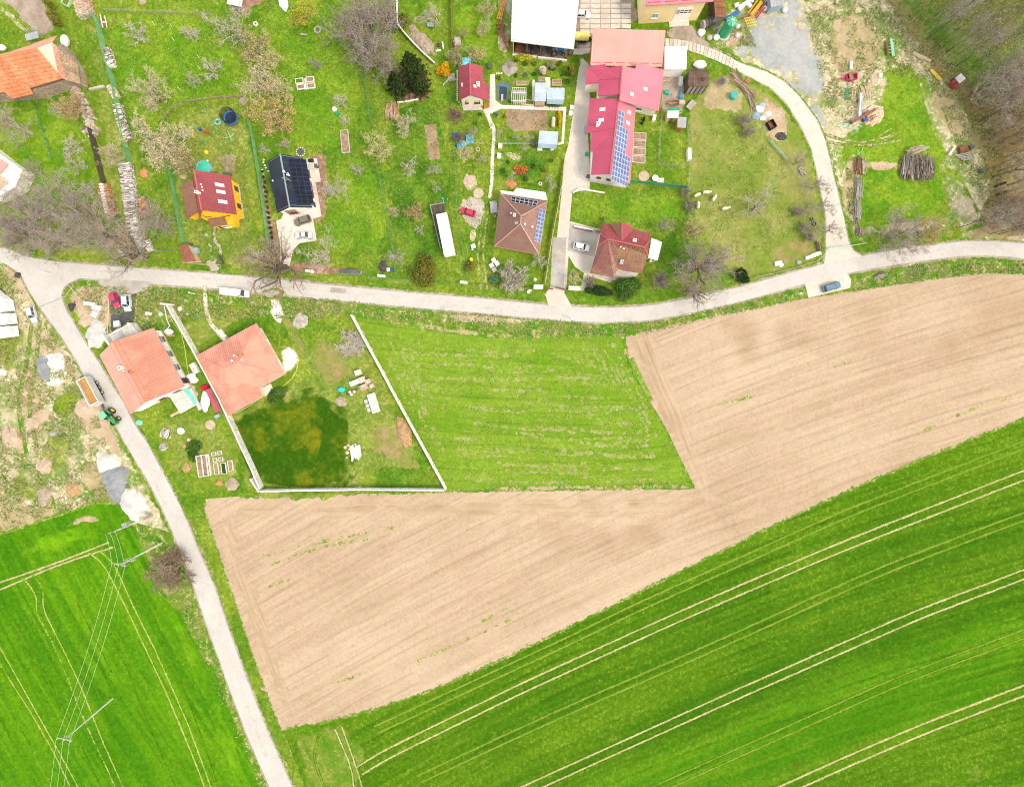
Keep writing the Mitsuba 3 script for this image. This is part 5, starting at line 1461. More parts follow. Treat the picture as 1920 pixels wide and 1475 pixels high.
def grow(seed,h=9.0,r=4.5,fork=.22,limbs=7,kids=(5,5,5),spread=.9,twig=.030,droop=0.0,buds=0,bud=.14,lean=0.0,base_r=None,bend=.5):
 """(trunk and limbs, crown of branches and twigs, buds) of a bare tree of height h and crown radius r"""
 g=np.random.default_rng(seed)
 br=base_r or (.034*h+.04)
 n=limbs
 ph=np.arange(n)*2.4+g.random(n)*.8
 el=np.radians(g.uniform(25,80,n))*(1-.25*spread)
 top=np.array([lean*h*.3+g.normal()*.15,g.normal()*.15,h*(fork+.22)])
 fk=np.array([top[0]*.5,top[1]*.5,h*fork])
 P0,P1,R0,R1=[np.zeros((1,3)),fk[None]],[fk[None],top[None]],[np.array([br*1.25]),np.array([br*.9])],[np.array([br*.9]),np.array([br*.5])]
 st=fk+(top-fk)*g.uniform(0,1,n)[:,None]
 d=np.c_[np.cos(ph)*np.cos(el)*spread,np.sin(ph)*np.cos(el)*spread,np.sin(el)]
 d[0]=[.1,.05,1]
 L=h*g.uniform(.34,.52,n)
 rad=br*g.uniform(.35,.6,n)
 wood,fine,tips=[],[],[]
 wood.append(prisms(np.vstack(P0),np.vstack(P1),np.hstack(R0),np.hstack(R1),6))
 for lv in range(4):
  d=unit(d)
  mid=st+d*L[:,None]*.5+g.normal(size=st.shape)*L[:,None]*.05
  e=st+d*L[:,None]+(g.normal(size=st.shape)+[0,0,bend])*L[:,None]*.10-[0,0,droop*lv*.12]
  r_mid,r_end=rad*.75,rad*(.5 if lv<3 else .35)
  out=wood if lv<1 else fine
  sides=(5,4,3,3)[lv]
  if lv<3:
   out.append(prisms(st,mid,rad,r_mid,sides))
   out.append(prisms(mid,e,r_mid,r_end,sides))
  else:
   out.append(prisms(st,e,rad,r_end,sides))
   tips.append(e)
   tips.append(mid)
   break
  k=kids[lv]
  m=len(st)
  t=g.uniform(.25,1.0,(m,k))
  t[:,0]=1
  t=t[...,None]
  pos=np.where(t<.5,st[:,None]*(1-2*t)+mid[:,None]*2*t,mid[:,None]*(2-2*t)+e[:,None]*(2*t-1))
  dd=unit(d[:,None]*.75+unit(g.normal(size=(m,k,3)))*.85+[0,0,.18-droop])
  L=(L[:,None]*g.uniform(.38,.68,(m,k))).ravel()
  rad=np.maximum((r_mid[:,None]*g.uniform(.35,.55,(m,k))).ravel(),twig*(1.25 if lv<2 else 1.0))
  st,d=pos.reshape(-1,3),dd.reshape(-1,3)
 allv=np.vstack([x[0] for x in wood+fine])
 c=allv[:,:2].mean(0)*.0
 sxy=r/max(np.percentile(np.hypot(allv[:,0],allv[:,1]),97),.1)
 sz=h/max(np.percentile(allv[:,2],99.7),.1)
 sc=np.array([sxy,sxy,sz])
 w,f=cat(wood),cat(fine)
 w,f=(w[0]*sc,w[1]),(f[0]*sc,f[1])
 lf=None
 if buds:
  tp=np.vstack(tips)*sc
  c=tp[g.integers(0,len(tp),buds)]+g.normal(size=(buds,3))*.12
  lf=leaves(c,bud,g)
 return w,f,lf

TREES={}

def proto(name,**k):
 TREES[name]=grow(**k)

proto('broad1',seed=1,h=12,r=6,limbs=10,kids=(6,6,6),twig=.036)
proto('broad2',seed=2,h=12,r=6,limbs=10,kids=(6,6,6),twig=.036,spread=1.1)
proto('broad3',seed=3,h=12,r=6,limbs=11,kids=(6,7,6),twig=.034,fork=.15)
proto('open1',seed=4,h=10,r=5,limbs=6,kids=(5,5,5),twig=.036)
proto('open2',seed=5,h=10,r=5,limbs=7,kids=(5,5,5),twig=.036,spread=1.2)
proto('fruit1',seed=6,h=4.5,r=3,limbs=7,kids=(5,5,4),twig=.03,fork=.3,spread=1.3)
proto('fruit2',seed=7,h=4.5,r=3,limbs=8,kids=(5,4,5),twig=.03,fork=.28,spread=1.3)
proto('fruit3',seed=8,h=4.5,r=3,limbs=6,kids=(5,5,4),twig=.03,fork=.35,spread=1.2,lean=.4)
proto('bud1',seed=9,h=7,r=4,limbs=8,kids=(5,5,4),twig=.024,buds=3800,bud=.085)
proto('bud2',seed=10,h=7,r=4,limbs=9,kids=(5,5,4),twig=.024,buds=3800,bud=.085,fork=.15)
proto('bud3',seed=11,h=7,r=4,limbs=8,kids=(5,5,4),twig=.022,buds=5200,bud=.095,fork=.15,spread=1.1)
proto('shrub1',seed=12,h=3,r=2.4,limbs=13,kids=(6,6,5),twig=.022,fork=.06,spread=1.2)
proto('shrub2',seed=13,h=3,r=2.4,limbs=12,kids=(5,5,5),twig=.022,fork=.06,spread=1.2,buds=1600,bud=.08)
proto('forest1',seed=14,h=18,r=3.4,limbs=8,kids=(5,4,4),twig=.034,fork=.5,spread=.7,base_r=.26)
proto('forest2',seed=15,h=18,r=3.8,limbs=8,kids=(5,4,4),twig=.034,fork=.45,spread=.8,base_r=.22)
proto('forest3',seed=16,h=18,r=3.4,limbs=7,kids=(4,4,4),twig=.034,fork=.55,spread=.7,base_r=.20,buds=450,bud=.13)
proto('dark1',seed=18,h=11,r=6.5,limbs=13,kids=(4,4,3),twig=.036,fork=.16,spread=1.25,base_r=.45)

def tree(px,py,rpx,h,pr,label,trunk='bark',crown='twig_grey',buds=None,cat_='tree',group=None,name='bare_tree',at=.6,rot=None,z0=0):
 """px, py: middle of the crown as surveyed, rpx its radius in map units"""
 w,f,lf=TREES[pr]
 H0={'b':12,'o':10}.get(pr[0],0)
 r0={'broad':6,'open':5,'fruit':3,'bud':4,'shrub':2.4,'forest':3.5,'dark':6.5}[pr.rstrip('0123456789')]
 h0={'broad':12,'open':10,'fruit':4.5,'bud':7,'shrub':3,'forest':18,'dark':11}[pr.rstrip('0123456789')]
 b=P(px,py,h*at)
 R=rpx/S*(1-h*at/H)
 m=T().translate([b[0],b[1],-.05]).rotate([0,0,1],rot if rot is not None else rng.uniform(0,360)).scale([R/r0,R/r0,h/h0])
 t=thing(name,label,cat_,group)
 part(t,'trunk',w,trunk,'matte',True,m)
 part(t,'crown',f,crown,'matte',True,m)
 if lf is not None and buds:
  part(t,'buds',lf,buds,'matte',False,m)
 return t

PC='pale bare fruit tree '
# orchard and gardens, west to east
tree(250,58,27,4.6,'fruit3',PC+'with a leaning trunk near the top left log pile','bark_pale','twig_pale',name='fruit_tree')
tree(358,62,20,4.0,'fruit1',PC+'high in the western orchard, fourth from the left edge','bark_pale','twig_pale',name='fruit_tree')
tree(282,172,37,7,'bud1','round tan budding tree beside the green netting fence','bark','twig_pale','bud_tan',name='budding_tree')
tree(393,132,27,4.2,'fruit2',PC+'in mid orchard touching its smaller neighbour','bark_pale','twig_pale',name='fruit_tree')
tree(363,150,17,3.6,'fruit1','smaller pale fruit tree left of its larger orchard neighbour','bark_pale','twig_pale',name='fruit_tree')
tree(302,268,58,9,'bud2','widest tan budding tree north west of the yellow house','bark','twig_pale','bud_tan',name='budding_tree')
tree(344,305,24,5,'bud1','small brown budding tree close above the yellow house','bark','twig_brown','bud_tan',name='budding_tree')
tree(132,198,32,6,'bud2','orange tinged budding tree under the old clay tiled farmhouse','bark','twig_brown','bud_orange',name='budding_tree')
tree(105,207,16,4,'fruit2','thin grey sapling left of the orange tinged budding tree','bark_pale','twig_pale',name='fruit_tree')
tree(137,269,24,4.5,'fruit3',PC+'on the western lawn beside the black slatted fence','bark_pale','twig_pale',name='fruit_tree')
tree(140,308,24,4.5,'fruit1',PC+'on the western lawn, lower of three','bark_pale','twig_pale',name='fruit_tree')
tree(162,352,20,4.5,'fruit2',PC+'at the foot of the black slatted fence','bark_pale','twig_pale',name='fruit_tree')
tree(22,232,42,8,'open1','grey bare tree at the left edge under the clay tiled farmhouse','bark_pale','twig_grey')
tree(52,316,26,7,'open2','grey bare tree over the corner of the white flat roofed house','bark','twig_grey')
tree(208,290,24,5,'bud1','tan sapling between black slatted fence and green netting','bark_pale','twig_pale','bud_tan',name='budding_tree')
for x,y,r,h,p,l in ((40,390,62,12,'broad1','large bare tree at the left edge above the junction'),(110,382,66,13,'broad2','large bare tree second from the left above the junction'),(25,440,48,11,'broad3','bare tree lowest at the left edge above the junction'),(165,428,62,13,'broad3','large bare tree reaching over the lower woodpile'),(235,470,58,11,'dark1','dark bare tree spreading over the road beside the long woodpile'),(278,412,40,9,'broad1','bare tree over the lower end of the long woodpile'),(85,452,42,10,'broad1','bare tree along the verge left of the long woodpile')):
 tree(x,y,r,h,p,l,'bark_dark' if p=='dark1' else 'bark','twig_grey' if h!=12 else 'twig_mauve')
tree(432,48,46,9,'open2','pale bare tree at the top edge beside the brick terrace','bark_pale','twig_pale')
tree(478,88,34,7,'bud1','uppermost of the tan budding trees in the column above the trampoline','bark','twig_brown','bud_tan',name='budding_tree')
tree(505,108,26,6,'bud3','small yellow green budding tree at the top of the column above the trampoline','bark','twig_pale','bud_green',name='budding_tree')
tree(492,152,44,7.5,'bud2','pale tan budding tree in the middle of the column above the trampoline','bark','twig_pale','bud_tan',name='budding_tree')
tree(525,172,24,6,'bud3','green tinged budding tree right of the pale tan one','bark','twig_pale','bud_green',name='budding_tree')
tree(512,218,40,7,'bud3','orange tinged round tree right of the blue trampoline','bark','twig_brown','bud_orange',name='budding_tree')
tree(566,24,30,6.5,'bud3','bright yellow green budding tree at the top edge beside the boat cover','bark','twig_brown','bud_lime',name='budding_tree')
tree(593,120,15,4,'fruit1','small grey tree in the meadow above the white garden frames','bark','twig_grey',name='fruit_tree')
tree(640,190,17,4.5,'fruit3','thin pale leaning tree right of the white garden frames','bark_pale','twig_pale',name='fruit_tree')
tree(645,222,13,4,'fruit3','thinnest pale leaning tree above the narrow framed bed','bark_pale','twig_pale',name='fruit_tree')
for x,y,r,h,p,l in ((682,42,66,15,'broad3','largest grey bare tree at the top edge left of the spruces'),(705,100,48,13,'broad2','grey bare tree between the largest one and the spruces'),(640,35,44,12,'open2','open grey bare tree at the top edge right of the yellow green tree'),(672,98,36,11,'open1','thin grey bare tree in front of the largest one'),(722,20,34,12,'broad1','bare tree at the top edge nearest the wire fence'),(725,130,22,8,'open1','small bare tree close left of the spruces')):
 tree(x,y,r,h,p,l,'bark','twig_mauve' if p[0]=='b' else 'twig_grey')
tree(708,276,27,6,'bud3','round pale green budding tree at the end of the garden fence','bark_pale','twig_pale','bud_green',name='budding_tree')
tree(757,232,24,5,'bud2','sparse green budding tree beside the heap of brushwood poles','bark_pale','twig_pale','bud_green',name='budding_tree')
tree(808,26,28,5.5,'fruit2','white barked bare fruit tree near the top edge left of the hall','bark_pale','twig_pale',name='fruit_tree')
tree(893,98,20,5,'bud3','pale green budding tree above the crimson roofed house','bark','twig_brown','bud_green',name='budding_tree')
tree(854,104,20,5,'bud2','brownish budding tree left above the crimson roofed house','bark','twig_brown','bud_tan',name='budding_tree')
tree(868,62,9,3,'bud1','slim little tree in the lawn left of the white hall','bark','twig_brown','bud_tan',name='budding_tree')
tree(906,50,16,5,'bud3','light green tree at the lawn edge left of the white hall','bark','twig_pale','bud_green',name='budding_tree')
tree(912,15,18,5,'bud1','grey green tree at the top edge left of the white hall','bark','twig_grey','bud_green',name='budding_tree')
tree(625,352,30,6,'open1','pale open bare tree right of the dark blue roofed house','bark_pale','twig_pale')
tree(670,318,15,3.5,'fruit1','little bare fruit tree left of the pale green round tree','bark_pale','twig_pale',name='fruit_tree')
tree(766,316,20,4,'fruit2','white bare fruit tree in the middle lawn above the trailer','bark_pale','twig_pale',name='fruit_tree')
tree(815,318,15,4,'fruit1','white bare fruit tree at the foot of the long brown bed','bark_pale','twig_pale',name='fruit_tree')
tree(778,397,21,4.5,'bud2','rounded orange budding bush left of the long white trailer','bark','twig_brown','bud_orange',name='budding_tree')
tree(739,397,11,3,'bud1','small tan bush at the wire fence left of the trailer','bark','twig_pale','bud_tan',name='budding_tree')
tree(785,430,12,3,'fruit2','smallest white fruit tree beside the long white trailer','bark_pale','twig_pale',name='fruit_tree')
tree(818,352,10,3,'fruit1','tiny tan fruit tree above the head of the trailer','bark_pale','twig_pale',name='fruit_tree')
tree(740,480,20,5,'open1','bare tree at the lower end of the wire fence by the road','bark','twig_pale')
tree(524,500,72,12,'dark1','dark many branched bare tree reaching over the road by the paved drive','bark_dark','twig_brown',at=.3)
tree(600,478,42,9,'open2','white barked bare tree right of the paved drive','bark_pale','twig_pale')
tree(490,475,36,7,'open1','bare tree left of the paved drive','bark','twig_pale')
tree(429,305,18,4,'shrub2','tan round bush between yellow house and green fence','bark','twig_pale','bud_tan',name='bush',cat_='bush')
tree(494,280,11,3,'fruit1','little bare fruit tree left above the dark blue roofed house','bark_pale','twig_pale',name='fruit_tree')
tree(533,268,13,3,'fruit2','little bare fruit tree above the ridge of the dark blue roofed house','bark_pale','twig_pale',name='fruit_tree')
tree(855,215,15,3.5,'shrub1','red brown bare bush below the left corner of the crimson roofed house','bark','twig_brown',name='bush',cat_='bush')
tree(863,257,12,3,'shrub1','brown bare bush over the blue tarpaulins','bark','twig_brown',name='bush',cat_='bush')
tree(874,285,19,4,'bud3','pale yellow budding tree below the blue tarpaulins','bark_pale','twig_pale','bud_green',name='budding_tree')
tree(905,295,12,3.5,'fruit2','small grey tree left of the long garden path','bark_pale','twig_pale',name='fruit_tree')
tree(885,250,14,3.5,'fruit1','grey bush right above the blue tarpaulins','bark_pale','twig_grey',name='fruit_tree')
for x,y,r in ((936,250,9),(970,257,9),(990,258,10),(1030,335,9),(1035,350,11),(983,278,8),(960,332,10)):
 tree(x,y,r,2.6,'fruit1','small pale bare fruit bush among the beds east of the garden path','bark_pale','twig_pale',name='fruit_bush',cat_='bush',group='small fruit bushes in the vegetable garden')
tree(962,516,31,4.5,'shrub1','round dense pinkish bare bush beside the four white tanks','bark','twig_pale',name='bush',cat_='bush')
tree(1012,488,20,4,'fruit2','pale bare bush at the corner of the brown bungalow','bark_pale','twig_pale',name='bush',cat_='bush')
tree(1078,520,15,3.5,'bud3','yellow twigged bush between drive and red tiled house','bark_pale','twig_pale','bud_green',name='bush',cat_='bush')
tree(1106,526,12,3,'shrub1','grey bare bush at the corner of the red tiled house','bark','twig_grey',name='bush',cat_='bush')
tree(1246,420,20,5,'open1','grey bare tree between red tiled house and sheep pasture','bark','twig_grey')
tree(1302,430,22,5,'bud1','brown bare tree on the pasture fence line','bark','twig_brown','bud_tan')
tree(1322,496,62,13,'broad3','big dense mauve grey bare tree by the road at the pasture corner','bark_dark','twig_mauve')
tree(1300,545,38,8,'dark1','dark low bare tree overhanging the road at the pasture corner','bark_dark','twig_brown',at=.3)
tree(1240,528,18,5,'shrub1','mauve bare bush right of the green laurel bush','bark','twig_mauve',name='bush',cat_='bush')
tree(1425,384,37,6.5,'open2','white twigged bare tree alone in the sheep pasture','bark_dark','twig_pale')
for i,(x,y) in enumerate(((1538,345),(1547,385),(1562,428))):
 tree(x,y,27,5.5,'open2',('uppermost','middle','lowest')[i]+' of the three bare roadside trees beside the side lane','bark_pale','twig_grey',rot=0,name='roadside_tree')
tree(1500,300,17,4.5,'open1','small bare tree leaning over the middle of the side lane','bark','twig_grey')
for x,y,r in ((1398,225,13),(1404,245,12),(1356,152,8),(1288,360,11),(1296,385,12),(1500,395,12),(1512,425,12),(1520,445,10)):
 tree(x,y,r,2.6,'shrub1','brown bare hedge shrub on the edge of the sheep pasture','bark','twig_grey',name='hedge_shrub',cat_='shrub',group='bare shrubs round the sheep pasture')
tree(1700,438,58,8,'broad2','broad mauve bare tree by the main road under the brush pile','bark','twig_mauve')
tree(1752,432,32,6,'bud3','yellow budding bush right of the broad mauve tree','bark','twig_pale','bud_gold',name='bush',cat_='bush')
tree(322,1068,44,4,'shrub1','large brown bare bush between the utility poles and the lane','bark','twig_brown',name='bush',cat_='bush')
tree(655,645,30,1.4,'shrub1','grey bramble thicket inside the walled garden','bark','twig_pale',name='thicket',cat_='thicket')
tree(1035,60+60,9,2,'shrub2','small grey shrub under the white hall','bark','twig_grey','bud_green',name='bush',cat_='bush')
tree(955,118,12,3.5,'open1','small grey tree at the corner of the white hall','bark','twig_grey')

# ---- the wood in the upper right corner: each trunk a tree
g5=np.random.default_rng(55)
wood_poly=sg.Polygon([(1630,-8),(1680,30),(1740,105),(1795,180),(1820,250),(1845,300),(1860,360),(1825,405),(1770,440),(1925,442),(1925,-8)])
pts=[]
tries=0
while len(pts)<150 and tries<40000:
 tries+=1
 x,y=g5.uniform(1625,1930),g5.uniform(-10,445)
 if wood_poly.contains(sg.Point(x,y)) and all((x-a)**2+(y-b)**2>13**2 for a,b in pts):
  pts.append((x,y))
for i,(x,y) in enumerate(pts):
 low=y+.4*(x-1700)>210
 pr=['forest1','forest2','forest3'][i%3]
 h=g5.uniform(8,13) if low else g5.uniform(12,17)
 b=P(x,y)
 w,f,lf=TREES[pr]
 sc=g5.uniform(1.0,1.45) if low else g5.uniform(.8,1.2)
 m=T().translate([b[0],b[1],-.1]).rotate([0,0,1],g5.uniform(0,360)).rotate([1,0,0],g5.normal()*2.5).scale([sc,sc,h/18])
 if low:
  t=thing('wood_tree','bare brown tree of the wood on the right edge','tree','brown trees in the lower part of the wood')
 else:
  t=thing('wood_tree','tall slender mossy trunked tree of the wood in the upper right corner','tree','slender trees in the upper part of the wood')
 part(t,'trunk',w,('bark_green','bark_dark','bark_pale','bark')[i%4] if not low else ('bark_dark' if i%3 else 'bark'),'matte',True,m)
 part(t,'crown',f,('twig_brown','twig_grey','twig_mauve')[i%3] if low else ('bark_green','twig_grey','wild_moss')[i%3],'matte',True,m)
 if lf is not None and not low:
  part(t,'buds',lf,'wild_moss','matte',False,m)

# ---- evergreens and leafy bushes
def conifer(px,py,rpx,h,label,kd='leaf_spruce',seed=0,n=7000,name='spruce'):
 g=np.random.default_rng(seed)
 b=P(px,py)
 R=rpx/S
 t=thing(name,label,'tree')
 part(t,'trunk',cyl(b[0],b[1],0,.2,h*.9,7,.04),'bark_dark')
 nb=int(h*16)
 z=np.sort(g.uniform(.06,1,nb))*h
 ln=R*(1-z/h)**.8*g.uniform(.75,1.1,nb)+.15
 ph=np.arange(nb)*2.4+g.normal(size=nb)*.3
 d=np.c_[np.cos(ph),np.sin(ph),np.full(nb,-.18)]
 k=n//nb
 s=g.uniform(.1,1,(nb,k))
 c=np.c_[np.full(nb,b[0]),np.full(nb,b[1]),z][:,None]+d[:,None]*(ln[:,None]*s)[...,None]
 side=np.c_[-np.sin(ph),np.cos(ph),ph*0][:,None]
 c=c+side*(g.uniform(-1,1,(nb,k))*ln[:,None]*.28*(1.1-s))[...,None]
 c[...,2]+=g.normal(size=c.shape[:2])*.08+.25*s**2
 part(t,'crown',leaves(c.reshape(-1,3),.2,g,.8),kd)

conifer(781,152,38,11,'tallest dark spruce tree above the heap of brushwood poles',seed=1,n=9000)
conifer(750,172,26,8,'smaller dark spruce tree left of the tallest one',seed=2)
conifer(792,172,22,6,'shortest dark spruce at the right foot of the tallest one',seed=3,n=4000)

def leafy(px,py,rx,ry,h,label,kd,name='bush',n=2600,size=.22,seed=0,cat_='bush',rot=0,z0=.0,group=None,lumps=9,stem='bark'):
 """leafy bush: leaves through several lumps"""
 g=np.random.default_rng(seed)
 o=P(px,py,h*.4)
 q=[]
 for i in range(lumps):
  a,s=g.uniform(0,6.28),math.sqrt(g.random())*.62
  c=V([math.cos(a)*s*rx,math.sin(a)*s*ry,h*(z0+(.9-z0)*(.35+.45*g.random())*(1-s*.5))])
  m=n//lumps
  r=unit(g.normal(size=(m,3)))*g.uniform(.6,1.05,(m,1))
  q.append(c+r*[rx*.48,ry*.48,h*.34])
 c=np.vstack(q)
 c[:,2]=np.maximum(c[:,2],.05)
 cs,sn=math.cos(math.radians(rot)),math.sin(math.radians(rot))
 c=np.c_[c[:,0]*cs-c[:,1]*sn+o[0],c[:,0]*sn+c[:,1]*cs+o[1],c[:,2]]
 t=thing(name,label,cat_,group)
 part(t,'leaves',leaves(c,size,g),kd)
 part(t,'stem',cat([bar([o[0]+dx*.2,o[1]+dy*.2,0],[o[0]+dx*rx*.4,o[1]+dy*ry*.4,h*.6],.07) for dx,dy in ((1,0),(-.5,.8),(-.5,-.8))]),stem)
 return t

leafy(795,508,4.3,4.6,3.4,'wide olive green bush by the road below the trailer','leaf_olive',n=4200,seed=1)
leafy(880,500,1.4,1.6,2,'small olive bush beside the double wheel track','leaf_olive',n=900,seed=2)
leafy(1178,540,4.2,3.6,4,'big green laurel bush by the road below the red tiled house','leaf_green',n=4200,seed=3)
leafy(1125,545,4.5,1.7,2.2,'dark clipped hedge by the road below the red tiled house','leaf_dark','hedge',n=2600,seed=4,cat_='hedge',rot=-8)
leafy(1394,516,2.6,2.3,2.6,'dark green round shrub at the lower corner of the sheep pasture','leaf_dark',n=2200,seed=5)
leafy(924,522,1.3,1.2,1.8,'blue green little conifer beside the four white tanks','leaf_blue','dwarf_conifer',n=800,seed=6,cat_='shrub')
leafy(832,128,2.2,2.0,2.2,'blazing yellow forsythia bush left of the crimson roofed house','forsythia','forsythia_bush',n=1500,seed=7,cat_='bush')
leafy(1049,222,.5,2.2,1.3,'narrow yellow forsythia hedge right of the vegetable plot','forsythia','forsythia_bush',n=700,seed=8,cat_='bush')
leafy(975,318,2.1,1.5,1.1,'low orange flowering shrub in the garden above the brown bungalow','leaf_orange','flowering_shrub',n=1100,seed=9,cat_='shrub')
leafy(1018,133,1.0,1.4,2.4,'pale pink blossoming little tree in the garden under the white hall','blossom','blossom_tree',n=900,size=.14,seed=10,cat_='tree')
leafy(1069,132,1.0,1.6,3.5,'tall narrow evergreen at the end of the garden beside the drive','leaf_olive','evergreen',n=1200,seed=11,cat_='tree')
leafy(92,8,.9,2.6,3.2,'upper one of the two golden columnar conifers at the top left','leaf_olive','golden_conifer',n=900,seed=12,cat_='tree',rot=35)
leafy(99,32,1.0,3.0,3.2,'lower one of the two golden columnar conifers at the top left','leaf_olive','golden_conifer',n=1000,seed=13,cat_='tree',rot=35)
leafy(735,38,1.5,3.5,3,'blue green evergreen bush beside the wire fence at the top','leaf_blue','evergreen',n=1200,seed=14)
leafy(757,40,1.3,2.2,2.2,'yellow green bush right of the wire fence at the top','leaf_olive',n=900,seed=15)
leafy(980,108,2.6,1.0,1.2,'yellow flowering border along the white hall','bud_lime','border_plant',n=900,seed=16,cat_='shrub')
leafy(520,740,4.2,2.2,.5,'bright green plant bed at the south corner of the orange hipped bungalow','leaf_green','plant_bed',n=2000,seed=17,cat_='plant',rot=28)
leafy(365,845,3.0,3.2,.35,'bright green clump left of the raised bed frames','leaf_green','plant_bed',n=1600,seed=18,cat_='plant')
leafy(1063,152,.9,.8,.9,'small green bush at the corner of the garden above the slab drive','leaf_green',n=400,seed=19)
for i,(x,y,r,kd) in enumerate(((965,112,1.1,'leaf_olive'),(985,120,.8,'leaf_green'),(1000,118,.9,'leaf_olive'),(1035,128,1.0,'leaf_green'),(1048,118,.9,'leaf_olive'),(1055,138,.8,'leaf_green'),(985,140,.7,'leaf_blue'),(1002,138,.8,'leaf_green'),(967,142,.6,'leaf_green'),(936,145,.7,'leaf_olive'),(958,190,.6,'leaf_green'),(946,218,.5,'leaf_olive'),(900,215,.7,'leaf_green'),(930,215,.6,'leaf_blue'),(890,232,.7,'leaf_green'),(945,320,.9,'leaf_green'),(1000,310,.9,'leaf_green'),(1020,318,.8,'leaf_olive'),(950,303,.8,'leaf_green'),(1032,300,.7,'leaf_green'),(986,335,.8,'leaf_green'))):
 leafy(x,y,r,r*.9,.8,'small low garden plant among the beds of the vegetable garden',kd,'garden_plant',n=260,size=.17,seed=80+i,cat_='plant',group='low garden plants of the vegetable garden',lumps=4)
for i in range(16):
 x,y=497-4+i*1.25,322+i*9.5
 leafy(x,y,.45,.5,.8,'dark young hedge plant in the mulch strip left of the dark blue roofed house','leaf_dark','hedge_plant',n=160,size=.16,seed=30+i,cat_='plant',group='young hedge plants in the mulch strip',lumps=3)
# ---------------------------------------------------------------- vehicles
def at(m,base,rot):
 return move(m,base[0],base[1],0,rot)

def wheel_meshes(x,y,r,w):
 """upright wheel turning about the y axis: (tyre, rim)"""
 n=16
 a=np.arange(n)*2*np.pi/n
 c=np.c_[np.cos(a),a*0,np.sin(a)]
 prof=[(-.5,.55),(-.5,.9),(-.32,1),(.32,1),(.5,.9),(.5,.55)]
 v=np.vstack([c*r*k+[x,y+w*s,r] for s,k in prof])
 f=[]
 for k in range(len(prof)-1):
  for i in range(n):
   j=(i+1)%n
   f+=[[k*n+i,k*n+j,(k+1)*n+j],[k*n+i,(k+1)*n+j,(k+1)*n+i]]
 rim=frustum(c*r*.56+[x,y-w*.42,r],c*r*.56+[x,y+w*.42,r])
 return (v,np.array(f)),rim

def put_wheel(t,base,rot,x,y,r,w,rim='galvanised',tyre='rubber',name='wheel'):
 ty,ri=wheel_meshes(x,y,r,w)
 k=part(t,name,at(ty,base,rot),tyre,'matte')
 part(k,'rim',at(ri,base,rot),rim,'satin')
 return k

def rsec(x,w,z0,z1,r=.12):
 """rounded cross section of a car body at x"""
 h=z1-z0
 q=[(-w,z0+r*.6),(-w*.94,z0),(w*.94,z0),(w,z0+r*.6),(w,z0+h*.55),(w*.97,z1-r*.6),(w*.88,z1),(-w*.88,z1),(-w*.97,z1-r*.6),(-w,z0+h*.55)]
 return np.array([[x,a,b] for a,b in q])

def loft(secs):
 n=len(secs[0])
 v=np.vstack(secs)
 f=[]
 for k in range(len(secs)-1):
  for i in range(n):
   j=(i+1)%n
   f+=[[k*n+i,(k+1)*n+j,k*n+j],[k*n+i,(k+1)*n+i,(k+1)*n+j]]
 m=(len(secs)-1)*n
 f+=[[0,k,k+1] for k in range(1,n-1)]+[[m,m+k+1,m+k] for k in range(1,n-1)]
 return v,np.array(f)

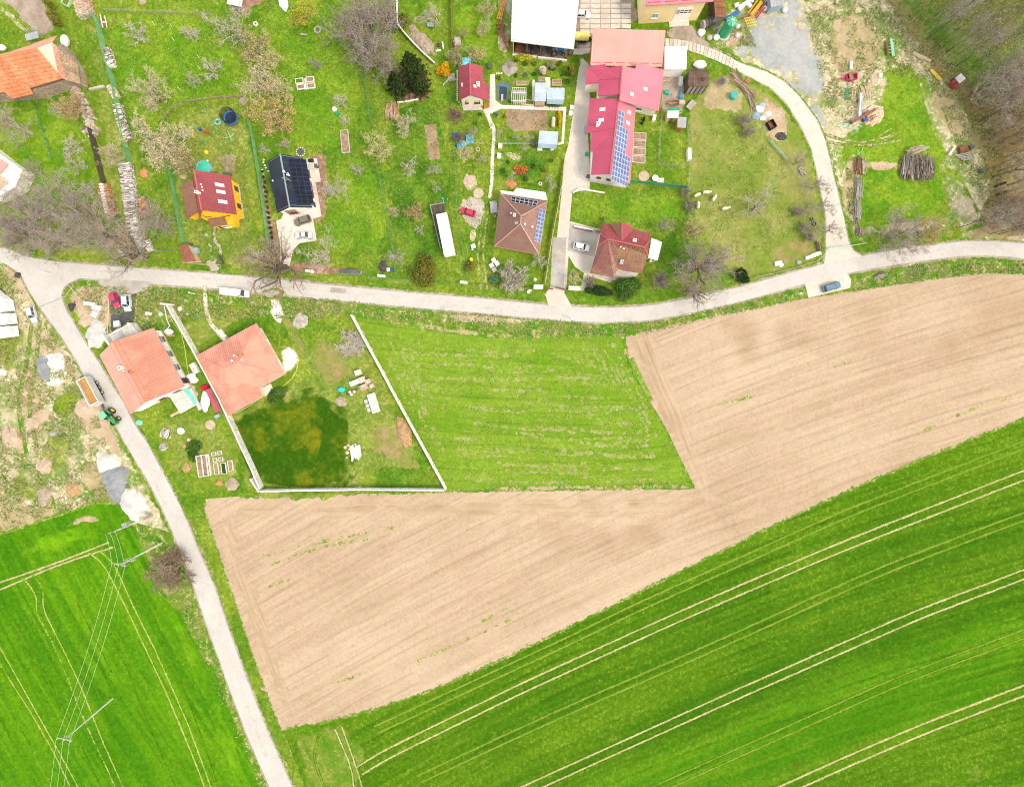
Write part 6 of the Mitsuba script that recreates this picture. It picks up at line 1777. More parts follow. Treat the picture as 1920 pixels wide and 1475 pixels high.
def car(px,py,rot,label,paint,shape='hatch',L=4.2,W=1.76,Hh=1.48,rails=False,name='car',cat_='car'):
 t=thing(name,label,cat_)
 b=P(px,py)
 h=L/2
 w=W/2
 belt=Hh*.62
 nose,tail={'hatch':(.30,.05),'sedan':(.30,.20),'wagon':(.30,.02),'suv':(.27,.04),'van':(.13,.01)}[shape]
 secs=[rsec(-h,w*.84,.34,belt*.80),rsec(-h+.12,w*.95,.26,belt*.97),rsec(-h+.6,w,.2,belt),rsec(0,w,.2,belt),rsec(h-L*nose,w,.2,belt*1.0),rsec(h-.75,w*.97,.22,belt*.86),rsec(h-.2,w*.9,.27,belt*.74),rsec(h,w*.72,.36,belt*.56)]
 part(t,'body',at(loft(secs),b,rot),paint,'gloss',0)
 x1,x0=h-L*nose+.05,-h+L*tail+.08
 rx1,rx0=x1-(.62 if shape!='van' else .5),x0+{'hatch':.38,'sedan':.6,'wagon':.3,'suv':.32,'van':.06}[shape]
 q0=[[x0,-w*.93,belt-.02],[x1,-w*.93,belt-.02],[x1,w*.93,belt-.02],[x0,w*.93,belt-.02]]
 q1=[[rx0,-w*.76,Hh-.03],[rx1,-w*.76,Hh-.03],[rx1,w*.76,Hh-.03],[rx0,w*.76,Hh-.03]]
 part(t,'window',at(frustum(q0,q1),b,rot),'pane_dark','pane')
 e=.03
 r0=[[rx0-e,-w*.78,Hh-.05],[rx1+e,-w*.78,Hh-.05],[rx1+e,w*.78,Hh-.05],[rx0-e,w*.78,Hh-.05]]
 r1=[[rx0+.08,-w*.68,Hh+.02],[rx1-.08,-w*.68,Hh+.02],[rx1-.08,w*.68,Hh+.02],[rx0+.08,w*.68,Hh+.02]]
 part(t,'roof',at(frustum(r0,r1),b,rot),paint,'gloss')
 lerp=lambda a,c,s:V(a)*(1-s)+V(c)*s
 pil=[]
 for i in range(4):
  pil.append(bar(V(q0[i])+[0,0,.02],V(q1[i]),.10))
 xm=(x0+x1)/2+.05
 for s in (-1,1):
  pil.append(bar([xm,s*w*.94,belt],[xm-.05,s*w*.77,Hh-.03],.09))
 if shape=='van':
  for s in (-1,1):
   pil.append(hull([[x0,s*w*.95,belt],[x1-1.25,s*w*.95,belt],[x0,s*w*.80,Hh-.02],[x1-1.35,s*w*.80,Hh-.02],[x0,s*w*.9,belt],[x1-1.25,s*w*.9,belt],[x0,s*w*.74,Hh-.02],[x1-1.35,s*w*.74,Hh-.02]]))
 part(t,'pillars',at(cat(pil),b,rot),paint,'gloss')
 for sx in (h*.62,-h*.60):
  for s in (-1,1):
   put_wheel(t,b,rot,sx,s*(w-.10),.33 if shape!='van' else .36,.22)
 for s in (-1,1):
  part(t,'headlight',at(box(h-.16,s*w*.62,belt*.55,.24,.34,.14),b,rot),'pane_pale','pane')
  part(t,'tail_light',at(box(-h+.07,s*w*.70,belt*.62,.18,.28,.18),b,rot),'paint_red','satin')
  part(t,'mirror',at(box(x1-.35,s*(w+.08),belt-.02,.14,.20,.14),b,rot),paint,'gloss')
 if rails:
  for s in (-1,1):
   part(t,'roof_rail',at(bar([rx0+.1,s*w*.66,Hh+.07],[rx1-.1,s*w*.66,Hh+.07],.05),b,rot),'steel_dark','satin')
 return t

car(877.5,399,165,'bright red hatchback parked on the gravel beside the white trailer','paint_red')
car(569,415,198,'dark bronze car parked against the dark blue roofed house','paint_bronze','wagon',4.6,1.8,1.5)
car(571,442,181,'silver saloon car on the paved drive of the dark blue roofed house','paint_silver','sedan',4.6,1.76,1.42)
car(1089.5,464,-12,'white car with dark glass beside the red tiled house','paint_white','suv',4.3,1.8,1.6)
car(1556.5,538,17,'blue grey car standing in the lay by at the field edge','paint_blue_grey','wagon',5.0,1.85,1.48,rails=True)
car(65.5,590,-76,'silver estate car at the left edge of the western lane','paint_silver','wagon',4.4,1.75,1.5)
car(219.5,563,-70,'magenta red car on the dark asphalt by the ribbed orange roof house','paint_magenta','hatch',4.1,1.75,1.48)
car(242.5,568.5,-86,'pale ice blue car parked beside the magenta red one','paint_ice','suv',4.5,1.82,1.75)
car(446,549.5,-6,'long white delivery van parked on the verge of the main road','paint_white','van',7.0,2.0,2.5,name='van',cat_='van')
car(1092.5,31,-4,'white hatchback half hidden beside the white hall roof','paint_white','hatch',4.0,1.72,1.5)
# second windscreens for the paint: spare roof hatch of the van
# white lorries at the left edge
for i,(x,y) in enumerate(((6,556),(8,578),(13,601),(16,624))):
 t=thing('lorry',('uppermost','second','third','lowest')[i]+' of the four white lorries parked side by side at the left edge','lorry')
 b=P(x,y)
 rot=(-42,12,10,8)[i]
 part(t,'box_body',at(cat([box(-2.2,0,.9,6.2,2.85,2.0)]),b,rot),'paint_white','satin')
 part(t,'cab',at(frustum([[.95,-1.38,.5],[3.3,-1.38,.5],[3.3,1.38,.5],[.95,1.38,.5]],[[1.0,-1.3,2.7],[2.7,-1.3,2.6],[2.7,1.3,2.6],[1.0,1.3,2.7]]),b,rot),'paint_white','satin')
 part(t,'windscreen',at(frustum([[3.0,-1.2,1.4],[3.12,-1.2,1.4],[3.12,1.2,1.4],[3.0,1.2,1.4]],[[2.72,-1.15,2.4],[2.84,-1.15,2.4],[2.84,1.15,2.4],[2.72,1.15,2.4]]),b,rot),'pane_pale','pane')
 part(t,'chassis',at(box(-1.5,0,.45,8,1.0,.4),b,rot),'steel_dark')
 for sx in (2.0,-3.2):
  for s in (-1,1):
   put_wheel(t,b,rot,sx,s*.95,.45,.3)

# tractor and grain trailer
t=thing('tractor','green tractor with yellow wheel hubs heading down the western lane','tractor')
b,rot=P(213,779),-50
part(t,'bonnet',at(cat([loft([rsec(.2,.42,.9,1.65),rsec(1.6,.40,.9,1.6),rsec(2.3,.36,.9,1.45)]),box(2.5,0,.6,.5,.9,.5)]),b,rot),'tractor_green','satin')
part(t,'decal',at(cat([box(1.2,s*.43,1.3,1.8,.02,.1) for s in (-1,1)]),b,rot),'hub_yellow','satin')
part(t,'cab',at(frustum([[-1.35,-.8,1.1],[.25,-.75,1.1],[.25,.75,1.1],[-1.35,.8,1.1]],[[-1.25,-.72,2.75],[.1,-.68,2.75],[.1,.68,2.75],[-1.25,.72,2.75]]),b,rot),'pane_dark','pane')
part(t,'cab_roof',at(frustum([[-1.5,-.88,2.76],[.3,-.85,2.76],[.3,.85,2.76],[-1.5,.88,2.76]],[[-1.4,-.75,2.98],[.2,-.72,2.98],[.2,.72,2.98],[-1.4,.75,2.98]]),b,rot),'cab_green','satin')
for s in (-1,1):
 put_wheel(t,b,rot,-.85,s*1.15,.95,.62,'hub_yellow')
 put_wheel(t,b,rot,1.75,s*1.0,.66,.45,'hub_yellow')
 part(t,'mudguard',at(tube([[-1.75+.9*(1-math.cos(a)),s*1.05,1.0+1.05*math.sin(a)] for a in np.linspace(.2,2.4,7)],.28,4),b,rot),'tractor_green','satin')
part(t,'exhaust',at(cyl(.35,.5,1.5,.06,1.4,8),b,rot),'steel_dark','satin')
part(t,'chassis',at(box(.3,0,.5,4.0,.6,.6),b,rot),'steel_dark')
part(t,'mirror',at(cat([bar([.2,s*.7,2.4],[.3,s*1.25,2.45],.05) for s in (-1,1)]+[box(.3,s*1.28,2.2,.06,.2,.35) for s in (-1,1)]),b,rot),'steel_dark')
t=thing('grain_trailer','grey three axle tipping trailer full of brown earth behind the green tractor','trailer')
b,rot=P(183.5,732),-62
L,W=7.3,2.5
part(t,'side_wall',at(cat([box(0,W/2,1.2,L,.08,1.75),box(0,-W/2,1.2,L,.08,1.75),box(L/2,0,1.2,.08,W-.1,1.9),box(-L/2,0,1.2,.08,W-.1,1.75)]+[box(-L/2+.5+i*.57,s*(W/2+.07),1.25,.09,.08,1.65) for i in range(12) for s in (-1,1)]),b,rot),'galvanised','satin')
part(t,'rim',at(cat([box(0,W/2+.02,2.93,L+.2,.16,.1),box(0,-W/2-.02,2.93,L+.2,.16,.1),box(L/2,0,3.08,.16,W,.08),box(-L/2,0,2.93,.16,W,.1)]),b,rot),'white','satin')
part(t,'floor',at(box(0,0,1.05,L,W-.1,.15),b,rot),'steel_dark')
gx,gy=np.meshgrid(np.linspace(-L/2+.1,L/2-.1,26),np.linspace(-W/2+.08,W/2-.08,10),indexing='ij')
hz=2.35+.35*(1-(gy/1.3)**2)+.3*(meshkit.fbm(np.stack([gx,gy,gx*0],-1)*1.3,3,4)-.5)
i,j=np.meshgrid(np.arange(25),np.arange(9),indexing='ij')
q=np.stack([i*10+j,(i+1)*10+j,(i+1)*10+j+1,i*10+j+1],-1).reshape(-1,4)
part(t,'load',at((np.stack([gx,gy,hz],-1).reshape(-1,3),np.vstack([q[:,[0,1,2]],q[:,[0,2,3]]])),b,rot),'grain')
for sx in (1.4,0,-1.4):
 for s in (-1,1):
  put_wheel(t,b,rot,sx-.3,s*1.12,.55,.42,'galvanised','rubber')
part(t,'drawbar',at(bar([L/2,0,.9],[L/2+1.6,0,.8],.25),b,rot),'steel_dark')
part(t,'headboard',at(box(L/2+.25,0,1.1,.3,W,.5),b,rot),'galvanised')

# white articulated trailer in the garden, with the grey deck beside it
t=thing('box_trailer','long dazzling white box trailer standing on the grass left of the red hatchback','trailer')
a0,a1=P(827,400,3.3),P(842.5,477,3.3)
b=(a0+a1)/2
L=np.linalg.norm((a1-a0)[:2])
rot=math.degrees(math.atan2(*(a1-a0)[[1,0]]))
part(t,'box_body',at(loft([rsec(-L/2,1.45,.95,3.3,.1),rsec(L/2,1.45,.95,3.3,.1)]),b,rot),'panel_white','satin')
part(t,'front_panel',at(cat([box(L/2+.04,0,1.2,.06,2.6,1.9),box(L/2+.1,.2,2.95,.06,1.3,.14)]),b,rot),'tarp_white')
part(t,'chassis',at(box(0,0,.6,L-.6,1.2,.35),b,rot),'steel_dark')
for sx in (-L*.3,-L*.2,L*.3):
 for s in (-1,1):
  put_wheel(t,b,rot,sx,s*1.1,.48,.35)
part(t,'support_leg',at(cat([box(L*.42,s*.8,0,.15,.15,.7) for s in (-1,1)]),b,rot),'steel_dark')
k=thing('flatbed','dark grey wooden deck trailer half hidden beneath the long white box trailer','trailer')
for i in range(16):
 s=i/16
 q0,q1=V([807.5+s*19,386+s*79]),V([832+s*13,382+s*82])
 part(k,'plank',bar(P(*q0,.9)+[0,-.3,0],P(*q1,.9)+[0,-.3,0],.66,.08),'wood_dark')
part(k,'frame',cat([bar(P(811,386,.8),P(829,465,.8),.2,.25),bar(P(827,384,.8),P(844,464,.8),.2,.25)]),'steel_dark')
part(k,'rim',cat([bar(P(806.5,384.5,1.05),P(832.5,380.5,1.05),.14,.3),bar(P(806.5,384.5,1.05),P(826,466,1.05),.14,.3)]),'tin_grey')
for x,y in ((815,405),(823,450)):
 put_wheel(k,P(x,y),102,0,0,.4,.3)
single('garden_pump',cat([bar(P(830,373,.1),P(833,381,.1),.25,.5),cyl(*P(831,375,0),.25,1.2,8)]),'turquoise','small teal hand pump at the upper end of the long white trailer','pump')

# small trailers, tanker
t=thing('tanker_trailer','pale yellow tank trailer on twin black wheels beside the white hall','tank trailer')
b,rot=P(1087,77),-2
n=14
a=np.arange(n)*2*np.pi/n
tank=lambda x,r:np.c_[np.full(n,x),np.cos(a)*r*1.05,1.75+np.sin(a)*r]
part(t,'tank',at(loft([tank(-2.4,.6),tank(-2.2,.95),tank(2.0,.95),tank(2.2,.6)]),b,rot),'tank_yellow','satin',0)
part(t,'chassis',at(box(.2,0,.6,5.4,1.2,.25),b,rot),'black')
part(t,'drawbar',at(bar([2.6,0,.7],[3.8,0,.6],.15),b,rot),'black')
for sx in (.1,1.15):
 for s in (-1,1):
  put_wheel(t,b,rot,sx,s*.95,.45,.3,'galvanised')
t=thing('car_trailer','grey flat car trailer at the corner of the brown hipped bungalow','trailer')
b,rot=P(926,390),-84
part(t,'bed',at(cat([box(0,0,.5,3.0,1.8,.12),box(0,.9,.6,3.0,.06,.35),box(0,-.9,.6,3.0,.06,.35),box(1.5,0,.6,.06,1.8,.35),box(-1.5,0,.6,.06,1.8,.35)]),b,rot),'tin_grey','satin')
part(t,'drawbar',at(cat([bar([1.5,.6,.5],[2.7,0,.5],.09),bar([1.5,-.6,.5],[2.7,0,.5],.09)]),b,rot),'galvanised','metal')
for s in (-1,1):
 put_wheel(t,b,rot,0,s*.95,.3,.18)
t=thing('farm_tractor','blue tractor with a cyan rear wheel under the eaves of the white hall','tractor')
b,rot=P(1045,97),-4
part(t,'bonnet',at(loft([rsec(.1,.45,.9,1.6),rsec(1.9,.42,.9,1.5),rsec(2.3,.36,.9,1.35)]),b,rot),'tractor_blue','satin')
part(t,'cab',at(frustum([[-1.4,-.8,1.0],[.1,-.75,1.0],[.1,.75,1.0],[-1.4,.8,1.0]],[[-1.3,-.7,2.5],[0,-.66,2.5],[0,.66,2.5],[-1.3,.7,2.5]]),b,rot),'pane_blue','pane')
part(t,'cab_roof',at(box(-.65,0,2.5,1.6,1.6,.18),b,rot),'tractor_blue','satin')
for s in (-1,1):
 put_wheel(t,b,rot,-.9,s*1.05,.85,.5,'cyan')
 put_wheel(t,b,rot,1.6,s*.95,.55,.4,'cyan')
part(t,'front_loader',at(cat([bar([1.0,s*.6,1.5],[3.2,s*.6,.6],.14) for s in (-1,1)]+[box(3.5,0,.3,.7,1.9,.6)]),b,rot),'steel_dark','satin')

# ---------------------------------------------------------------- farm machinery and scrap
def frame_machine(px,py,rot,label,kd,parts,wheels=(),name='machine',cat_='farm machine'):
 t=thing(name,label,cat_)
 b=P(px,py)
 for nm,ms,k2 in parts:
  part(t,nm,at(cat(ms),b,rot),k2 or kd,'satin')
 for x,y,r in wheels:
  put_wheel(t,b,rot,x,y,r,.25)
 return t

for i,(x,y,rot,l) in enumerate(((939,52,10,'small dark red implement uppermost beside the white hall'),(942,68,-60,'dark red forked plough on the blue gravel beside the white hall'),(950,86,-80,'dark red implement lowest on the gravel beside the white hall'))):
 s=(.7,1,.9)[i]
 frame_machine(x,y,rot,l,'machine_red',[('beam',[bar([-1.6*s,-.9*s,.7],[1.6*s,0,.7],.22),bar([-1.6*s,.9*s,.7],[1.6*s,0,.7],.22),bar([-.6,-.7*s,.7],[-.6,.7*s,.7],.2)],None),('tine',[bar([-1.4*s+k*.7,(-.8+k*.25)*s,.7],[-1.6*s+k*.7,(-.8+k*.25)*s,.05],.12) for k in range(4)],'machine_rust')],[(-1.0*s,.9*s,.3)],'plough')
frame_machine(941,20,75,'orange folded harrow at the top edge beside the white hall','machine_orange',[('frame',[bar([-3,-.6,.6],[2.5,-.4,.6],.18),bar([-3,0,.6],[2.8,-.1,.6],.18),bar([-3,.6,.6],[2.4,.2,.6],.18)]+[bar([-2.6+k*1.2,-.7,.6],[-2.6+k*1.2,.7,.6],.12) for k in range(5)],None)],name='harrow')
frame_machine(1592,148,3,'red box cart with a brown board on the grass by the gravel yard','paint_magenta',[('box',[box(0,.75,.5,2.8,.15,.6),box(0,-.75,.5,2.8,.15,.6),box(1.4,0,.5,.15,1.5,.6),box(-1.4,0,.5,.15,1.5,.6)],None),('floor',[box(0,0,.4,2.8,1.5,.1)],'machine_rust'),('board',[box(-.3,.1,1.0,.9,2.0,.12,10)],'wood_brown'),('drawbar',[bar([-1.4,0,.5],[-3,-.1,.4],.2)],None)],[(0,.8,.3),(0,-.8,.3)],'cart','cart')
frame_machine(1788,157,40,'dark red box wagon with a white lid at the edge of the wood','machine_red',[('body',[box(-.4,0,.3,2.6,1.9,1.0)],None),('lid',[box(.6,.15,1.35,2.0,1.9,.12)],'tarp_white'),('slot',[box(-.5,0,1.31,2.3,.35,.03)],'black')],[(0,1.0,.3),(0,-1.0,.3)],'wagon','wagon')
for i,(x,y,rot,kd,l) in enumerate(((1586,177,88,'plastic_green','green steel rack standing left of its pale wooden twin'),(1598,177,84,'wood_pale','pale wooden rack beside the green steel one'))):
 frame_machine(x,y,rot,l,kd,[('frame',[bar([-1.3,s*.4,.5],[1.3,s*.4,.5],.14) for s in (-1,1)]+[bar([-1.2+k*.8,-.45,.55],[-1.2+k*.8,.45,.55],.12) for k in range(4)]+[bar([sx*1.2,s*.4,0],[sx*1.2,s*.4,.5],.12) for s in (-1,1) for sx in (-1,1)],None)],name='rack',cat_='rack')
frame_machine(1609,200,86,'long silver conveyor belt lying beside the wood chip bay','galvanised',[('trough',[bar([-3.2,s*.35,.8],[3.2,s*.35,.8],.1,.4) for s in (-1,1)],None),('belt',[bar([-3.2,0,.75],[3.2,0,.75],.6,.08)],'tarp_white'),('leg',[bar([x,s*.35,0],[x,s*.35,.8],.1) for x in (-2.5,2.5) for s in (-1,1)],None)],[(1.2,.5,.25)],'conveyor','conveyor')
frame_machine(1612,222,28,'rusty brown elevator leaning into the wood chip bay','machine_rust',[('trough',[bar([-3,0,.5],[3,0,1.8],.7,.3)],None),('leg',[bar([1,s*.4,0],[1.6,s*.4,1.5],.12) for s in (-1,1)],None),('motor',[box(-2.8,0,.3,.8,.8,.7)],None)],[(1.3,.5,.3),(1.3,-.5,.3)],'elevator','elevator')
single('wood_chips',heap(1640,217,2.9,2.6,1.0,20,5),'log_pale','pale heap of wood chips in its low bay on the right','wood chips')
t=thing('chip_bay','low bent concrete kerb behind the heap of wood chips','bay')
for p,q in (((1617,212),(1636,199)),((1636,199),(1649,202))):
 part(t,'kerb',bar(P(*p,.3),P(*q,.3),.3,.6),'slab_beige')
single('forks',cat([bar(P(1623,224,.6),P(1644,214,.9),.15),bar(P(1624,229,.6),P(1645,218,.9),.15)]),'machine_rust','two rusty forks lying across the heap of wood chips','loader forks')
single('blue_motor',box(*P(1620,226,0)[:2],0,1.2,.7,.6,20),'plastic_blue','small blue motor at the foot of the rusty elevator','motor')
single('lattice_gate',cat([bar(P(1570,236,.4),P(1609,243,.4),.09),bar(P(1578,231,.4),P(1617,237,.4),.09)]+[bar(P(1570+k*9.5,236+k*1.7,.4),P(1578+k*9.5,231+k*1.5,.4),.08) for k in range(5)]),'paint_mint','long mint green lattice lying below the rusty elevator','lattice')
single('lattice_gate',cat([bar(P(1608,290,.3),P(1617,283,.3),.09),bar(P(1617,283,.3),P(1618,276,.3),.09),bar(P(1608,290,.3),P(1609,283,.3),.09)]),'paint_mint','small mint green frame above the rust coloured pole bundle','lattice')
single('green_harrow',cat([bar(P(1396+k*4,34,.6),P(1402+k*4,50,.6),.12) for k in range(5)]+[bar(P(1395+k*2,35+k*5,.65),P(1414+k*2,31+k*5,.65),.12) for k in range(4)]),'paint_yellow','yellow green grid harrow on the gravel yard','harrow')
t=thing('implement','orange and yellow folding implement at the top edge by the blue grey container','farm machine')
part(t,'frame',cat([bar(P(1408,30,.8),P(1428,4,.8),.9,.5),bar(P(1402,26,.7),P(1420,2,.7),.3,.4)]),'machine_orange','satin')
part(t,'side_frame',cat([bar(P(1418,34,.7),P(1440,8,.7),.3,.4),bar(P(1420,26,.9),P(1438,4,.9),.2,.3)]),'paint_red','satin')
part(t,'boom',bar(P(1390,36,.6),P(1412,26,.6),.3),'machine_rust')
t=thing('pipe_bundle','bright blue bundle of pipes beside the green silo','pipe bundle')
for k in range(4):
 part(t,'pipe',tube([P(1358+k*1.5,36+k,.3+.2*(k%2)),P(1384+k*1.2,20+k*1.3,.3+.2*(k%2))],.2,8),'plastic_blue','satin')
t=thing('silo','upright green plastic silo tank on a round concrete base','silo')
b=P(1356,65)
part(t,'base',cyl(b[0],b[1],0,1.75,.25,22),'concrete')
part(t,'tank',cat([cyl(b[0],b[1],.25,1.35,4.4,22),cyl(b[0],b[1],4.65,1.35,.45,22,.35)]),'plastic_green','satin')
part(t,'lid',cyl(b[0],b[1],5.1,.38,.12,14),'paint_mint','satin')
part(t,'ribs',cat([bar([b[0]+math.cos(a)*.4,b[1]+math.sin(a)*.4,5.05],[b[0]+math.cos(a)*1.3,b[1]+math.sin(a)*1.3,4.7],.12) for a in np.arange(8)*.785]),'paint_mint','satin')
t=thing('cable_drum','row of dark cable drums lying beside the brown open wood shed','cable drums')
for k in range(5):
 p=P(1318+k*5,47-k*2.2,1)
 part(t,'drum',move(frustum(*[np.c_[np.full(16,x),np.cos(np.arange(16)*.3927)*1.05,np.sin(np.arange(16)*.3927)*1.05+1.05] for x in (-.28,.28)]),p[0],p[1],0,24),'wood_grey' if k==0 else 'steel_dark')
for i,(x,y,rx,l) in enumerate(((1314,63,1.1,'big white sack beside the dark cable drums'),(1342,72,.9,'grey white sack left below the green silo'),(1329,73,.8,'pale flat stone block left of the grey white sack'),(1382,52,.6,'small white block right of the green silo'),(1381,69,.6,'small pale block right below the green silo'),(1470,21,.8,'white block beside the blue grey container'),(1432,18,.8,'white block left of the blue grey container'))):
 single('sack' if i<2 else 'block',blob([*P(x,y)[:2],.4],(rx,rx*.95,.55),i,.25 if i<2 else .1,1,0),'tarp_white' if i!=2 else 'stone',l,'sack' if i<2 else 'stone block')
for i,(x,y) in enumerate(((1390,14),(1395,10),(1400,6),(1386,18),(1404,13),(1408,3),(1380,12))):
 single('rubble_block',move(box(0,0,0,1.1,.9,.6),*P(x,y)[:2],0,i*33),'white','white concrete block in the row beside the blue pipe bundle','block',group='white blocks at the top edge of the gravel yard')
single('water_tank',cat([cyl(*P(1373,182),.95,1.1,20),cyl(*P(1373,182)[:2],1.1,.95,.15,20,.5)]),'plastic_teal','round teal water tank in the straw of the pasture','water tank','satin')
single('charcoal_heap',heap(1464,256,1.5,1.3,.35,0,8,18),'charcoal','black burnt patch of charcoal beside the open crate','charcoal heap')
t=thing('crate','open rusty crate with a dark inside at the pasture edge','crate')
b=P(1444,236)
part(t,'side',at(cat([box(.9,0,0,.12,2.2,.9),box(-.9,0,0,.12,2.2,.9),box(0,1.1,0,1.7,.12,.9),box(0,-1.1,0,1.7,.12,.9)]),b,30),'black')
part(t,'floor',at(box(0,0,.05,1.6,2.0,.1),b,30),'machine_rust')
for i,(x,y,rx) in enumerate(((1424,205,1.3),(1418,218,1.2),(1440,214,.9),(1428,198,.9),(1430,222,.8))):
 single('tarp',blob([*P(x,y)[:2],.1],(rx,rx*.8,.3),20+i,.35,2,0),'pane_blue' if i%2 else 'tarp_white','crumpled blue grey tarpaulin heap at the pasture edge above the open crate','tarpaulin',group='crumpled tarpaulins above the crate')
single('sheet_board',bar(P(1396,167,.2),P(1402,174,.2),.9,.08),'white','white board lying on the line of old logs by the side lane','board')
single('pallet',cat([bar(P(1402+k*1.6,145+k*.8,.2),P(1397+k*1.6,153+k*.8,.2),.18,.12) for k in range(5)]),'log_rust','small brown pallet between the side lane and the line of old logs','pallet')
single('plank',cat([bar(P(1712,99,.2),P(1732,110,.2),.9,.2),bar(P(1726,105,.3),P(1745,115,.3),.7,.2)]),'wood_pale','long pale boards lying at the edge of the wood','boards')
single('plank',cat([bar(P(1744,131,.2),P(1762,151,.2),.3,.15),bar(P(1747,130,.2),P(1766,150,.2),.25,.15)]),'paint_yellow','two yellow beams lying at the edge of the wood','beams')
single('trough',box(*P(1594.5,124)[:2],0,.75,2.3,.4,-4),'galvanised','narrow pale metal trough above the red box cart','trough')
single('heap_of_boards',cat([bar(P(1613+k*3,160+(k%3)*2,.2+k*.05),P(1620+k*2,186-(k*5)%9,.2+k*.05),.22,.14) for k in range(7)]),'wood_pale','loose pale boards strewn right of the wooden rack','boards')
single('stone_block',box(*P(1649,143)[:2],0,.8,1.1,.5,-10),'concrete_pale','small pale block on the grass right of the red box cart','stone block')
single('stone_block',cat([box(*P(1637,151)[:2],0,1.8,1.1,.5,20),box(*P(1629,154)[:2],0,1.0,.8,.4,-10)]),'soil_pale','pinkish slab pieces on the grass right of the red box cart','stone slabs')
single('steel_stand',cat([bar(P(1669+k,72,.4),P(1673+k*1.5,105,.4),.12) for k in range(4)]+[bar(P(1666,76+k*6,.45),P(1677,74+k*6,.45),.1) for k in range(5)]),'paint_mint','pale green steel grid leaning at the edge of the wood','steel grid')
single('steel_stand',cat([bar(P(1660+k*1.5,78,.4),P(1664+k,104,.4),.16) for k in range(3)]),'machine_rust','rusty tubes lying left of the pale green steel grid','tubes')
t=thing('scrap_heap','scrap heap of sheet metal and boards at the lower edge of the wood','scrap heap')
part(t,'board',cat([bar(P(1790+k*4,292+k*2,.3),P(1818+k*2,286+k*3,.4),.25,.12) for k in range(5)]),'wood_grey')
part(t,'sheet',cat([box(*P(1803,281)[:2],0,2.2,1.4,.7,20)]),'machine_rust')
part(t,'barrel',cyl(*P(1817,278),.6,.9,12),'steel_dark')
part(t,'white_sheet',bar(P(1780,290,.5),P(1792,274,.5),.5,.1),'tarp_white')
single('dark_barrel',cyl(*P(1836,322),.55,.9,12),'steel_dark','dark barrel standing right below the scrap heap','barrel')
for i,(p,q) in enumerate((((1866,350),(1886,342)),((1869,366),(1888,358)),((1871,407),(1893,400)))):
 single('fallen_pole',tube([P(*p,.3),P(*q,.6)],.25-.05*i,7),'black',('thickest and uppermost','middle','lowest')[i]+' of three dark poles lying in the right hand wood','pole')

# ---------------------------------------------------------------- heaps of gravel, earth and brush
for x,y,rx,ry,h,rot,kd,l in (
  (106,680,2.4,2.3,1.0,0,'gravel_heap_white','round white gravel heap left of the lane above the tipping trailer'),
  (82,690,1.6,3.9,.8,12,'gravel_heap_dark','blue grey gravel heap hugging the round white one'),
  (203,867,3.0,3.4,1.4,30,'gravel_heap_white','white gravel heap by the lane, uppermost of three'),
  (221,903,3.9,4.6,1.7,10,'gravel_heap_dark','large dark blue grey gravel heap between two white ones'),
  (250,943,3.3,4.4,1.2,20,'gravel_heap_white','white gravel heap by the lane, lowest of three'),
  (179,628,2.9,3.8,1.0,-8,'gravel_heap','grey gravel heap beside the carport of the ribbed orange roof house'),
  (162,601,2.6,1.7,.5,15,'soil_pale','low pinkish sand heap above the grey gravel heap'),
  (136,575,1.2,1.1,.3,0,'charcoal','small black heap on bare earth by the junction'),
  (165,765,3.6,3.0,.8,20,'soil_pale','heap of brown earth under the green tractor'),
  (83,874,2.2,2.2,.9,0,'soil_pale','round pinkish earth mound in the waste ground at left'),
  (60,795,2.4,1.6,.5,10,'soil_pale','pale earth mound in the upper waste ground at left'),
  (137,918,2.2,1.6,.5,10,'soil_orange','yellowish earth mound above the western wheat field'),
  (85,930,2.4,2.4,.6,0,'brush','round tufted mound above the western wheat field'),
  (22,820,2.2,3.4,.6,30,'soil_pale','curved pink clay mound at the left edge'),
  (757,812,2.0,4.2,.9,18,'soil_orange','orange earth heap along the garden wall'),
  (563,601,1.9,2.2,.6,0,'stone','round grey stone mound with a twig in the walled garden'),
  (349,877,1.2,1.2,.5,0,'soil_orange','brown earth heap left of the large raised bed'),
  (410,905,.8,.7,.5,0,'terracotta','small orange heap below the raised beds'),
  (434,908,2.0,1.8,.6,0,'brush','heap of rubble and twigs at the end of the garden wall'),
  (880,340,1.7,1.9,.4,0,'soil_pale','tan earth heap above the round sand circle'),
  (718,501,1.2,1.5,.5,0,'charcoal','dark compost heap by the road under the bare tree'),
  (270,325,1.1,1.4,.5,0,'terracotta','reddish heap right of the long woodpile'),
  (267,1,1,1,.2,0,'brush','small twig heap at the top edge of the orchard'),
  (792,78,2.0,4.6,.7,40,'brush','long brown compost heap along the curved garden wall'),
  (955,130,2.0,2.2,.6,0,'stone','grey stone heap in the garden under the white hall'),
  (457,190,1.2,1.3,.6,0,'brush','leaf heap in the fence corner above the blue trampoline'),
  (345,332,.9,.7,.4,0,'soil_pale','small round sand heap left of the yellow house'),
  (520,58,.1,.1,.05,0,'stone','tiny pebble in the upper lawn'),
  (640,752,1.7,1.4,.25,0,'brush','flat pale twig pile below the turquoise tub'),
  (1500,50,1,1,.2,0,'soil_pale','low pale mound at the upper end of the gravel yard'),
  (1528,15,1.5,1.0,.4,0,'soil_pale','pinkish stone heap at the top edge right of the gravel yard'),
  (535,738,.9,.7,.2,0,'brush','pale rubble beside the porch of the orange hipped bungalow')):
 if h<.1:
  continue
 single('heap' if kd not in ('gravel_heap','gravel_heap_dark','gravel_heap_white') else 'gravel_heap',heap(x,y,rx,ry,h,rot,int(x)%17),kd,l,'heap',smooth=True)
single('sand_circle',cyl(*P(897,363),1.35,.12,26),'soil_pale','pale round sand circle beside the red hatchback','sand circle')
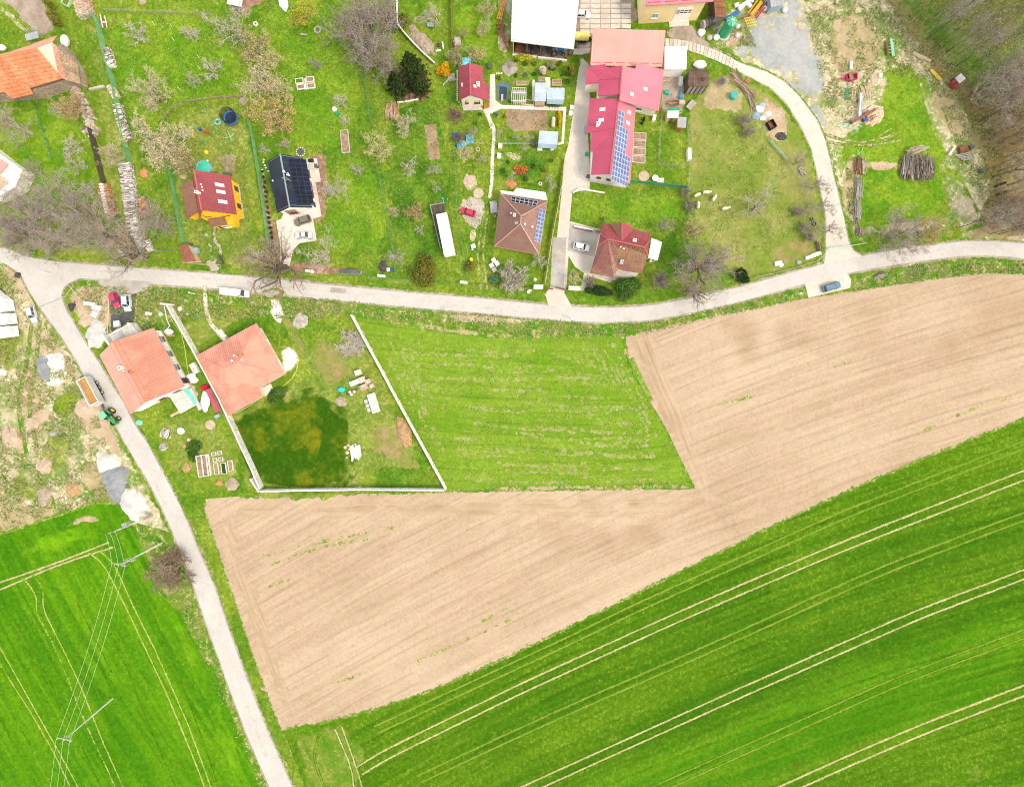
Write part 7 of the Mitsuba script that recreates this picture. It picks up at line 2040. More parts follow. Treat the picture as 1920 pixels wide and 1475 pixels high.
single('sand_circle',cyl(*P(395,796),1.3,.15,24),'soil_pale','round sandpit in the garden below the pink roofed woodshed','sandpit')

# ---------------------------------------------------------------- timber
def logs(label,line,w,h,kds,name='woodpile',r=.13,seed=0,across=True,dense=1.0,cat_='woodpile',ln=None,jit=.12):
 """stack of logs along a line of map points, w wide and h high; three tones, each one part"""
 g=np.random.default_rng(seed)
 q=smoothline(line,4) if len(line)>2 else P2(line)
 ls=sg.LineString(q)
 t=thing(name,label,cat_)
 out=[[] for _ in kds]
 n=max(3,int(ls.length/(r*2.0)*dense))
 rows=max(2,int(h/(r*1.7)))
 for i in range(n):
  s=(i+.5)/n*ls.length
  c=V(ls.interpolate(s).coords[0])
  d=V(ls.interpolate(min(s+.1,ls.length)).coords[0])-V(ls.interpolate(max(s-.1,0)).coords[0])
  d/=np.linalg.norm(d)+1e-9
  nn=V([-d[1],d[0]])
  for k in range(rows):
   z=r+k*r*1.7
   if k==rows-1 and g.random()<.35:
    continue
   m=max(1,round(w/(ln or 1.0)))
   for e in range(m):
    L=w/m
    o=c+nn*((e+.5)*L-w/2)+d*g.normal()*r*.4
    a=g.normal()*jit
    ax=(nn*math.cos(a)+d*math.sin(a))*L*.5*g.uniform(.85,1.0)
    zz=g.normal()*r*.3
    out[int(g.integers(len(kds)))].append(prisms(np.array([[*(o-ax),z+zz]]),np.array([[*(o+ax),z+g.normal()*r*.3]]),np.array([r*g.uniform(.7,1.1)]),np.array([r*g.uniform(.7,1.1)]),5))
 part(t,'core',sg_core(ls,w*.8,h*.72),kds[-1])
 for kd,ms in zip(kds,out):
  if ms:
   v,f=cat(ms)
   caps=[]
   for j in range(0,len(v),10):
    caps+=[[j,j+1,j+2],[j,j+2,j+3],[j,j+3,j+4],[j+5,j+7,j+6],[j+5,j+8,j+7],[j+5,j+9,j+8]]
   part(t,'logs',(v,np.vstack([f,caps])),kd,kindof='stuff')
 return t

def sg_core(ls,w,h):
 return extr(ls.buffer(w/2,cap_style=2,quad_segs=2),0,h)

logs('big stack of pale split firewood at the top left edge',[(156,-14),(158,4),(168,34)],4.2,1.7,['log_pale','soil_pale','terracotta','log_grey'],r=.17,seed=1,ln=.8,jit=.5)
logs('grey woodpile with white ends at the green netting, uppermost',[(205,96),(214,128)],2.0,1.4,['log_grey','log_dark','white'],seed=2)
logs('small whitish woodpile in the middle of the green netting',[(211,164),(222,186)],1.8,1.2,['white','log_grey','log_pale'],seed=3)
logs('grey and white woodpile at the lower part of the green netting',[(225,200),(233,232),(245,264)],2.0,1.5,['log_grey','white','log_dark'],seed=4)
logs('very long grey woodpile running down to the road',[(240,309),(245,340),(250,385),(260,437),(272,468)],3.2,1.7,['log_grey','white','log_dark','gravel_heap'],seed=5,ln=1.0)
logs('brown stack attached to the right side of the very long woodpile',[(270,372),(275,410)],1.9,1.3,['log_dark','log_pale','log_rust'],seed=6)
logs('short woodpile at the road end of the very long one',[(277,450),(285,470)],1.6,1.2,['log_grey','log_dark','white'],seed=7)
logs('rust orange woodpile with a white face below the black slatted fence',[(199,349),(206,375),(214,405)],2.8,1.6,['log_rust','log_dark','log_pale','log_rust'],seed=8,ln=.9)
single('white_boards',cat([bar(P(191+k*1.1,348+k*5.2,1.0),P(196+k*1.1,347+k*5.2,1.1),.55,1.6) for k in range(11)]),'concrete_pale','row of white boards along the face of the rust orange woodpile','boards')
logs('small orange timber stack by the road under the dark bare tree',[(203,455),(214,460)],2.0,.8,['log_rust','log_pale'],seed=9)
single('white_sheet',bar(P(224,467,.5),P(232,477,.5),1.0,.5),'tarp_white','white box by the road end of the woodpiles','box')
# rubble wall south of the old farmhouse
t=thing('ruined_wall','tumbled stone wall running south from the old clay tiled farmhouse','ruined wall')
g9=np.random.default_rng(9)
ls=sg.LineString(P2([(146,165),(155,190),(165,215),(172,240),(176,256)]))
for s in range(60):
 c=V(ls.interpolate(s/60,True).coords[0])
 for e in range(3):
  x,y=c+g9.normal(size=2)*[.75,.3]
  part(t,'stone',move(box(0,0,0,*(g9.uniform(.35,.8,2)),g9.uniform(.25,.9)),x,y,0,g9.uniform(0,180)),['stone','rubble','soil_pale','concrete'][(s+e)%4])
single('stone_edge',cat([bar(P(168+k*4,168-k*.9,.3),P(171.5+k*4,167.2-k*.9,.3),.5,.5) for k in range(7)]),'concrete','short pale stone edging right of the tumbled wall','edging')
# brushwood
def poles(label,px,py,n,L,w,rot,kds,name='brushwood_pile',seed=0,r=.07,h=.8,cat_='brushwood pile',single_parts=False):
 g=np.random.default_rng(seed)
 t=thing(name,label,cat_)
 o=P(px,py)
 bins=[[] for _ in kds]
 for i in range(n):
  a=math.radians(rot+g.normal()*7)
  d=V([math.cos(a),math.sin(a)])
  nn=V([-d[1],d[0]])
  u=g.uniform(-.5,.5)
  c=o[:2]+nn*u*w+d*g.normal()*L*.05
  l=L*g.uniform(.7,1.1)/2
  z=h*g.random()*(1-(2*u)**2*.7)+r
  m=c+nn*g.normal()*.25
  p=[[*(c-d*l),z+g.normal()*.1],[*m,z+.1+g.normal()*.1],[*(c+d*l),max(z+g.normal()*.15,.05)]]
  rr=r*g.uniform(.6,1.3)
  msh=tube(p,[rr*1.2,rr,rr*.5],5)
  if single_parts:
   part(t,'branch',msh,kds[i%len(kds)])
  else:
   bins[i%len(kds)].append(msh)
 for kd,ms in zip(kds,bins):
  if ms:
   part(t,'poles',cat(ms),kd,kindof='stuff')
 return t

poles('heap of pale brushwood poles below the dark spruces',736,210,70,4.4,3.2,84,['log_pale','soil_pale','log_rust'],seed=1)
poles('great pile of grey branches in the clearing at right',1718,316,120,6.2,8.6,86,['log_grey','log_dark','bark','log_dark','twig_grey'],seed=2,r=.11,h=2.2,single_parts=True)
poles('pale branches thrown on top of the great branch pile',1714,289,22,5.0,3.0,12,['log_pale','log_grey'],seed=3,r=.09,h=2.6)
poles('rust coloured pole bundle left of the great branch pile',1608,312,34,4.2,1.8,88,['machine_rust','log_dark','log_rust'],seed=4,r=.1)
poles('pale pole bundle touching the rust coloured one',1617,312,16,4.4,.9,88,['log_pale','log_grey'],seed=5,r=.1)
poles('grey pole row running down to the road at right',1608,352,40,5.5,1.2,92,['log_grey','wood_grey'],seed=6,r=.09)
poles('lower grey pole row running down to the road at right',1606,392,34,6.0,.9,92,['log_grey','twig_pale','wood_grey'],seed=66,r=.08)
poles('small round faggot near the gate of the side lane',1611,434,36,2.0,2.0,70,['log_dark','log_pale'],seed=7,r=.07)
poles('line of old logs along the pasture edge below the side lane',1392,163,26,9.0,1.5,-50,['log_dark','log_grey','log_rust'],seed=8,r=.11,h=.4)
poles('lower line of old logs along the pasture edge',1407,190,14,6,.9,-64,['log_dark','wood_grey'],seed=9,r=.11,h=.3)
poles('pale pole fan at the pasture edge beside the side lane',1503,322,24,2.6,1.3,-62,['twig_pale','log_grey'],seed=10,r=.06,h=.4)
poles('dark pole heap at the lower right pasture corner',1534,463,18,2.8,1.0,-75,['log_dark','machine_rust'],seed=11,r=.09,h=.5)
poles('white branch heap in the garden below the ribbed orange roof house',313,812,40,2.6,2.6,70,['white','log_grey'],seed=12,r=.06,h=.5)
poles('pale twig heap left of the raised beds',308,836,26,2.2,1.8,20,['twig_pale','white'],seed=13,r=.05,h=.4)
poles('bark strewn pole row on the right below the main road',1650,516,18,3.4,1.2,15,['log_grey','log_dark'],seed=14,r=.06,h=.3)
poles('heap of grey timber in front of the dark wooden barn',1248,150,14,3.4,1.6,10,['wood_grey','log_pale'],seed=15,r=.09,h=.4)
poles('timber scraps between the dark wooden barn and the garden sheds',1262,194,20,3.6,1.6,10,['wood_grey','log_dark','log_rust'],seed=16,r=.09,h=.5)
single('bundle_sheet',bar(P(1290,204,.4),P(1302,190,.5),1.6,.2),'wood_grey','grey board leaning right of the cream garden shed','board')
single('blue_trough',cat([bar(P(1274,184,.4),P(1278,170,.4),.5,.4),bar(P(1274,184,.4),P(1280,183,.4),.4,.4)]),'tractor_blue','blue angled trough left of the dark wooden barn','trough')
single('cream_slabs',box(*P(1275.5,154)[:2],0,1.0,2.4,.5,-5),'concrete_pale','narrow pale slab stack left of the dark wooden barn','slab stack')
single('green_box',box(*P(1249.5,175)[:2],0,1.2,.9,.7,-20),'plastic_teal','small teal box in the brown yard of the farm','box')
single('pink_box',box(*P(1277,195)[:2],0,1.5,1.0,.9,-5),'soil_pale','pinkish box above the cream garden shed','box')
single('white_tarp',blob([*P(1311,124)[:2],.6],(1.7,1.1,.7),4,.3,2,0),'tarp_white','white tarpaulin bundle above the dark wooden barn','tarpaulin')
single('ash_heap',heap(1358,152,1.3,1.4,.6,0,3,18),'brush','dark brushwood clump right of the dark wooden barn','heap')

# ---------------------------------------------------------------- walls and fences
def panel_wall(label,pts,h=2.0,step=2.4,kd='concrete_pale',name='garden_wall',z=None,th=.12):
 t=thing(name,label,'wall')
 for a,b in zip(pts,pts[1:]):
  a,b=P(*a,z if z is not None else h),P(*b,z if z is not None else h)
  a[2]=b[2]=0
  n=max(1,round(np.linalg.norm(b-a)/step))
  d=(b-a)/n
  u=d/np.linalg.norm(d)
  for i in range(n):
   p,q=a+d*i,a+d*(i+1)
   part(t,'panel',bar(p+u*.06+[0,0,h/2],q-u*.06+[0,0,h/2],th,h-.06),kd)
   part(t,'post',bar(p+[0,0,0],p+[0,0,h+.05],.2),'concrete')
  part(t,'coping',bar(a+[0,0,h+.02],b+[0,0,h+.02],.34,.09),'white')
 return t

panel_wall('white concrete panel wall on the east side of the walled garden',[(658,590),(745,752),(836,918)])
panel_wall('white concrete panel wall along the field on the south side of the walled garden',[(487,921),(665,918),(833,919)])
panel_wall('white concrete panel wall between the two orange roofed houses',[(312,572),(360,655),(410,748),(472,882),(487,917)])
panel_wall('short stepped end piece of wall at the south west garden corner',[(469,898),(485,922)],step=1.4)
single('wall_post',bar(P(305,570,1),P(322,571,1),.4,2.0),'white','white wall end piece at the top of the wall between orange roofs','wall end')
panel_wall('curved dark retaining wall left of the long compost heap',[(743,-20),(745,44),(757,60),(775,80),(795,100),(815,118)],h=1.0,step=3,kd='concrete',name='retaining_wall')
panel_wall('low pale kerb wall under the dark spruces',[(745,192),(765,190),(784,186)],h=.5,step=2.5,kd='wood_pale',name='kerb_wall')
panel_wall('low white kerb wall at the top of the lawn by the drive',[(1075,361),(1086,353.5),(1134,361.5)],h=.6,step=4,kd='plaster_cream',name='kerb_wall')
panel_wall('white beam with a brown trough at the top of the paved apron',[(1077,424),(1112,431)],h=.7,step=3,kd='concrete_pale',name='kerb_wall')
single('wood_rack',bar(P(1078,426,.4),P(1111,432.5,.4),.5,.6),'wood_brown','brown firewood rack below the white beam on the paved apron','firewood rack')
single('wood_rack',bar(P(1117,433,.4),P(1127,435,.4),.5,.6),'wood_brown','short brown rack at the corner of the red tiled house','rack')

def fence(label,pts,h=1.5,step=2.5,post='fence_green',net='fence_green',kind='wire',name='fence',rails=3,gate=None):
 t=thing(name,label,'fence')
 nets=[]
 for a,b in zip(pts,pts[1:]):
  a,b=P(*a),P(*b)
  n=max(1,round(np.linalg.norm(b-a)/step))
  d=(b-a)/n
  u=d/np.linalg.norm(d)
  for i in range(n+1 if b is pts[-1] else n):
   part(t,'post',bar(a+d*i,a+d*i+[0,0,h+.08],.09),post)
  if kind=='wire':
   for k in range(rails):
    nets.append(bar(a+[0,0,h*(k+1)/rails],b+[0,0,h*(k+1)/rails],.035))
   m=int(np.linalg.norm(b-a)/.35)
   for i in range(m):
    c=a+(b-a)*i/m
    nets.append(bar(c+[0,0,.03],c+u*.34+[0,0,h],.022))
  elif kind=='net':
   for i in range(n):
    part(t,'netting',bar(a+d*i+u*.04+[0,0,h/2],a+d*(i+1)-u*.04+[0,0,h/2],.03,h-.04),net)
  elif kind=='slat':
   m=int(np.linalg.norm(b-a)/.24)
   for i in range(m):
    c=a+(b-a)*(i+.5)/m
    nets.append(bar(c+[0,0,.03],c+[0,0,h],.16,.04))
   nets+=[bar(a+[0,0,h*.3],b+[0,0,h*.3],.06),bar(a+[0,0,h*.8],b+[0,0,h*.8],.06)]
  elif kind=='rail':
   for k in range(rails):
    nets.append(bar(a+[0,0,h*(k+1)/rails],b+[0,0,h*(k+1)/rails],.07))
 part(t,{'wire':'wires','slat':'slats','rail':'rails','net':'top_wire'}[kind],cat(nets if nets else [bar(P(*x)+[0,0,h],P(*y)+[0,0,h],.05) for x,y in zip(pts,pts[1:])]),net,kindof='stuff' if kind!='net' else None)
 return t

fence('black slatted wooden fence on the western lawn',[(176,245),(186,285),(195,325),(202,348)],2.0,2.4,'wood_dark','wood_dark','slat')
fence('green windbreak netting dividing the western gardens',[(176,25),(190,50),(199,90),(207,122),(218,160),(226,200),(238,262),(248,308)],1.8,2.6,'wood_grey','net_green','net')
fence('green netting fence left of the yellow house',[(317,300),(328,352),(338,410),(347,456)],1.4,2.6,'fence_green','net_green','net')
fence('green netting fence between the yellow and the dark blue roofed houses',[(468,225),(477,262),(488,330),(500,412),(508,470)],1.5,2.6,'fence_green','net_green','net')
fence('green fence line between the middle gardens',[(678,128),(690,187),(697,234)],1.2)
fence('green wire fence ending at the round pale green tree',[(709,315),(716,352),(724,396),(731,435),(738,470),(743,520)],1.3)
fence('thin fence left of the garden with the long path',[(832,140),(846,190),(850,225),(853,262),(855,330),(856,390),(862,430),(870,480),(878,530)],1.2)
fence('low green road fence below the dark blue roofed house garden',[(636,515),(690,517),(720,522),(768,526)],1.2,3)
fence('low green road fence between olive bush and gate',[(822,529),(880,532)],1.1,3)
fence('dark steel road gate in front of the double wheel track',[(884,532),(935,534),(985,539),(1002,541)],1.2,2.6,'machine_rust','steel_dark','wire','gate')
fence('brown board fence at the top left of the white hall',[(846,-30),(847,40),(848,96)],1.5,2.4,'wood_brown','wood_brown','slat')
fence('rust brown board fence along the slab drive',[(1057,300),(1050,340),(1043,385),(1034,430),(1026,475),(1018,533)],1.2,2.4,'machine_rust','machine_rust','slat')
fence('white wire fence right beside the rust brown board fence',[(1052,352),(1045,395),(1036,440),(1028,490),(1022,533)],1.1,2.6,'white','white','wire')
fence('dark green fence behind the gable of the long farmhouse',[(1182,342),(1230,347),(1287,353)],1.6,2.6,'fence_green','fence_green','net')
fence('grey wire fence down the west side of the sheep pasture',[(1288,232),(1290,270),(1293,310),(1289,353),(1290,400),(1300,430),(1312,462)],1.2,3,'wood_grey','wood_grey','wire')
fence('wire fence along the small garden behind the solar roof',[(1239,215),(1236,255),(1234,300),(1235,312),(1290,312)],1.3,2.6,'fence_green','wood_grey','wire')
fence('old rail fence along the road below the sheep pasture',[(1412,520),(1450,513),(1490,502),(1530,490),(1541,480)],1.1,3,'wood_grey','log_grey','rail')
fence('wooden rail fence between the side lane and the sheep pasture',[(1440,262),(1470,300),(1500,340),(1514,390),(1524,430),(1534,470)],1.1,3,'wood_grey','wood_grey','rail',rails=2)
fence('mint green open gate frame in the sheep pasture',[(1443,266),(1456,282),(1472,300)],1.1,1.6,'paint_mint','paint_mint','rail')
fence('low brown bank fence in the orchard, upper left of the trampoline',[(306,226),(322,205),(345,192),(400,185),(455,182),(463,186),(468,222)],.7,2.4,'wood_brown','brush','slat')
fence('grey wire fence along the top of the orchard',[(200,22),(260,24),(340,27),(400,30)],1.1,3,'wood_grey','wood_grey','wire')
fence('green bar gate across the mouth of the side lane',[(1549,467),(1590,462),(1620,457)],1.1,5,'paint_mint','paint_mint','rail','bar_gate')
fence('green wire fence at the verge left of the gate shelter',[(302,471),(335,470)],1.2,2.4)
fence('pale board fence by the gate shelter of the yellow house',[(344,492),(372,496),(416,497)],.8,2.2,'wood_pale','wood_pale','rail')
fence('grey fence left of the long pond garden',[(832,162),(843,150),(857,152)],1.0,2.2,'white','concrete','rail')
fence('low grey fence right of the blue tarpaulins',[(884,270),(908,271)],.6,2.4,'tin_grey','tin_grey','rail')
fence('low grey fence left of the southern pale blue hut',[(938,271),(1008,271)],.8,2.4,'tin_grey','sheet_blue_dark','rail')
fence('thin dark fence on the western lawn',[(70,200),(84,245),(95,280),(101,300)],.9,3,'wood_dark','fence_green','wire')

# ---------------------------------------------------------------- poles and wires
def utility_pole(px,py,arm_rot,label,gear,h=12.4,arm=1.6):
 t=thing('utility_pole',label,'utility pole')
 b=P(px,py)
 part(t,'shaft',cyl(b[0],b[1],0,.24,h,12,.13),'pole')
 d=dirn(arm_rot)
 z=h
 e=[b[:2]+d*s*arm for s in (-1,0,1)]
 part(t,'crossarm',bar([*e[0],z+.15],[*e[2],z+.15],.2),'pole','metal')
 part(t,'brace',cat([bar([*(b[:2]+d*s*.9),z+.1],[b[0],b[1],z-1.2],.09) for s in (-1,1)]),'pole')
 ins=[cyl(*x,z+.25,.10,.45,8,.06) for x in e]
 for x,m in zip(e,ins):
  part(t,'insulator',m,'insulator' if gear else 'white','gloss')
 if gear:
  part(t,'switch_frame',cat([bar([*(b[:2]+d*s*.55),z-3.4+k],[*(b[:2]+d*s*.55),z-2.6+k],.14) for s in (-1,1) for k in (0,.9)]+[bar([*(b[:2]-d*1.0),z-3.0],[*(b[:2]+d*1.0),z-3.0],.14),bar([*(b[:2]-d*.9),z-2.2],[*(b[:2]+d*.9),z-2.2],.14)]),'galvanised','metal')
  for s in (-.8,0,.8):
   part(t,'fuse',cyl(*(b[:2]+d*s),z-2.9,.09,.9,7),'white','satin')
 if gear==2:
  part(t,'transformer',box(*(b[:2]+dirn(arm_rot+90)*.55),z-4.4,1.2,.9,1.3,arm_rot),'galvanised','metal')
  part(t,'sleeve',cyl(b[0],b[1],0,.45,3.2,12,.4),'galvanised','metal')
 return [V([*x,z+.75]) for x in e]

w1=utility_pole(211,1309,-12,'slender pale concrete utility pole standing alone in the western wheat field',0)
w2=utility_pole(303.5,1017.5,-12,'utility pole with crossarm and switchgear beside the brown bush',1)
w3=utility_pole(285,965.5,15,'utility pole with transformer nearest the white gravel heap',2,11.5,1.2)
w4=[x+V([*((P(211,1309)-P(303.5,1017.5))[:2]*[.6,1.05]),0]) for x in w1]
for i,(aa,bb,nm) in enumerate(((w3,w2,'between the two poles by the lane'),(w2,w1,'between the switchgear pole and the lone field pole'),(w1,w4,'running from the lone field pole out of the picture'))):
 for k in range(3):
  s=np.linspace(0,1,14)[:,None]
  p=aa[k]*(1-s)+bb[k]*s-[0,0,1]*(4*s*(1-s))*(.25,1.0,1.0)[i]
  single('overhead_wire',tube(p,.028,5),'wire',('left','middle','right')[k]+' overhead wire '+nm,'wire')
for i,(x,y,l) in enumerate(((366,551,'right of the parked cars at the footpath'),(597,560,'above the walled garden'),(838,581,'above the meadow, left one'),(1070,598,'above the meadow, right one'),(1287,590,'at the upper left corner of the ploughed field'),(1491,552,'left of the lay by with the blue grey car'),(1692,500,'right of the lay by with the blue grey car'),(96,513,'in the fork of the road junction'))):
 t=thing('marker_post','white marker post on the verge '+l,'marker post')
 b=P(x,y)
 part(t,'shaft',box(b[0],b[1],0,.2,.2,2.2,8),'white')
 part(t,'cap',box(b[0],b[1],2.2,.45,.3,.14,8),'concrete_pale')
t=thing('street_pipe','thin grey pole lying slantwise across the western lane','pole')
part(t,'shaft',tube([P(72,576,.12),P(123,555,.12)],.11,7),'tin_grey')
part(t,'hose',tube([P(123,555,.05),P(130,545,.05),P(136,538,.05)],.07,6),'wood_pale')
single('road_marking',extr(P2([(96,560),(98,556),(99,565),(96,566)]),.075,.08),'white','small white painted dash on the lane at the junction','road marking')
single('manhole',cyl(*P(1048,512),.4,.06,12),'sheet_blue_dark','small blue drain cover in the slab drive','drain cover')

# ---------------------------------------------------------------- sheep
import manifold3d as m3

def ball(c,r):
 return trimesh.creation.icosphere(1).apply_scale(r).apply_translation(c)

def sheep_mesh(graze):
 def hl(*bs):
  return m3.Manifold.hull_points(np.vstack([ball(c,r).vertices for c,r in bs]))
 hz=.32 if graze else .82
 parts_=[hl(([-.42,0,.62],.25),([-.1,0,.62],.30),([.25,0,.62],.29),([.42,0,.66],.22)),hl(([.42,0,.68],.17),([.62,0,(.68+hz)/2],.13),([.70,0,hz],.10)),hl(([.70,0,hz],.105),([.88,0,hz-.10],.06)),hl(([-.60,0,.62],.06),([-.68,0,.45],.04))]
 for s in (-1,1):
  parts_+=[hl(([.72,s*.06,hz+.05],.05),([.70,s*.18,hz+.03],.03)),hl(([.30,s*.15,.5],.09),([.31,s*.15,.22],.05),([.30,s*.15,.03],.05)),hl(([-.40,s*.15,.5],.12),([-.46,s*.15,.26],.05),([-.42,s*.15,.03],.05))]
 m=parts_[0]
 for q in parts_[1:]:
  m=m+q
 m=m.refine_to_length(.09).to_mesh()
 tm=trimesh.Trimesh(np.asarray(m.vert_properties)[:,:3],np.asarray(m.tri_verts))
 trimesh.smoothing.filter_taubin(tm,iterations=6)
 return np.array(tm.vertices),np.array(tm.faces)

sg1,sg2=sheep_mesh(True),sheep_mesh(False)
for i,(x,y,rot,gz,l) in enumerate(((1305,367.5,25,1,'cream sheep grazing left of the upper pair in the pasture'),(1322,362.5,0,0,'cream sheep standing uppermost in the pasture'),(1337,373,60,1,'cream sheep grazing right of the uppermost one'),(1307,386.5,85,1,'cream sheep close to the left pasture fence'),(1357.5,392.5,10,0,'cream sheep standing apart, nearest the white twigged tree'))):
 t=thing('sheep',l,'sheep')
 part(t,'fleece',move(sg1 if gz else sg2,*P(x,y)[:2],0,rot,1.45),'wool','matte',True)
# ---------------------------------------------------------------- garden and yard things
def frame_box(px,py,L,W,rot,label,frame='white',fill='soil',h=.35,name='raised_bed',cat_='raised bed',th=.14,group=None,cross=0):
 t=thing(name,label,cat_,group)
 b=P(px,py)
 ms=[box(0,s*W/2,0,L+th,th,h) for s in (-1,1)]+[box(s*L/2,0,0,th,W-th-.004,h) for s in (-1,1)]
 ms+=[box(0,-W/2+W*(k+1)/(cross+1),0,L-th,th,h-.02) for k in range(cross)]
 part(t,'frame',at(cat(ms),b,rot),frame)
 part(t,'soil',at(box(0,0,0,L-th,W-th,h*.6),b,rot),fill)
 return t

for i,(x,y,l) in enumerate(((562,153,'upper left'),(582,150,'upper right'),(565,164,'lower left'),(584,162,'lower right'))):
 frame_box(x,y,2.0,1.25,6,'white framed bed in the meadow, '+l+' of the four','white','soil' if i!=0 else 'leaf_green')
single('white_beam',cat([bar(P(572,148,.15),P(574,168,.15),.3,.3)]),'white','white beam between the four white framed beds','beam')
frame_box(647.5,266,2.0,6.0,5,'long grey framed bed in the middle lawn','concrete','soil',.35)
frame_box(383,872,3.2,5.6,8,'largest white framed raised bed in the garden below the orange roofs','white','soil',.5,cross=0)
single('bed_lath',cat([bar(P(377+k*9,853+k*-1,.55),P(382+k*9,893+k*-1,.55),.25,.1) for k in range(2)]),'white','white laths down the middle of the largest raised bed','laths')
for i,(x,y,L,W,l) in enumerate(((402,850.5,1.0,.9,'uppermost left'),(413,848,.9,1.0,'uppermost right'),(404,861.5,.9,1.1,'middle left'),(415,860.5,1.0,1.0,'middle right'),(406.5,878,1.1,2.9,'lower left long'),(420.5,877.5,1.2,2.9,'lower middle long'),(433,872,1.2,2.7,'lower right long'))):
 frame_box(x,y,L,W,8,'small white framed bed, '+l+' of the seven','white','soil' if i!=5 else 'leaf_dark',.35,th=.1)
for i in range(4):
 frame_box(1199-i*.6,256+i*14.5,3.3,1.7,-4,('uppermost','second','third','lowest')[i]+' of the four soil beds behind the solar roof','slab_beige','soil',.3)
frame_box(979,157,3.2,.9,0,'narrow wooden bed above the greenhouse','wood_pale','soil',.3)
frame_box(1044,156,2.4,1.5,0,'wooden framed bed above the pair of pale blue sheds','wood_pale','soil',.3,cross=1)
frame_box(1015,149.5,1.4,1.0,0,'small wooden bed above the western pale blue shed','wood_pale','soil',.3)
frame_box(1010,196,2.4,1.2,0,'plant bed at the foot of the western pale blue shed','wood_brown','leaf_dark',.3)
frame_box(990,193,3.0,1.2,-6,'flower bed at the foot of the greenhouse','slab_beige','leaf_olive',.3)
single('flower_tub_row',cat([cyl(*P(1028+k*2.6,199+(k%2)*2),.17,.25,8) for k in range(9)]),'steel_dark','row of dark flower pots below the eastern pale blue shed','flower pots')
# pond
t=thing('pond','dark garden pond with a blue liner beside the crimson roofed house','pond')
part(t,'liner',extr(sg.Polygon(P2([(933,158),(944,155.5),(955,159),(953,176),(951,188.5),(935,188),(933,172)])).buffer(.15),.0,.12),'pond_liner','satin')
part(t,'water',extr(P2([(936.5,162.5),(950,164),(950.5,176),(949,187.8),(936.5,187.5),(936,174)]),.121,.14),'pond_water','pane')
part(t,'jetty',box(*P(941.5,184)[:2],.12,.55,1.7,.2,0),'soil_pale')
for i in range(18):
 x,y=[(857.5,134+i*3.9)][0]
 single('edging_stone',box(*P(x+(0 if i<15 else (i-14)*3.2),min(y,202+(i-14)*2) if i>14 else y)[:2],0,.32,.32,.2,10),'white','little white edging stone left of the crimson roofed house','edging stone',group='white edging stones round the crimson roofed house')
for i in range(4):
 single('edging_stone',box(*P(931+i*3.2,138.5)[:2],0,.32,.32,.2,10),'white','little white edging stone above the pond','edging stone',group='white edging stones above the pond')
# tarpaulins, tanks, boxes
single('tarp_stack',box(*P(881,263)[:2],0,1.9,2.2,.9,3),'tarp_blue','bright blue tarpaulin stack, right one of three on the garden lawn','tarpaulin stack')
single('tarp_stack',box(*P(866,272)[:2],0,2.5,1.6,.8,5),'tarp_blue','bright blue tarpaulin stack, lowest of three on the garden lawn','tarpaulin stack')
single('tarp_stack',box(*P(855,257)[:2],0,1.4,1.5,.8,0),'plastic_blue','darker blue tarpaulin stack, left one of three on the garden lawn','tarpaulin stack')
shed('small hut with a bright blue tarpaulin roof behind the crimson roofed house',[(867,108),(883,108),(883,121),(866,122)],2.2,'tarp_blue','wood_dark',.2,name='hut',cat_='hut')
t=thing('gas_tank','cream cylindrical gas tank right of the vegetable plot','tank')
n=14
a=np.arange(n)*2*np.pi/n
tk=lambda x,r:np.c_[np.full(n,x),np.cos(a)*r,.75+np.sin(a)*r]
part(t,'shell',at(loft([tk(-1.35,.2),tk(-1.15,.5),tk(1.15,.5),tk(1.35,.2)]),P(1037,232),86),'roof_beige','satin',0)
part(t,'foot',at(cat([box(x,0,0,.2,.8,.3) for x in (-.8,.8)]),P(1037,232),86),'concrete')
for i,(x,y,l) in enumerate(((1071.5,204,'upper'),(1069.5,214.5,'lower'))):
 t=thing('storage_box',l+' of two white boxes on the lawn edge of the slab drive','box')
 part(t,'body',box(*P(x,y)[:2],0,.9,1.0,.7,-8),'white')
 part(t,'lid',box(*P(x,y)[:2],.7,1.0,1.1,.08,-8),'concrete_pale')
for i,(x,y,l) in enumerate(((926,489,'top'),(932,495,'right'),(922,499,'left'),(927,507,'bottom'))):
 t=thing('water_cube',l+' one of the four white tanks beside the double wheel track','water tank')
 part(t,'tank',box(*P(x,y)[:2],.15,1.1,1.1,.9,32),'tarp_white' if i!=3 else 'tin_grey','satin')
 part(t,'pallet',box(*P(x,y)[:2],0,1.15,1.15,.14,32),'wood_grey')
single('white_crate',cat([box(*P(887.5,462)[:2],0,1.2,1.1,.5,20),box(*P(886,468)[:2],0,.4,.4,.3,20)]),'white','white crate left of the double wheel track','crate')
single('yellow_barrel',cyl(*P(884,487),.45,.7,12),'hub_yellow','yellow barrel beside the small olive bush','barrel')
single('black_barrel',cyl(*P(881,491),.35,.6,12),'black','small black barrel beside the yellow one','barrel')
t=thing('bike_shelter','long low black roofed shelter on the road fence','shelter')
part(t,'roof',slab(pts3([(639,503,1.6),(676,506,1.6),(675.5,513.5,1.4),(638,512,1.4)]),.1),'steel_dark')
part(t,'wall',extr(inset(ccw(pts3([(639,503,1.4),(676,506,1.4),(675.5,513.5,1.4),(638,512,1.4)])),.12),0,1.3),'wood_pale')
single('blue_bin',box(*P(737,507)[:2],0,.7,.6,.9,20),'plastic_blue','blue bin under the bare tree by the road','bin')
single('white_bin',box(*P(729,506)[:2],0,.8,.8,.7,5),'tarp_white','white bin left of the blue one by the road','bin')
for i,(x,y,l) in enumerate(((716,518,'by the dark compost heap'),(582,509,'below the white barked tree'),(870,530,'at the steel road gate'))):
 single('gate_pillar',box(*P(x,y)[:2],0,2.0,.6,1.0,-6),'concrete_pale','pale concrete meter box on the road fence '+l,'meter box')
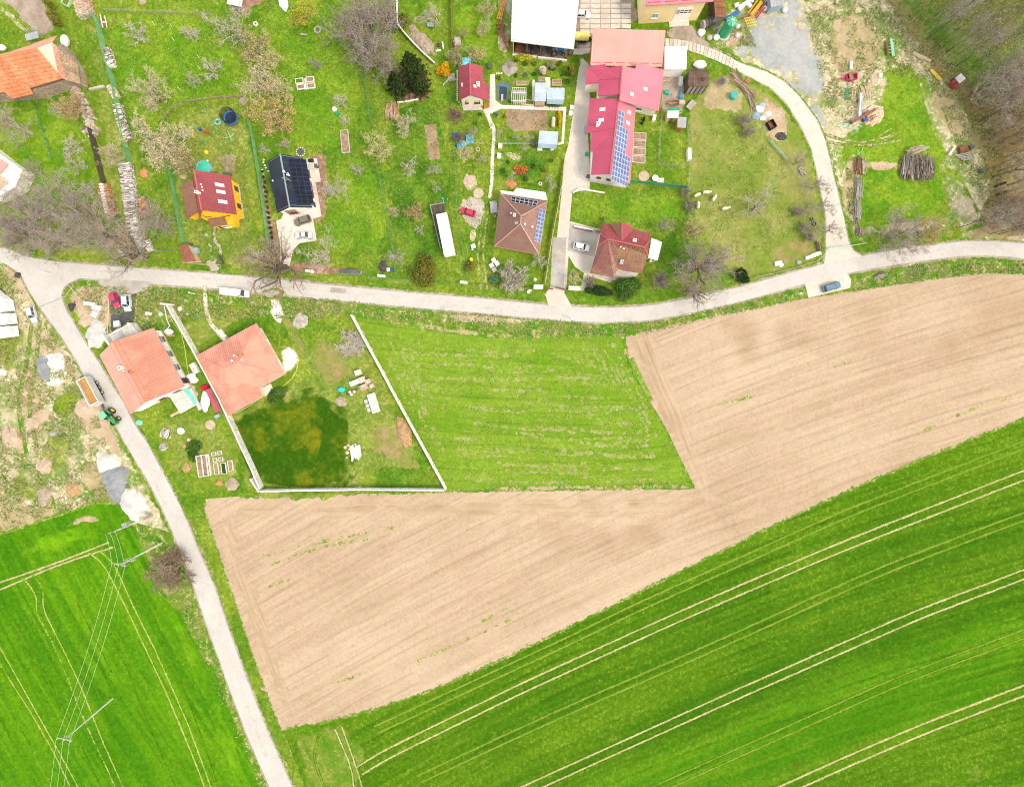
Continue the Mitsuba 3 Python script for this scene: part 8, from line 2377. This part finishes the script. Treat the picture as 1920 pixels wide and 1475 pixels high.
for i,(x,y,w_,l) in enumerate(((1009,539,2.3,'left'),(1076,541.5,2.9,'right'))):
 t=thing('gate_house',l+' white lidded pillar box at the mouth of the slab drive','pillar box')
 part(t,'body',box(*P(x,y)[:2],0,w_,.9,1.2,-3),'plaster_cream')
 part(t,'lid',box(*P(x,y)[:2],1.2,w_+.2,1.1,.1,-3),'tarp_white')
single('drive_gate',bar(P(1041,538,.6),P(1061,543,.6),.15,1.1),'machine_rust','brown steel gate half across the slab drive','gate')
single('drive_gate',bar(P(1018,539,.6),P(1037,542,.6),.15,1.1),'machine_rust','brown steel gate leaf left of the slab drive','gate')
single('white_fountain',cyl(*P(1003,524),.5,.6,10,.3),'concrete_pale','small pale stone bowl right of the round pinkish bush','bowl')
single('statue',cat([cyl(*P(991,547),.5,.3,8),blob([*P(993,545)[:2],.5],(.6,.25,.4),2,.3,1,0)]),'white','white stone on the road verge below the round pinkish bush','stone')
# trampoline, pool, play things
t=thing('trampoline','blue rimmed round trampoline with a dark safety net','trampoline')
b=P(436,224)
part(t,'mat',cyl(b[0],b[1],.78,1.55,.05,28),'trampoline')
part(t,'pad',ring(b[0],b[1],.76,1.5,1.95,.12),'pool_blue','satin')
part(t,'net_ring',ring(b[0],b[1],2.6,1.78,1.86,.07),'black')
part(t,'net',cat([bar([b[0]+1.82*math.cos(x),b[1]+1.82*math.sin(x),.85],[b[0]+1.82*math.cos(x),b[1]+1.82*math.sin(x),2.6],.03) for x in np.arange(72)*2*math.pi/72]+[ring(b[0],b[1],.9+k*.24,1.81,1.84,.03,24) for k in range(7)]),'black')
for x in np.arange(6)*math.pi/3:
 part(t,'pole',bar([b[0]+1.92*math.cos(x),b[1]+1.92*math.sin(x),0],[b[0]+1.92*math.cos(x),b[1]+1.92*math.sin(x),2.65],.08),'steel_dark','satin')
single('trampoline_small',cat([ring(*P(410,230)[:2],.3,.55,.85,.12,18)]),'tarp_blue','small pale blue hoop left of the trampoline','hoop')
t=thing('fire_pit','dark round cover ringed by white stones above the dark blue roofed house','fire pit')
b=P(564,285)
part(t,'cover',cyl(b[0],b[1],0,1.0,.12,22),'steel_dark')
for k in range(12):
 a=k*math.pi/6
 part(t,'stone',blob([b[0]+1.12*math.cos(a),b[1]+1.12*math.sin(a),.08],(.16,.16,.14),k,.3,1),'white')
t=thing('pool','round pool of green water behind the yellow house','pool')
b=P(386,318)
part(t,'wall',ring(b[0],b[1],0,1.8,1.95,1.1),'tarp_blue','satin')
part(t,'water',cyl(b[0],b[1],0,1.8,.95,26),'pool_water','pane')
single('deck',extr(P2([(395,312),(400,314),(404,323),(397,322)]),0,.5),'terracotta','small reddish deck right of the green pool','deck')
single('dark_box',box(*P(428,328)[:2],0,1.8,.9,.8,-8),'steel_dark','dark box against the upper corner of the yellow house','box')
t=thing('clothes_dryer','pale mint rotary clothes dryer on the lawn below the trampoline','clothes dryer')
b=P(439,262)
part(t,'mast',bar(b,b+[0,0,1.9],.09),'paint_mint')
for k in range(4):
 a=.4+k*math.pi/2
 part(t,'arm',bar(b+[0,0,1.5],b+[1.25*math.cos(a),1.25*math.sin(a),1.95],.10),'paint_mint')
t=thing('slide','small red and blue play slide on the lawn above the yellow house','slide')
part(t,'chute',bar(P(380,246,.9),P(393,248,.2),.5,.1),'paint_red','satin')
part(t,'top',box(*P(377,244)[:2],0,.6,.6,1.0,10),'plastic_blue','satin')
single('play_frame',cat([bar(P(375,262,.5),P(384,270,.5),.12),bar(P(376,270,.5),P(383,262,.5),.12),bar(P(376,270,0),P(376,270,.8),.1)]),'plastic_green','small green play frame on the lawn above the yellow house','play frame')
single('yellow_tub',cat([ring(*P(388,286)[:2],0,.35,.52,.3,16),cyl(*P(388,286),.34,.15,14)]),'hub_yellow','round yellow tub above the green pool','tub')
single('white_toy',box(*P(390,302)[:2],0,.5,.3,.3,30),'white','little white toy above the green pool','toy')
single('round_table',cat([cyl(*P(628,206),.62,.5,16)]),'white','round white tub under the thin leaning trees','tub')
single('green_tub',cat([cyl(*P(633,214),.55,.5,14)]),'plastic_green','green tub beside the round white one','tub')
t=thing('garden_swing','pale garden table with a dark parasol base at the brick terrace','garden table')
part(t,'top',box(*P(444,6)[:2],.7,4.0,2.6,.12,-12),'concrete_pale')
part(t,'leg',cat([box(*(P(444,6)[:2]+[sx*1.6,s*.9]),0,.12,.12,.7) for sx in (-1,1) for s in (-1,1)]),'wood_grey')
single('lounger',box(*P(446,20)[:2],0,1.4,1.0,.4,-10),'steel_dark','dark bench at the foot of the pale garden table','bench')
single('boat_cover',hull([P(520,-8,.5),P(538,-8,.5),P(541,12,.4),P(536,24,.3),P(524,12,.4),P(530,0,1.3),P(535,16,.9)]),'tarp_white','white covered boat at the top edge beside the yellow green tree','covered boat')
single('fire_ring',ring(*P(480,46)[:2],0,.38,.62,.35,16),'concrete_pale','pale stone fire ring on the upper lawn','fire ring')
single('stone_ring',ring(*P(596,57)[:2],0,.6,1.0,.3,16),'stone','grey stone ring under the grey trees at the top','stone ring')
single('bench',cat([box(*P(571,67)[:2],.35,1.8,.5,.1,-6),box(*(P(571,67)[:2]+[.6,0]),0,.15,.4,.35),box(*(P(571,67)[:2]-[.6,0]),0,.15,.4,.35)]),'wood_grey','grey bench under the yellow green tree','bench')
t=thing('blue_bench','pale blue table under the white barked fruit tree','table')
part(t,'top',box(*P(808,50)[:2],.6,1.7,1.1,.1,0),'sheet_blue_grey')
part(t,'leg',cat([box(*(P(808,50)[:2]+[sx*.7,s*.4]),0,.1,.1,.6) for sx in (-1,1) for s in (-1,1)]),'sheet_blue_dark')
single('log_bench',bar(P(829.5,79,.25),P(831.5,92,.25),.35,.4),'white','white beam bench right of the fire basket','bench')
single('log_bench',bar(P(817,96,.25),P(827,94.5,.25),.35,.4),'white','white beam bench below the fire basket','bench')
single('fire_basket',ring(*P(822,86)[:2],0,.3,.5,.5,14),'steel_dark','dark round fire basket between two white beams','fire basket')
single('lean_shed',box(*P(859,84)[:2],0,1.6,2.2,1.4,4),'wood_grey','little grey hutch at the end of the brown board fence','hutch')
single('picnic_table',box(*P(917.5,125)[:2],0,.9,1.4,.6,4),'steel_dark','dark cold frame right above the crimson roofed house','cold frame')
single('stone_slabs',extr(P2([(838,140),(853,138),(853,152),(842,153)]),0,.25),'stone','grey stone terrace left of the crimson roofed house','stone terrace')
for i,(x,y) in enumerate(((938,275),(936,294))):
 t=thing('bee_hive',('upper','lower')[i]+' white box right of the long garden path','box')
 part(t,'body',box(*P(x,y)[:2],0,1.0,1.2,.7,-5),'white')
 part(t,'lid',box(*P(x,y)[:2],.7,1.1,1.3,.08,-5),'concrete_pale')
single('green_ball',cyl(*P(943,301),.3,.4,12),'plastic_green','small green bucket right of the lower white box','bucket')
single('stone_ring',ring(*P(896,281)[:2],0,.35,.6,.35,14),'stone','dark stone ring left of the long garden path','stone ring')
single('tub',box(*P(1012,281)[:2],0,1.3,.7,.6),'white','left white tub in front of the southern pale blue hut','tub')
single('tub',box(*P(1035,280)[:2],0,1.0,.7,.6),'white','right white tub in front of the southern pale blue hut','tub')
single('grey_barrel',cyl(*P(1000,272),.7,.9,12),'steel_dark','dark round barrel left of the southern pale blue hut','barrel')
single('brick_ring',heap(958,346,1.6,1.1,.4,0,6,16),'terracotta','reddish brick heap above the white canopy','brick heap')
single('flower_ring',ring(*P(1013,345)[:2],0,.25,.5,.2,14),'slab_beige','small pale stone ring right above the white canopy','stone ring')
single('round_patio',cyl(*P(1207,331),1.45,.15,22),'soil_pale','round sandy patio in the lawn behind the solar roof','patio')
t=thing('garden_table','round white garden table right of the sandy patio','garden table')
part(t,'top',cyl(*P(1227,336)[:2],.7,.85,.06,18),'white')
part(t,'leg',cyl(*P(1227,336),.12,.7,8),'white')
single('deck',extr(P2([(1231,334),(1245,334),(1244,343),(1231,342)]),.0,.12),'slab_beige','small paved square right of the round white table','paved square')
single('white_cabinet',box(*P(1290,292)[:2],0,.9,3.0,1.2,2),'white','narrow white cabinet on the west fence of the sheep pasture','cabinet')
single('white_cabinet',box(*P(1225,224)[:2],0,.8,1.6,1.0,-12),'white','white box at the corner of the pink farmhouse wall','box')
single('grill',cat([cyl(*P(1203,232),.35,.8,12),box(*P(1207,225)[:2],0,.3,1.0,.8)]),'black','black kettle grill behind the pink farmhouse','grill')
single('black_drum',cyl(*P(1102,332),.45,.8,12),'steel_dark','dark round barrel at the gable of the long farmhouse','barrel')
single('hand_cart',cat([box(*P(1105,165)[:2],0,.6,1.2,.6,10),cyl(*P(1101,162),.3,.6,10)]),'hub_yellow','small yellow cart beneath the western pink eave','cart')
single('blue_downpipe_box',box(*P(1097,245)[:2],0,.5,1.6,.9,2),'sheet_blue_dark','blue grey box at the west wall of the long farmhouse','box')
single('shrub_tub',cyl(*P(1100,290),.5,.6,12),'plastic_green','green round tub at the west wall of the long farmhouse','tub')
single('satellite_stand',cat([cyl(*P(1130,412),.25,.5,10),blob([*P(1130,412)[:2],.7],(.4,.4,.3),1,.1,1)]),'steel_dark','dark kettle at the upper left corner of the red tiled house','kettle')
single('rain_barrel',cat([cyl(*P(1219,490),.4,.9,12)]),'white','white barrel below the white carport','barrel')
single('terrace_chairs',cat([box(*P(593,312)[:2],.4,1.0,1.0,.1,5),box(*P(596,314)[:2],0,.5,.5,.8,5)]),'steel_dark','dark chairs on the terrace of the dark blue roofed house','chairs')
single('garden_sofa',box(*P(584,302)[:2],0,1.3,.7,.7,5),'black','black garden box on the terrace of the dark blue roofed house','garden box')
single('terrace_table',cat([box(*P(586,314)[:2],.6,1.4,1.3,.06,5),box(*P(586,314)[:2],0,.2,.2,.6)]),'concrete','grey table on the terrace of the dark blue roofed house','table')
for i,(x,y) in enumerate(((495,300),(494,305),(497,310),(499,315),(503,321),(492,319))):
 single('stepping_stone',blob([*P(x,y)[:2],.05],(.3,.22,.12),i,.3,1),'white','white stepping stone left of the dark blue roofed house','stepping stone',group='stepping stones by the dark blue roofed house')
single('gate_leaf',bar(P(410,481,.5),P(418,494,.5),.6,1.0),'steel_dark','dark open gate leaf at the drive of the yellow house','gate')
t=thing('dark_bin','two dark bins beside the gate shelter of the yellow house','bins')
part(t,'bin',box(*P(357,460)[:2],0,1.4,.8,1.0,-12),'steel_dark')
part(t,'bin',box(*P(369,471)[:2],0,1.6,1.5,1.0,4),'sheet_blue_dark')
single('drain_cover',cyl(*P(118+22,572-6),.3,.06,10),'machine_red','small red cap on bare earth at the junction','cap')
# around the ribbed orange roof house
for i,(x,y,L,W,rot,l) in enumerate(((172,570,3.2,1.1,-8,'upper long'),(186,577,2.6,1.3,-8,'middle'),(183,588,2.4,1.8,62,'lower slanting'))):
 t=thing('concrete_element',l+' grey concrete element in the builders stack by the junction','concrete element')
 part(t,'block',at(box(0,0,.1,L,W,.7),P(x,y),rot),'concrete')
 for k in range(int(L/.8)):
  part(t,'plank',at(box(-L/2+.5+k*.8,0,.81,.5,W-.1,.1),P(x,y),rot),'concrete_pale')
single('stone_bag',hull([P(212,604,0),P(226,603,0),P(228,612,0),P(213,614,0),P(213,602,1.2),P(223,600,1.2),P(224,609,1.2),P(214,611,1.2)]),'tarp_white','white sack at the end of the dark asphalt parking','sack')
single('hose_post',cat([tube([P(203,560,1),P(204,590,.8),P(201,610,.8),P(202,628,1.0)],.14,6)]),'wood_pale','pale curved rail left of the parked cars','rail')
for i,(x,y,l) in enumerate(((280,588,'pale crate'),(338,579,'white well cover'),(302,589,'mint round cover'),(371,589,'tiny green cover'),(352,589,'tiny grey cover'))):
 single(('crate','well_cover','cover','cover','cover')[i],cyl(*P(x,y),(.75,.6,.55,.3,.35)[i],.2,16) if i else box(*P(x,y)[:2],0,1.5,.8,.5,-8),('concrete_pale','white','paint_mint','plastic_teal','tin_grey')[i],l+' in the front garden between the two orange roofs','cover' if i else 'crate')
single('hose',tube([P(316,580,.05),P(322,600,.05),P(340,625,.05),P(346,650,.05),P(350,680,.05),P(354,706,.05)],.07,5),'hose_yellow','yellow hose along the east side of the ribbed orange roof house','hose')
single('hose',tube([P(560,672,.05),P(556,695,.05),P(545,712,.05),P(520,732,.05),P(490,745,.05),P(460,765,.05),P(440,775,.05)],.07,5),'hose_yellow','yellow hose curving round the orange hipped bungalow','hose')
single('rail_pipe',tube([P(308,574,1.2),P(313,600,1.2),P(318,610,.9),P(312,620,.8)],.1,6),'white','white bent pipe at the top of the wall between orange roofs','pipe')
single('white_bag',blob([*P(319,622)[:2],.4],(1.2,.8,.6),31,.2,2),'tarp_white','white builders bag at the north end of the ribbed orange roof house','sack')
single('orange_beam',bar(P(313,629,.2),P(327,629,.2),.5,.2),'terracotta','orange beam under the white builders bag','beam')
for i,(x,y) in enumerate(((361,705),(366,712))):
 single('white_bag',blob([*P(x,y)[:2],.5],(1.2,.85,.6),33+i,.15,2),'tarp_white',('upper','lower')[i]+' of two white bags at the terrace end of the ribbed orange roof house','sack')
t=thing('material_table','speckled slab stack leaning at the wall between orange roofs','slab stack')
part(t,'slab',at(box(0,0,.1,1.6,2.9,.6),P(367,690),28),'terrazzo')
part(t,'foot',at(cat([box(0,s,0,1.4,.2,.1) for s in (-1,1)]),P(367,690),28),'wood_grey')
single('mint_tarp',cat([blob([*P(351+k*4,731+k*5.5)[:2],.38],(.55-.03*k,.75,.14),40+k,.4,2) for k in range(5)]),'tarp_mint','mint green tarpaulin strip along the speckled terrace','tarpaulin')
single('pallet_planks',bar(P(357,728,.2),P(376,768,.2),.9,.25),'concrete','long grey plank right of the mint tarpaulin','plank')
single('plank',bar(P(376,754,.2),P(386,772,.2),.8,.1),'tin_grey','short grey plank below the speckled terrace','plank')
single('plank',bar(P(320,780,.1),P(339,770,.1),.7,.1),'wood_pale','pale board below the speckled terrace','board')
t=thing('woodshed','narrow pink roofed woodshed against the wall beside the orange hipped bungalow','shed')
part(t,'roof',slab(pts3([(385,731,1.9),(391,728,1.7),(411,770,1.7),(405,774,1.9)]),.1),'roof_pink','satin')
part(t,'wall',extr(inset(ccw(pts3([(385,731,1.7),(395,726,1.7),(415,768,1.7),(405,774,1.7)])),.1),0,1.6),'wood_brown')
single('red_crate',cat([box(*P(384,726)[:2],0,1.2,1.0,1.0,28),box(*P(390,724)[:2],0,.8,.7,.8,28)]),'paint_red','red crates at the top of the pink roofed woodshed','crates')
single('white_tarp',blob([*P(387,752)[:2],.4],(1.1,2.8,.5),51,.3,2),'tarp_white','white tarpaulin along the pink roofed woodshed','tarpaulin',to_world=None)
single('blue_machine',box(*P(410,779)[:2],0,1.4,.8,.8,28),'sheet_blue_dark','blue grey chest at the lower end of the pink roofed woodshed','chest')
single('garden_sack',blob([*P(341,807)[:2],.4],(1.0,.9,.5),52,.3,2),'tarp_white','white sack right of the white branch heap','sack')
single('paving_stack',box(*P(347,836)[:2],0,.9,.8,.3,30),'terracotta','small reddish square slab in the garden below the orange roofs','slab')
single('green_cloth',blob([*P(262,792)[:2],.1],(.9,.7,.2),53,.4,2),'tarp_mint','mint cloth by the lane below the ribbed orange roof house','cloth')
single('tree_stump',cyl(*P(355,824),.45,.35,12),'log_pale','pale tree stump in the garden below the orange roofs','stump')
# inside the walled garden
for i,(x,y,L,W,h,rot,kd,l) in enumerate(((673,698,1.5,1.3,1.0,20,'concrete_pale','pale pallet of stone uppermost in the material yard'),(666,717,2.4,1.2,.9,22,'white','white chest left in the material yard'),(680,712,1.6,1.5,.9,20,'slab_beige','beige pallet right of the white chest'),(691,715,1.3,1.2,.8,20,'slab_beige_dark','beige brown pallet at the right of the material yard'),(684,725,1.9,1.4,1.0,25,'soil_pale','pinkish pallet of bricks lowest in the material yard'),(698,723,1.0,1.0,.7,20,'concrete','grey pallet at the right edge of the material yard'))):
 t=thing('pallet_stack',l,'pallet')
 part(t,'load',at(box(0,0,.14,L,W,h),P(x,y),rot),kd)
 part(t,'pallet',at(box(0,0,0,L+.1,W+.1,.12),P(x,y),rot),'wood_pale')
 for k in range(2):
  part(t,'strap',at(box(-L*.25+k*L*.5,0,.145,.06,W+.03,h+.03),P(x,y),rot),'orange' if False else 'terracotta')
single('turquoise_tub',blob([*P(641,730)[:2],.3],(.95,.7,.5),60,.25,2),'turquoise','crumpled turquoise tub in the walled garden','tub')
t=thing('flower_pots','group of white flower pots left below the material yard','flower pots')
for k,(x,y) in enumerate(((653,738),(657,735),(661,732),(665,734),(669,730),(660,739))):
 part(t,'pot',cyl(*P(x,y),.28,.45,12,.34),'white' if k%2 else 'steel_dark')
single('green_hose_reel',ring(*P(677,722)[:2],0,.5,.8,.5,16),'fence_green','dark green hose reel among the pallets','hose reel')
t=thing('stone_crates','long white crate of slabs below the material yard','crate')
part(t,'body',at(box(0,0,0,2.0,5.2,.9),P(701.5,755),17),'white')
for k in range(5):
 part(t,'slab',at(box(0,-1.9+k*.95,.9,1.7,.7,.1+.05*(k%2)),P(701.5,755),17),'concrete_pale' if k%2 else 'concrete')
single('side_blocks',cat([at(box(0,-1.2+k*1.2,0,.8,1.0,.5+.1*k),P(690,760),17) for k in range(3)]),'concrete','grey blocks along the left of the long white crate','blocks')
t=thing('beam_stack','stack of white concrete beams on the lawn of the walled garden','beam stack')
for k in range(8):
 part(t,'beam',at(box(-1.2+k*.36,(k*37%5)*.15-.3,.0,.24,4.2-(k*13%4)*.35,.3+.15*(k%2)),P(667,847),8),'white' if k%3 else 'concrete_pale')
for i,(x,y,r) in enumerate(((648,838,.42),(654,834,.34),(652,848,.46),(651,857,.25),(656,841,.3))):
 single('stump',cyl(*P(x,y),r,.35,12),'log_pale','pale round stump left of the white beam stack','stump',group='stumps beside the white beam stack')
single('steel_rod',bar(P(663,920,.2),P(678,910,2.1),.12),'wood_grey','grey pole leaning over the south garden wall','pole')
single('pond_ring',cyl(*P(1463,497)[:2],.0,.6,.5,10),'white','white tub by the rail fence of the sheep pasture','tub')
single('pond_board',cat([box(*P(1458,494)[:2],0,1.9,1.2,.5,10)]),'tarp_white','white board by the rail fence of the sheep pasture','board')
single('grey_board',box(*P(1497,492)[:2],0,1.1,.9,.4,8),'tin_grey','grey trough right of the white board in the sheep pasture','trough')
single('rubble_row',cat([box(*P(1512+k*4.5,484-k*1.8)[:2],0,.9,.9,.5,k*20) for k in range(6)]),'concrete_pale','row of pale stones at the lower right pasture corner','stones')
single('tyre',ring(*P(1522,412)[:2],0,.3,.55,.25,16),'rubber','black tyre on the pasture fence, upper one','tyre')
single('tyre',ring(*P(1526,420)[:2],0,.3,.55,.25,16),'rubber','black tyre on the pasture fence, lower one','tyre')
for i,(x,y) in enumerate(((285,40),(318,44),(369,102),(371,124),(333,163),(322,70))):
 single('tree_guard',bar(P(x,y,.1),P(x+5,y+7,.1),.09),'white','white stake lying among the young orchard trees','stake',group='white stakes in the western orchard')
t=thing('cold_frame','white framed planter at the top edge beside the pale firewood stack','planter')
part(t,'frame',at(cat([box(0,s*.95,0,2.6,.18,.5) for s in (-1,1)]+[box(s*1.3,0,0,.18,1.8,.5) for s in (-1,1)]),P(128,3),60),'paint_mint')
part(t,'soil',at(box(0,0,0,2.5,1.8,.35),P(128,3),60),'leaf_olive')
t=thing('old_cart','old white garden bench frame beside the pale firewood stack','bench')
part(t,'frame',cat([bar(P(188,28,.4),P(193,52,.4),.2),bar(P(196,30,.4),P(201,52,.4),.15),bar(P(190,42,.5),P(201,42,.5),.2)]),'white')
part(t,'seat',box(*P(196,46)[:2],0,1.4,1.6,.4,10),'wood_brown')
single('white_car_cover',blob([*P(6,92)[:2],.5],(1.4,.8,.6),71,.15,2),'tarp_white','white covered bench at the left edge above the clay tiled farmhouse','cover')
single('blue_cover',heap(100,812,1.0,.9,.3,0,12,14),'tin_grey','small grey scrap on the waste ground at left','scrap')
single('gas_pipe',bar(P(110,818,.1),P(122,813,.1),.5,.2),'steel_dark','dark pipe piece on the waste ground at left','pipe')
single('white_slab',box(*P(5,698)[:2],0,2.2,1.4,.2,-10),'white','white slab at the left edge of the waste ground','slab')
single('dark_stones',blob([*P(35,516)[:2],.2],(.8,.8,.4),5,.4,1),'charcoal','dark boulder on the verge left of the junction','boulder')

# ---------------------------------------------------------------- rough grass that nobody could count
def tufts(name,label,polys,n,kds,size=.32,seed=0,category='grass'):
 g=np.random.default_rng(seed)
 for kd,share in kds:
  pts=[]
  for q in polys:
   pg=sg.Polygon(P2(q)) if not hasattr(q,'exterior') else q
   x0,y0,x1,y1=pg.bounds
   m=int(n*share*pg.area/sum((sg.Polygon(P2(z)) if not hasattr(z,'exterior') else z).area for z in polys))
   c=np.c_[g.uniform(x0,x1,m*3),g.uniform(y0,y1,m*3)]
   ok=shapely.contains_xy(pg,c[:,0],c[:,1])
   cl=meshkit.fbm(np.c_[c*.45,c[:,:1]*0],3,seed+5)
   ok&=cl>g.uniform(.35,.62,len(c))
   pts.append(c[ok][:m])
  c=np.vstack(pts)
  m=len(c)
  a=g.uniform(0,6.28,m)
  d=np.c_[np.cos(a),np.sin(a),np.zeros(m)]*size*g.uniform(.5,1.2,(m,1))
  b=np.c_[-np.sin(a),np.cos(a),np.zeros(m)]*size*.28
  base=np.c_[c,np.full(m,.03)]
  tip=base+d+np.c_[np.zeros((m,2)),size*g.uniform(.35,1.0,m)]
  v=np.stack([base-b,base+b,tip],1).reshape(-1,3)
  k=numbered(name)
  add(k,(v,np.arange(m*3).reshape(-1,3)),kd,'matte')
  labels[k]={'label':label[kd],'category':category,'kind':'stuff'}

vg=[[(130,533),(400,545),(640,562),(640,596),(330,600),(300,640),(200,620)],[(640,562),(900,588),(1100,604),(1240,600),(1420,558),(1510,540),(1515,556),(1400,585),(1180,632),(1000,632),(800,605),(690,598)],[(1600,520),(1700,498),(1850,484),(1990,495),(1990,520),(1860,512),(1760,522),(1600,548)]]
tufts('verge_grass',{'grass_blade':'tufts of green grass on the verge below the main road','straw_blade':'dry straw tufts on the verge below the main road'},vg,16000,[('grass_blade',.5),('straw_blade',.5)],.40,1)
sc=[[(-60,520),(20,505),(55,560),(110,640),(160,705),(200,830),(250,930),(240,950),(195,938),(78,970),(-60,1015)],[(256,985),(315,1000),(350,1075),(420,1270),(480,1440),(470,1450),(400,1275),(340,1150),(285,1090)]]
tufts('waste_grass',{'grass_blade':'green weeds over the waste ground at left','straw_blade':'dry grass tufts over the waste ground at left'},sc,18000,[('grass_blade',.45),('straw_blade',.55)],.45,2)
ws=[[(1505,10),(1640,-20),(1760,70),(1860,210),(1880,330),(1850,400),(1800,300),(1750,160),(1640,130),(1590,240),(1550,200)],[(1585,290),(1615,290),(1610,430),(1590,420)],[(1340,60),(1400,50),(1420,90),(1340,85)]]
tufts('clearing_grass',{'grass_blade':'green tufts round the clearing at upper right','straw_blade':'straw tufts round the clearing at upper right'},ws,15000,[('grass_blade',.4),('straw_blade',.6)],.45,3)
tufts('meadow_grass',{'grass_blade':'long green grass of the mown meadow','straw_blade':'dry stalks lying in the mown meadow'},[[(690,600),(900,625),(1168,630),(1213,742),(1300,912),(838,918),(760,770)]],4500,[('grass_blade',.5),('straw_blade',.5)],.34,4)
lw=[[(470,0),(700,20),(735,200),(850,190),(860,520),(620,500),(615,300),(500,270)],[(855,210),(1050,210),(1035,350),(925,350),(915,520),(865,520)],[(200,40),(450,40),(470,480),(340,480),(260,330)],[(1075,365),(1280,350),(1290,420),(1225,435),(1130,412),(1070,410)],[(1295,250),(1400,200),(1520,400),(1430,500),(1340,480)]]
tufts('lawn_tufts',{'grass_blade':'darker tufts of grass scattered over the gardens and the pasture','straw_blade':'dry blades scattered over the gardens and the pasture'},lw,24000,[('grass_blade',.75),('straw_blade',.25)],.30,6)
# ---------------------------------------------------------------- palettes as arrays
NPAL,NGP=len(PAL),len(GP)
PALARR=mi.Float(np.array(PAL,np.float32).ravel())
GPARR=mi.Float(np.array(GP,np.float32).ravel())
dr.eval(PALARR,GPARR)
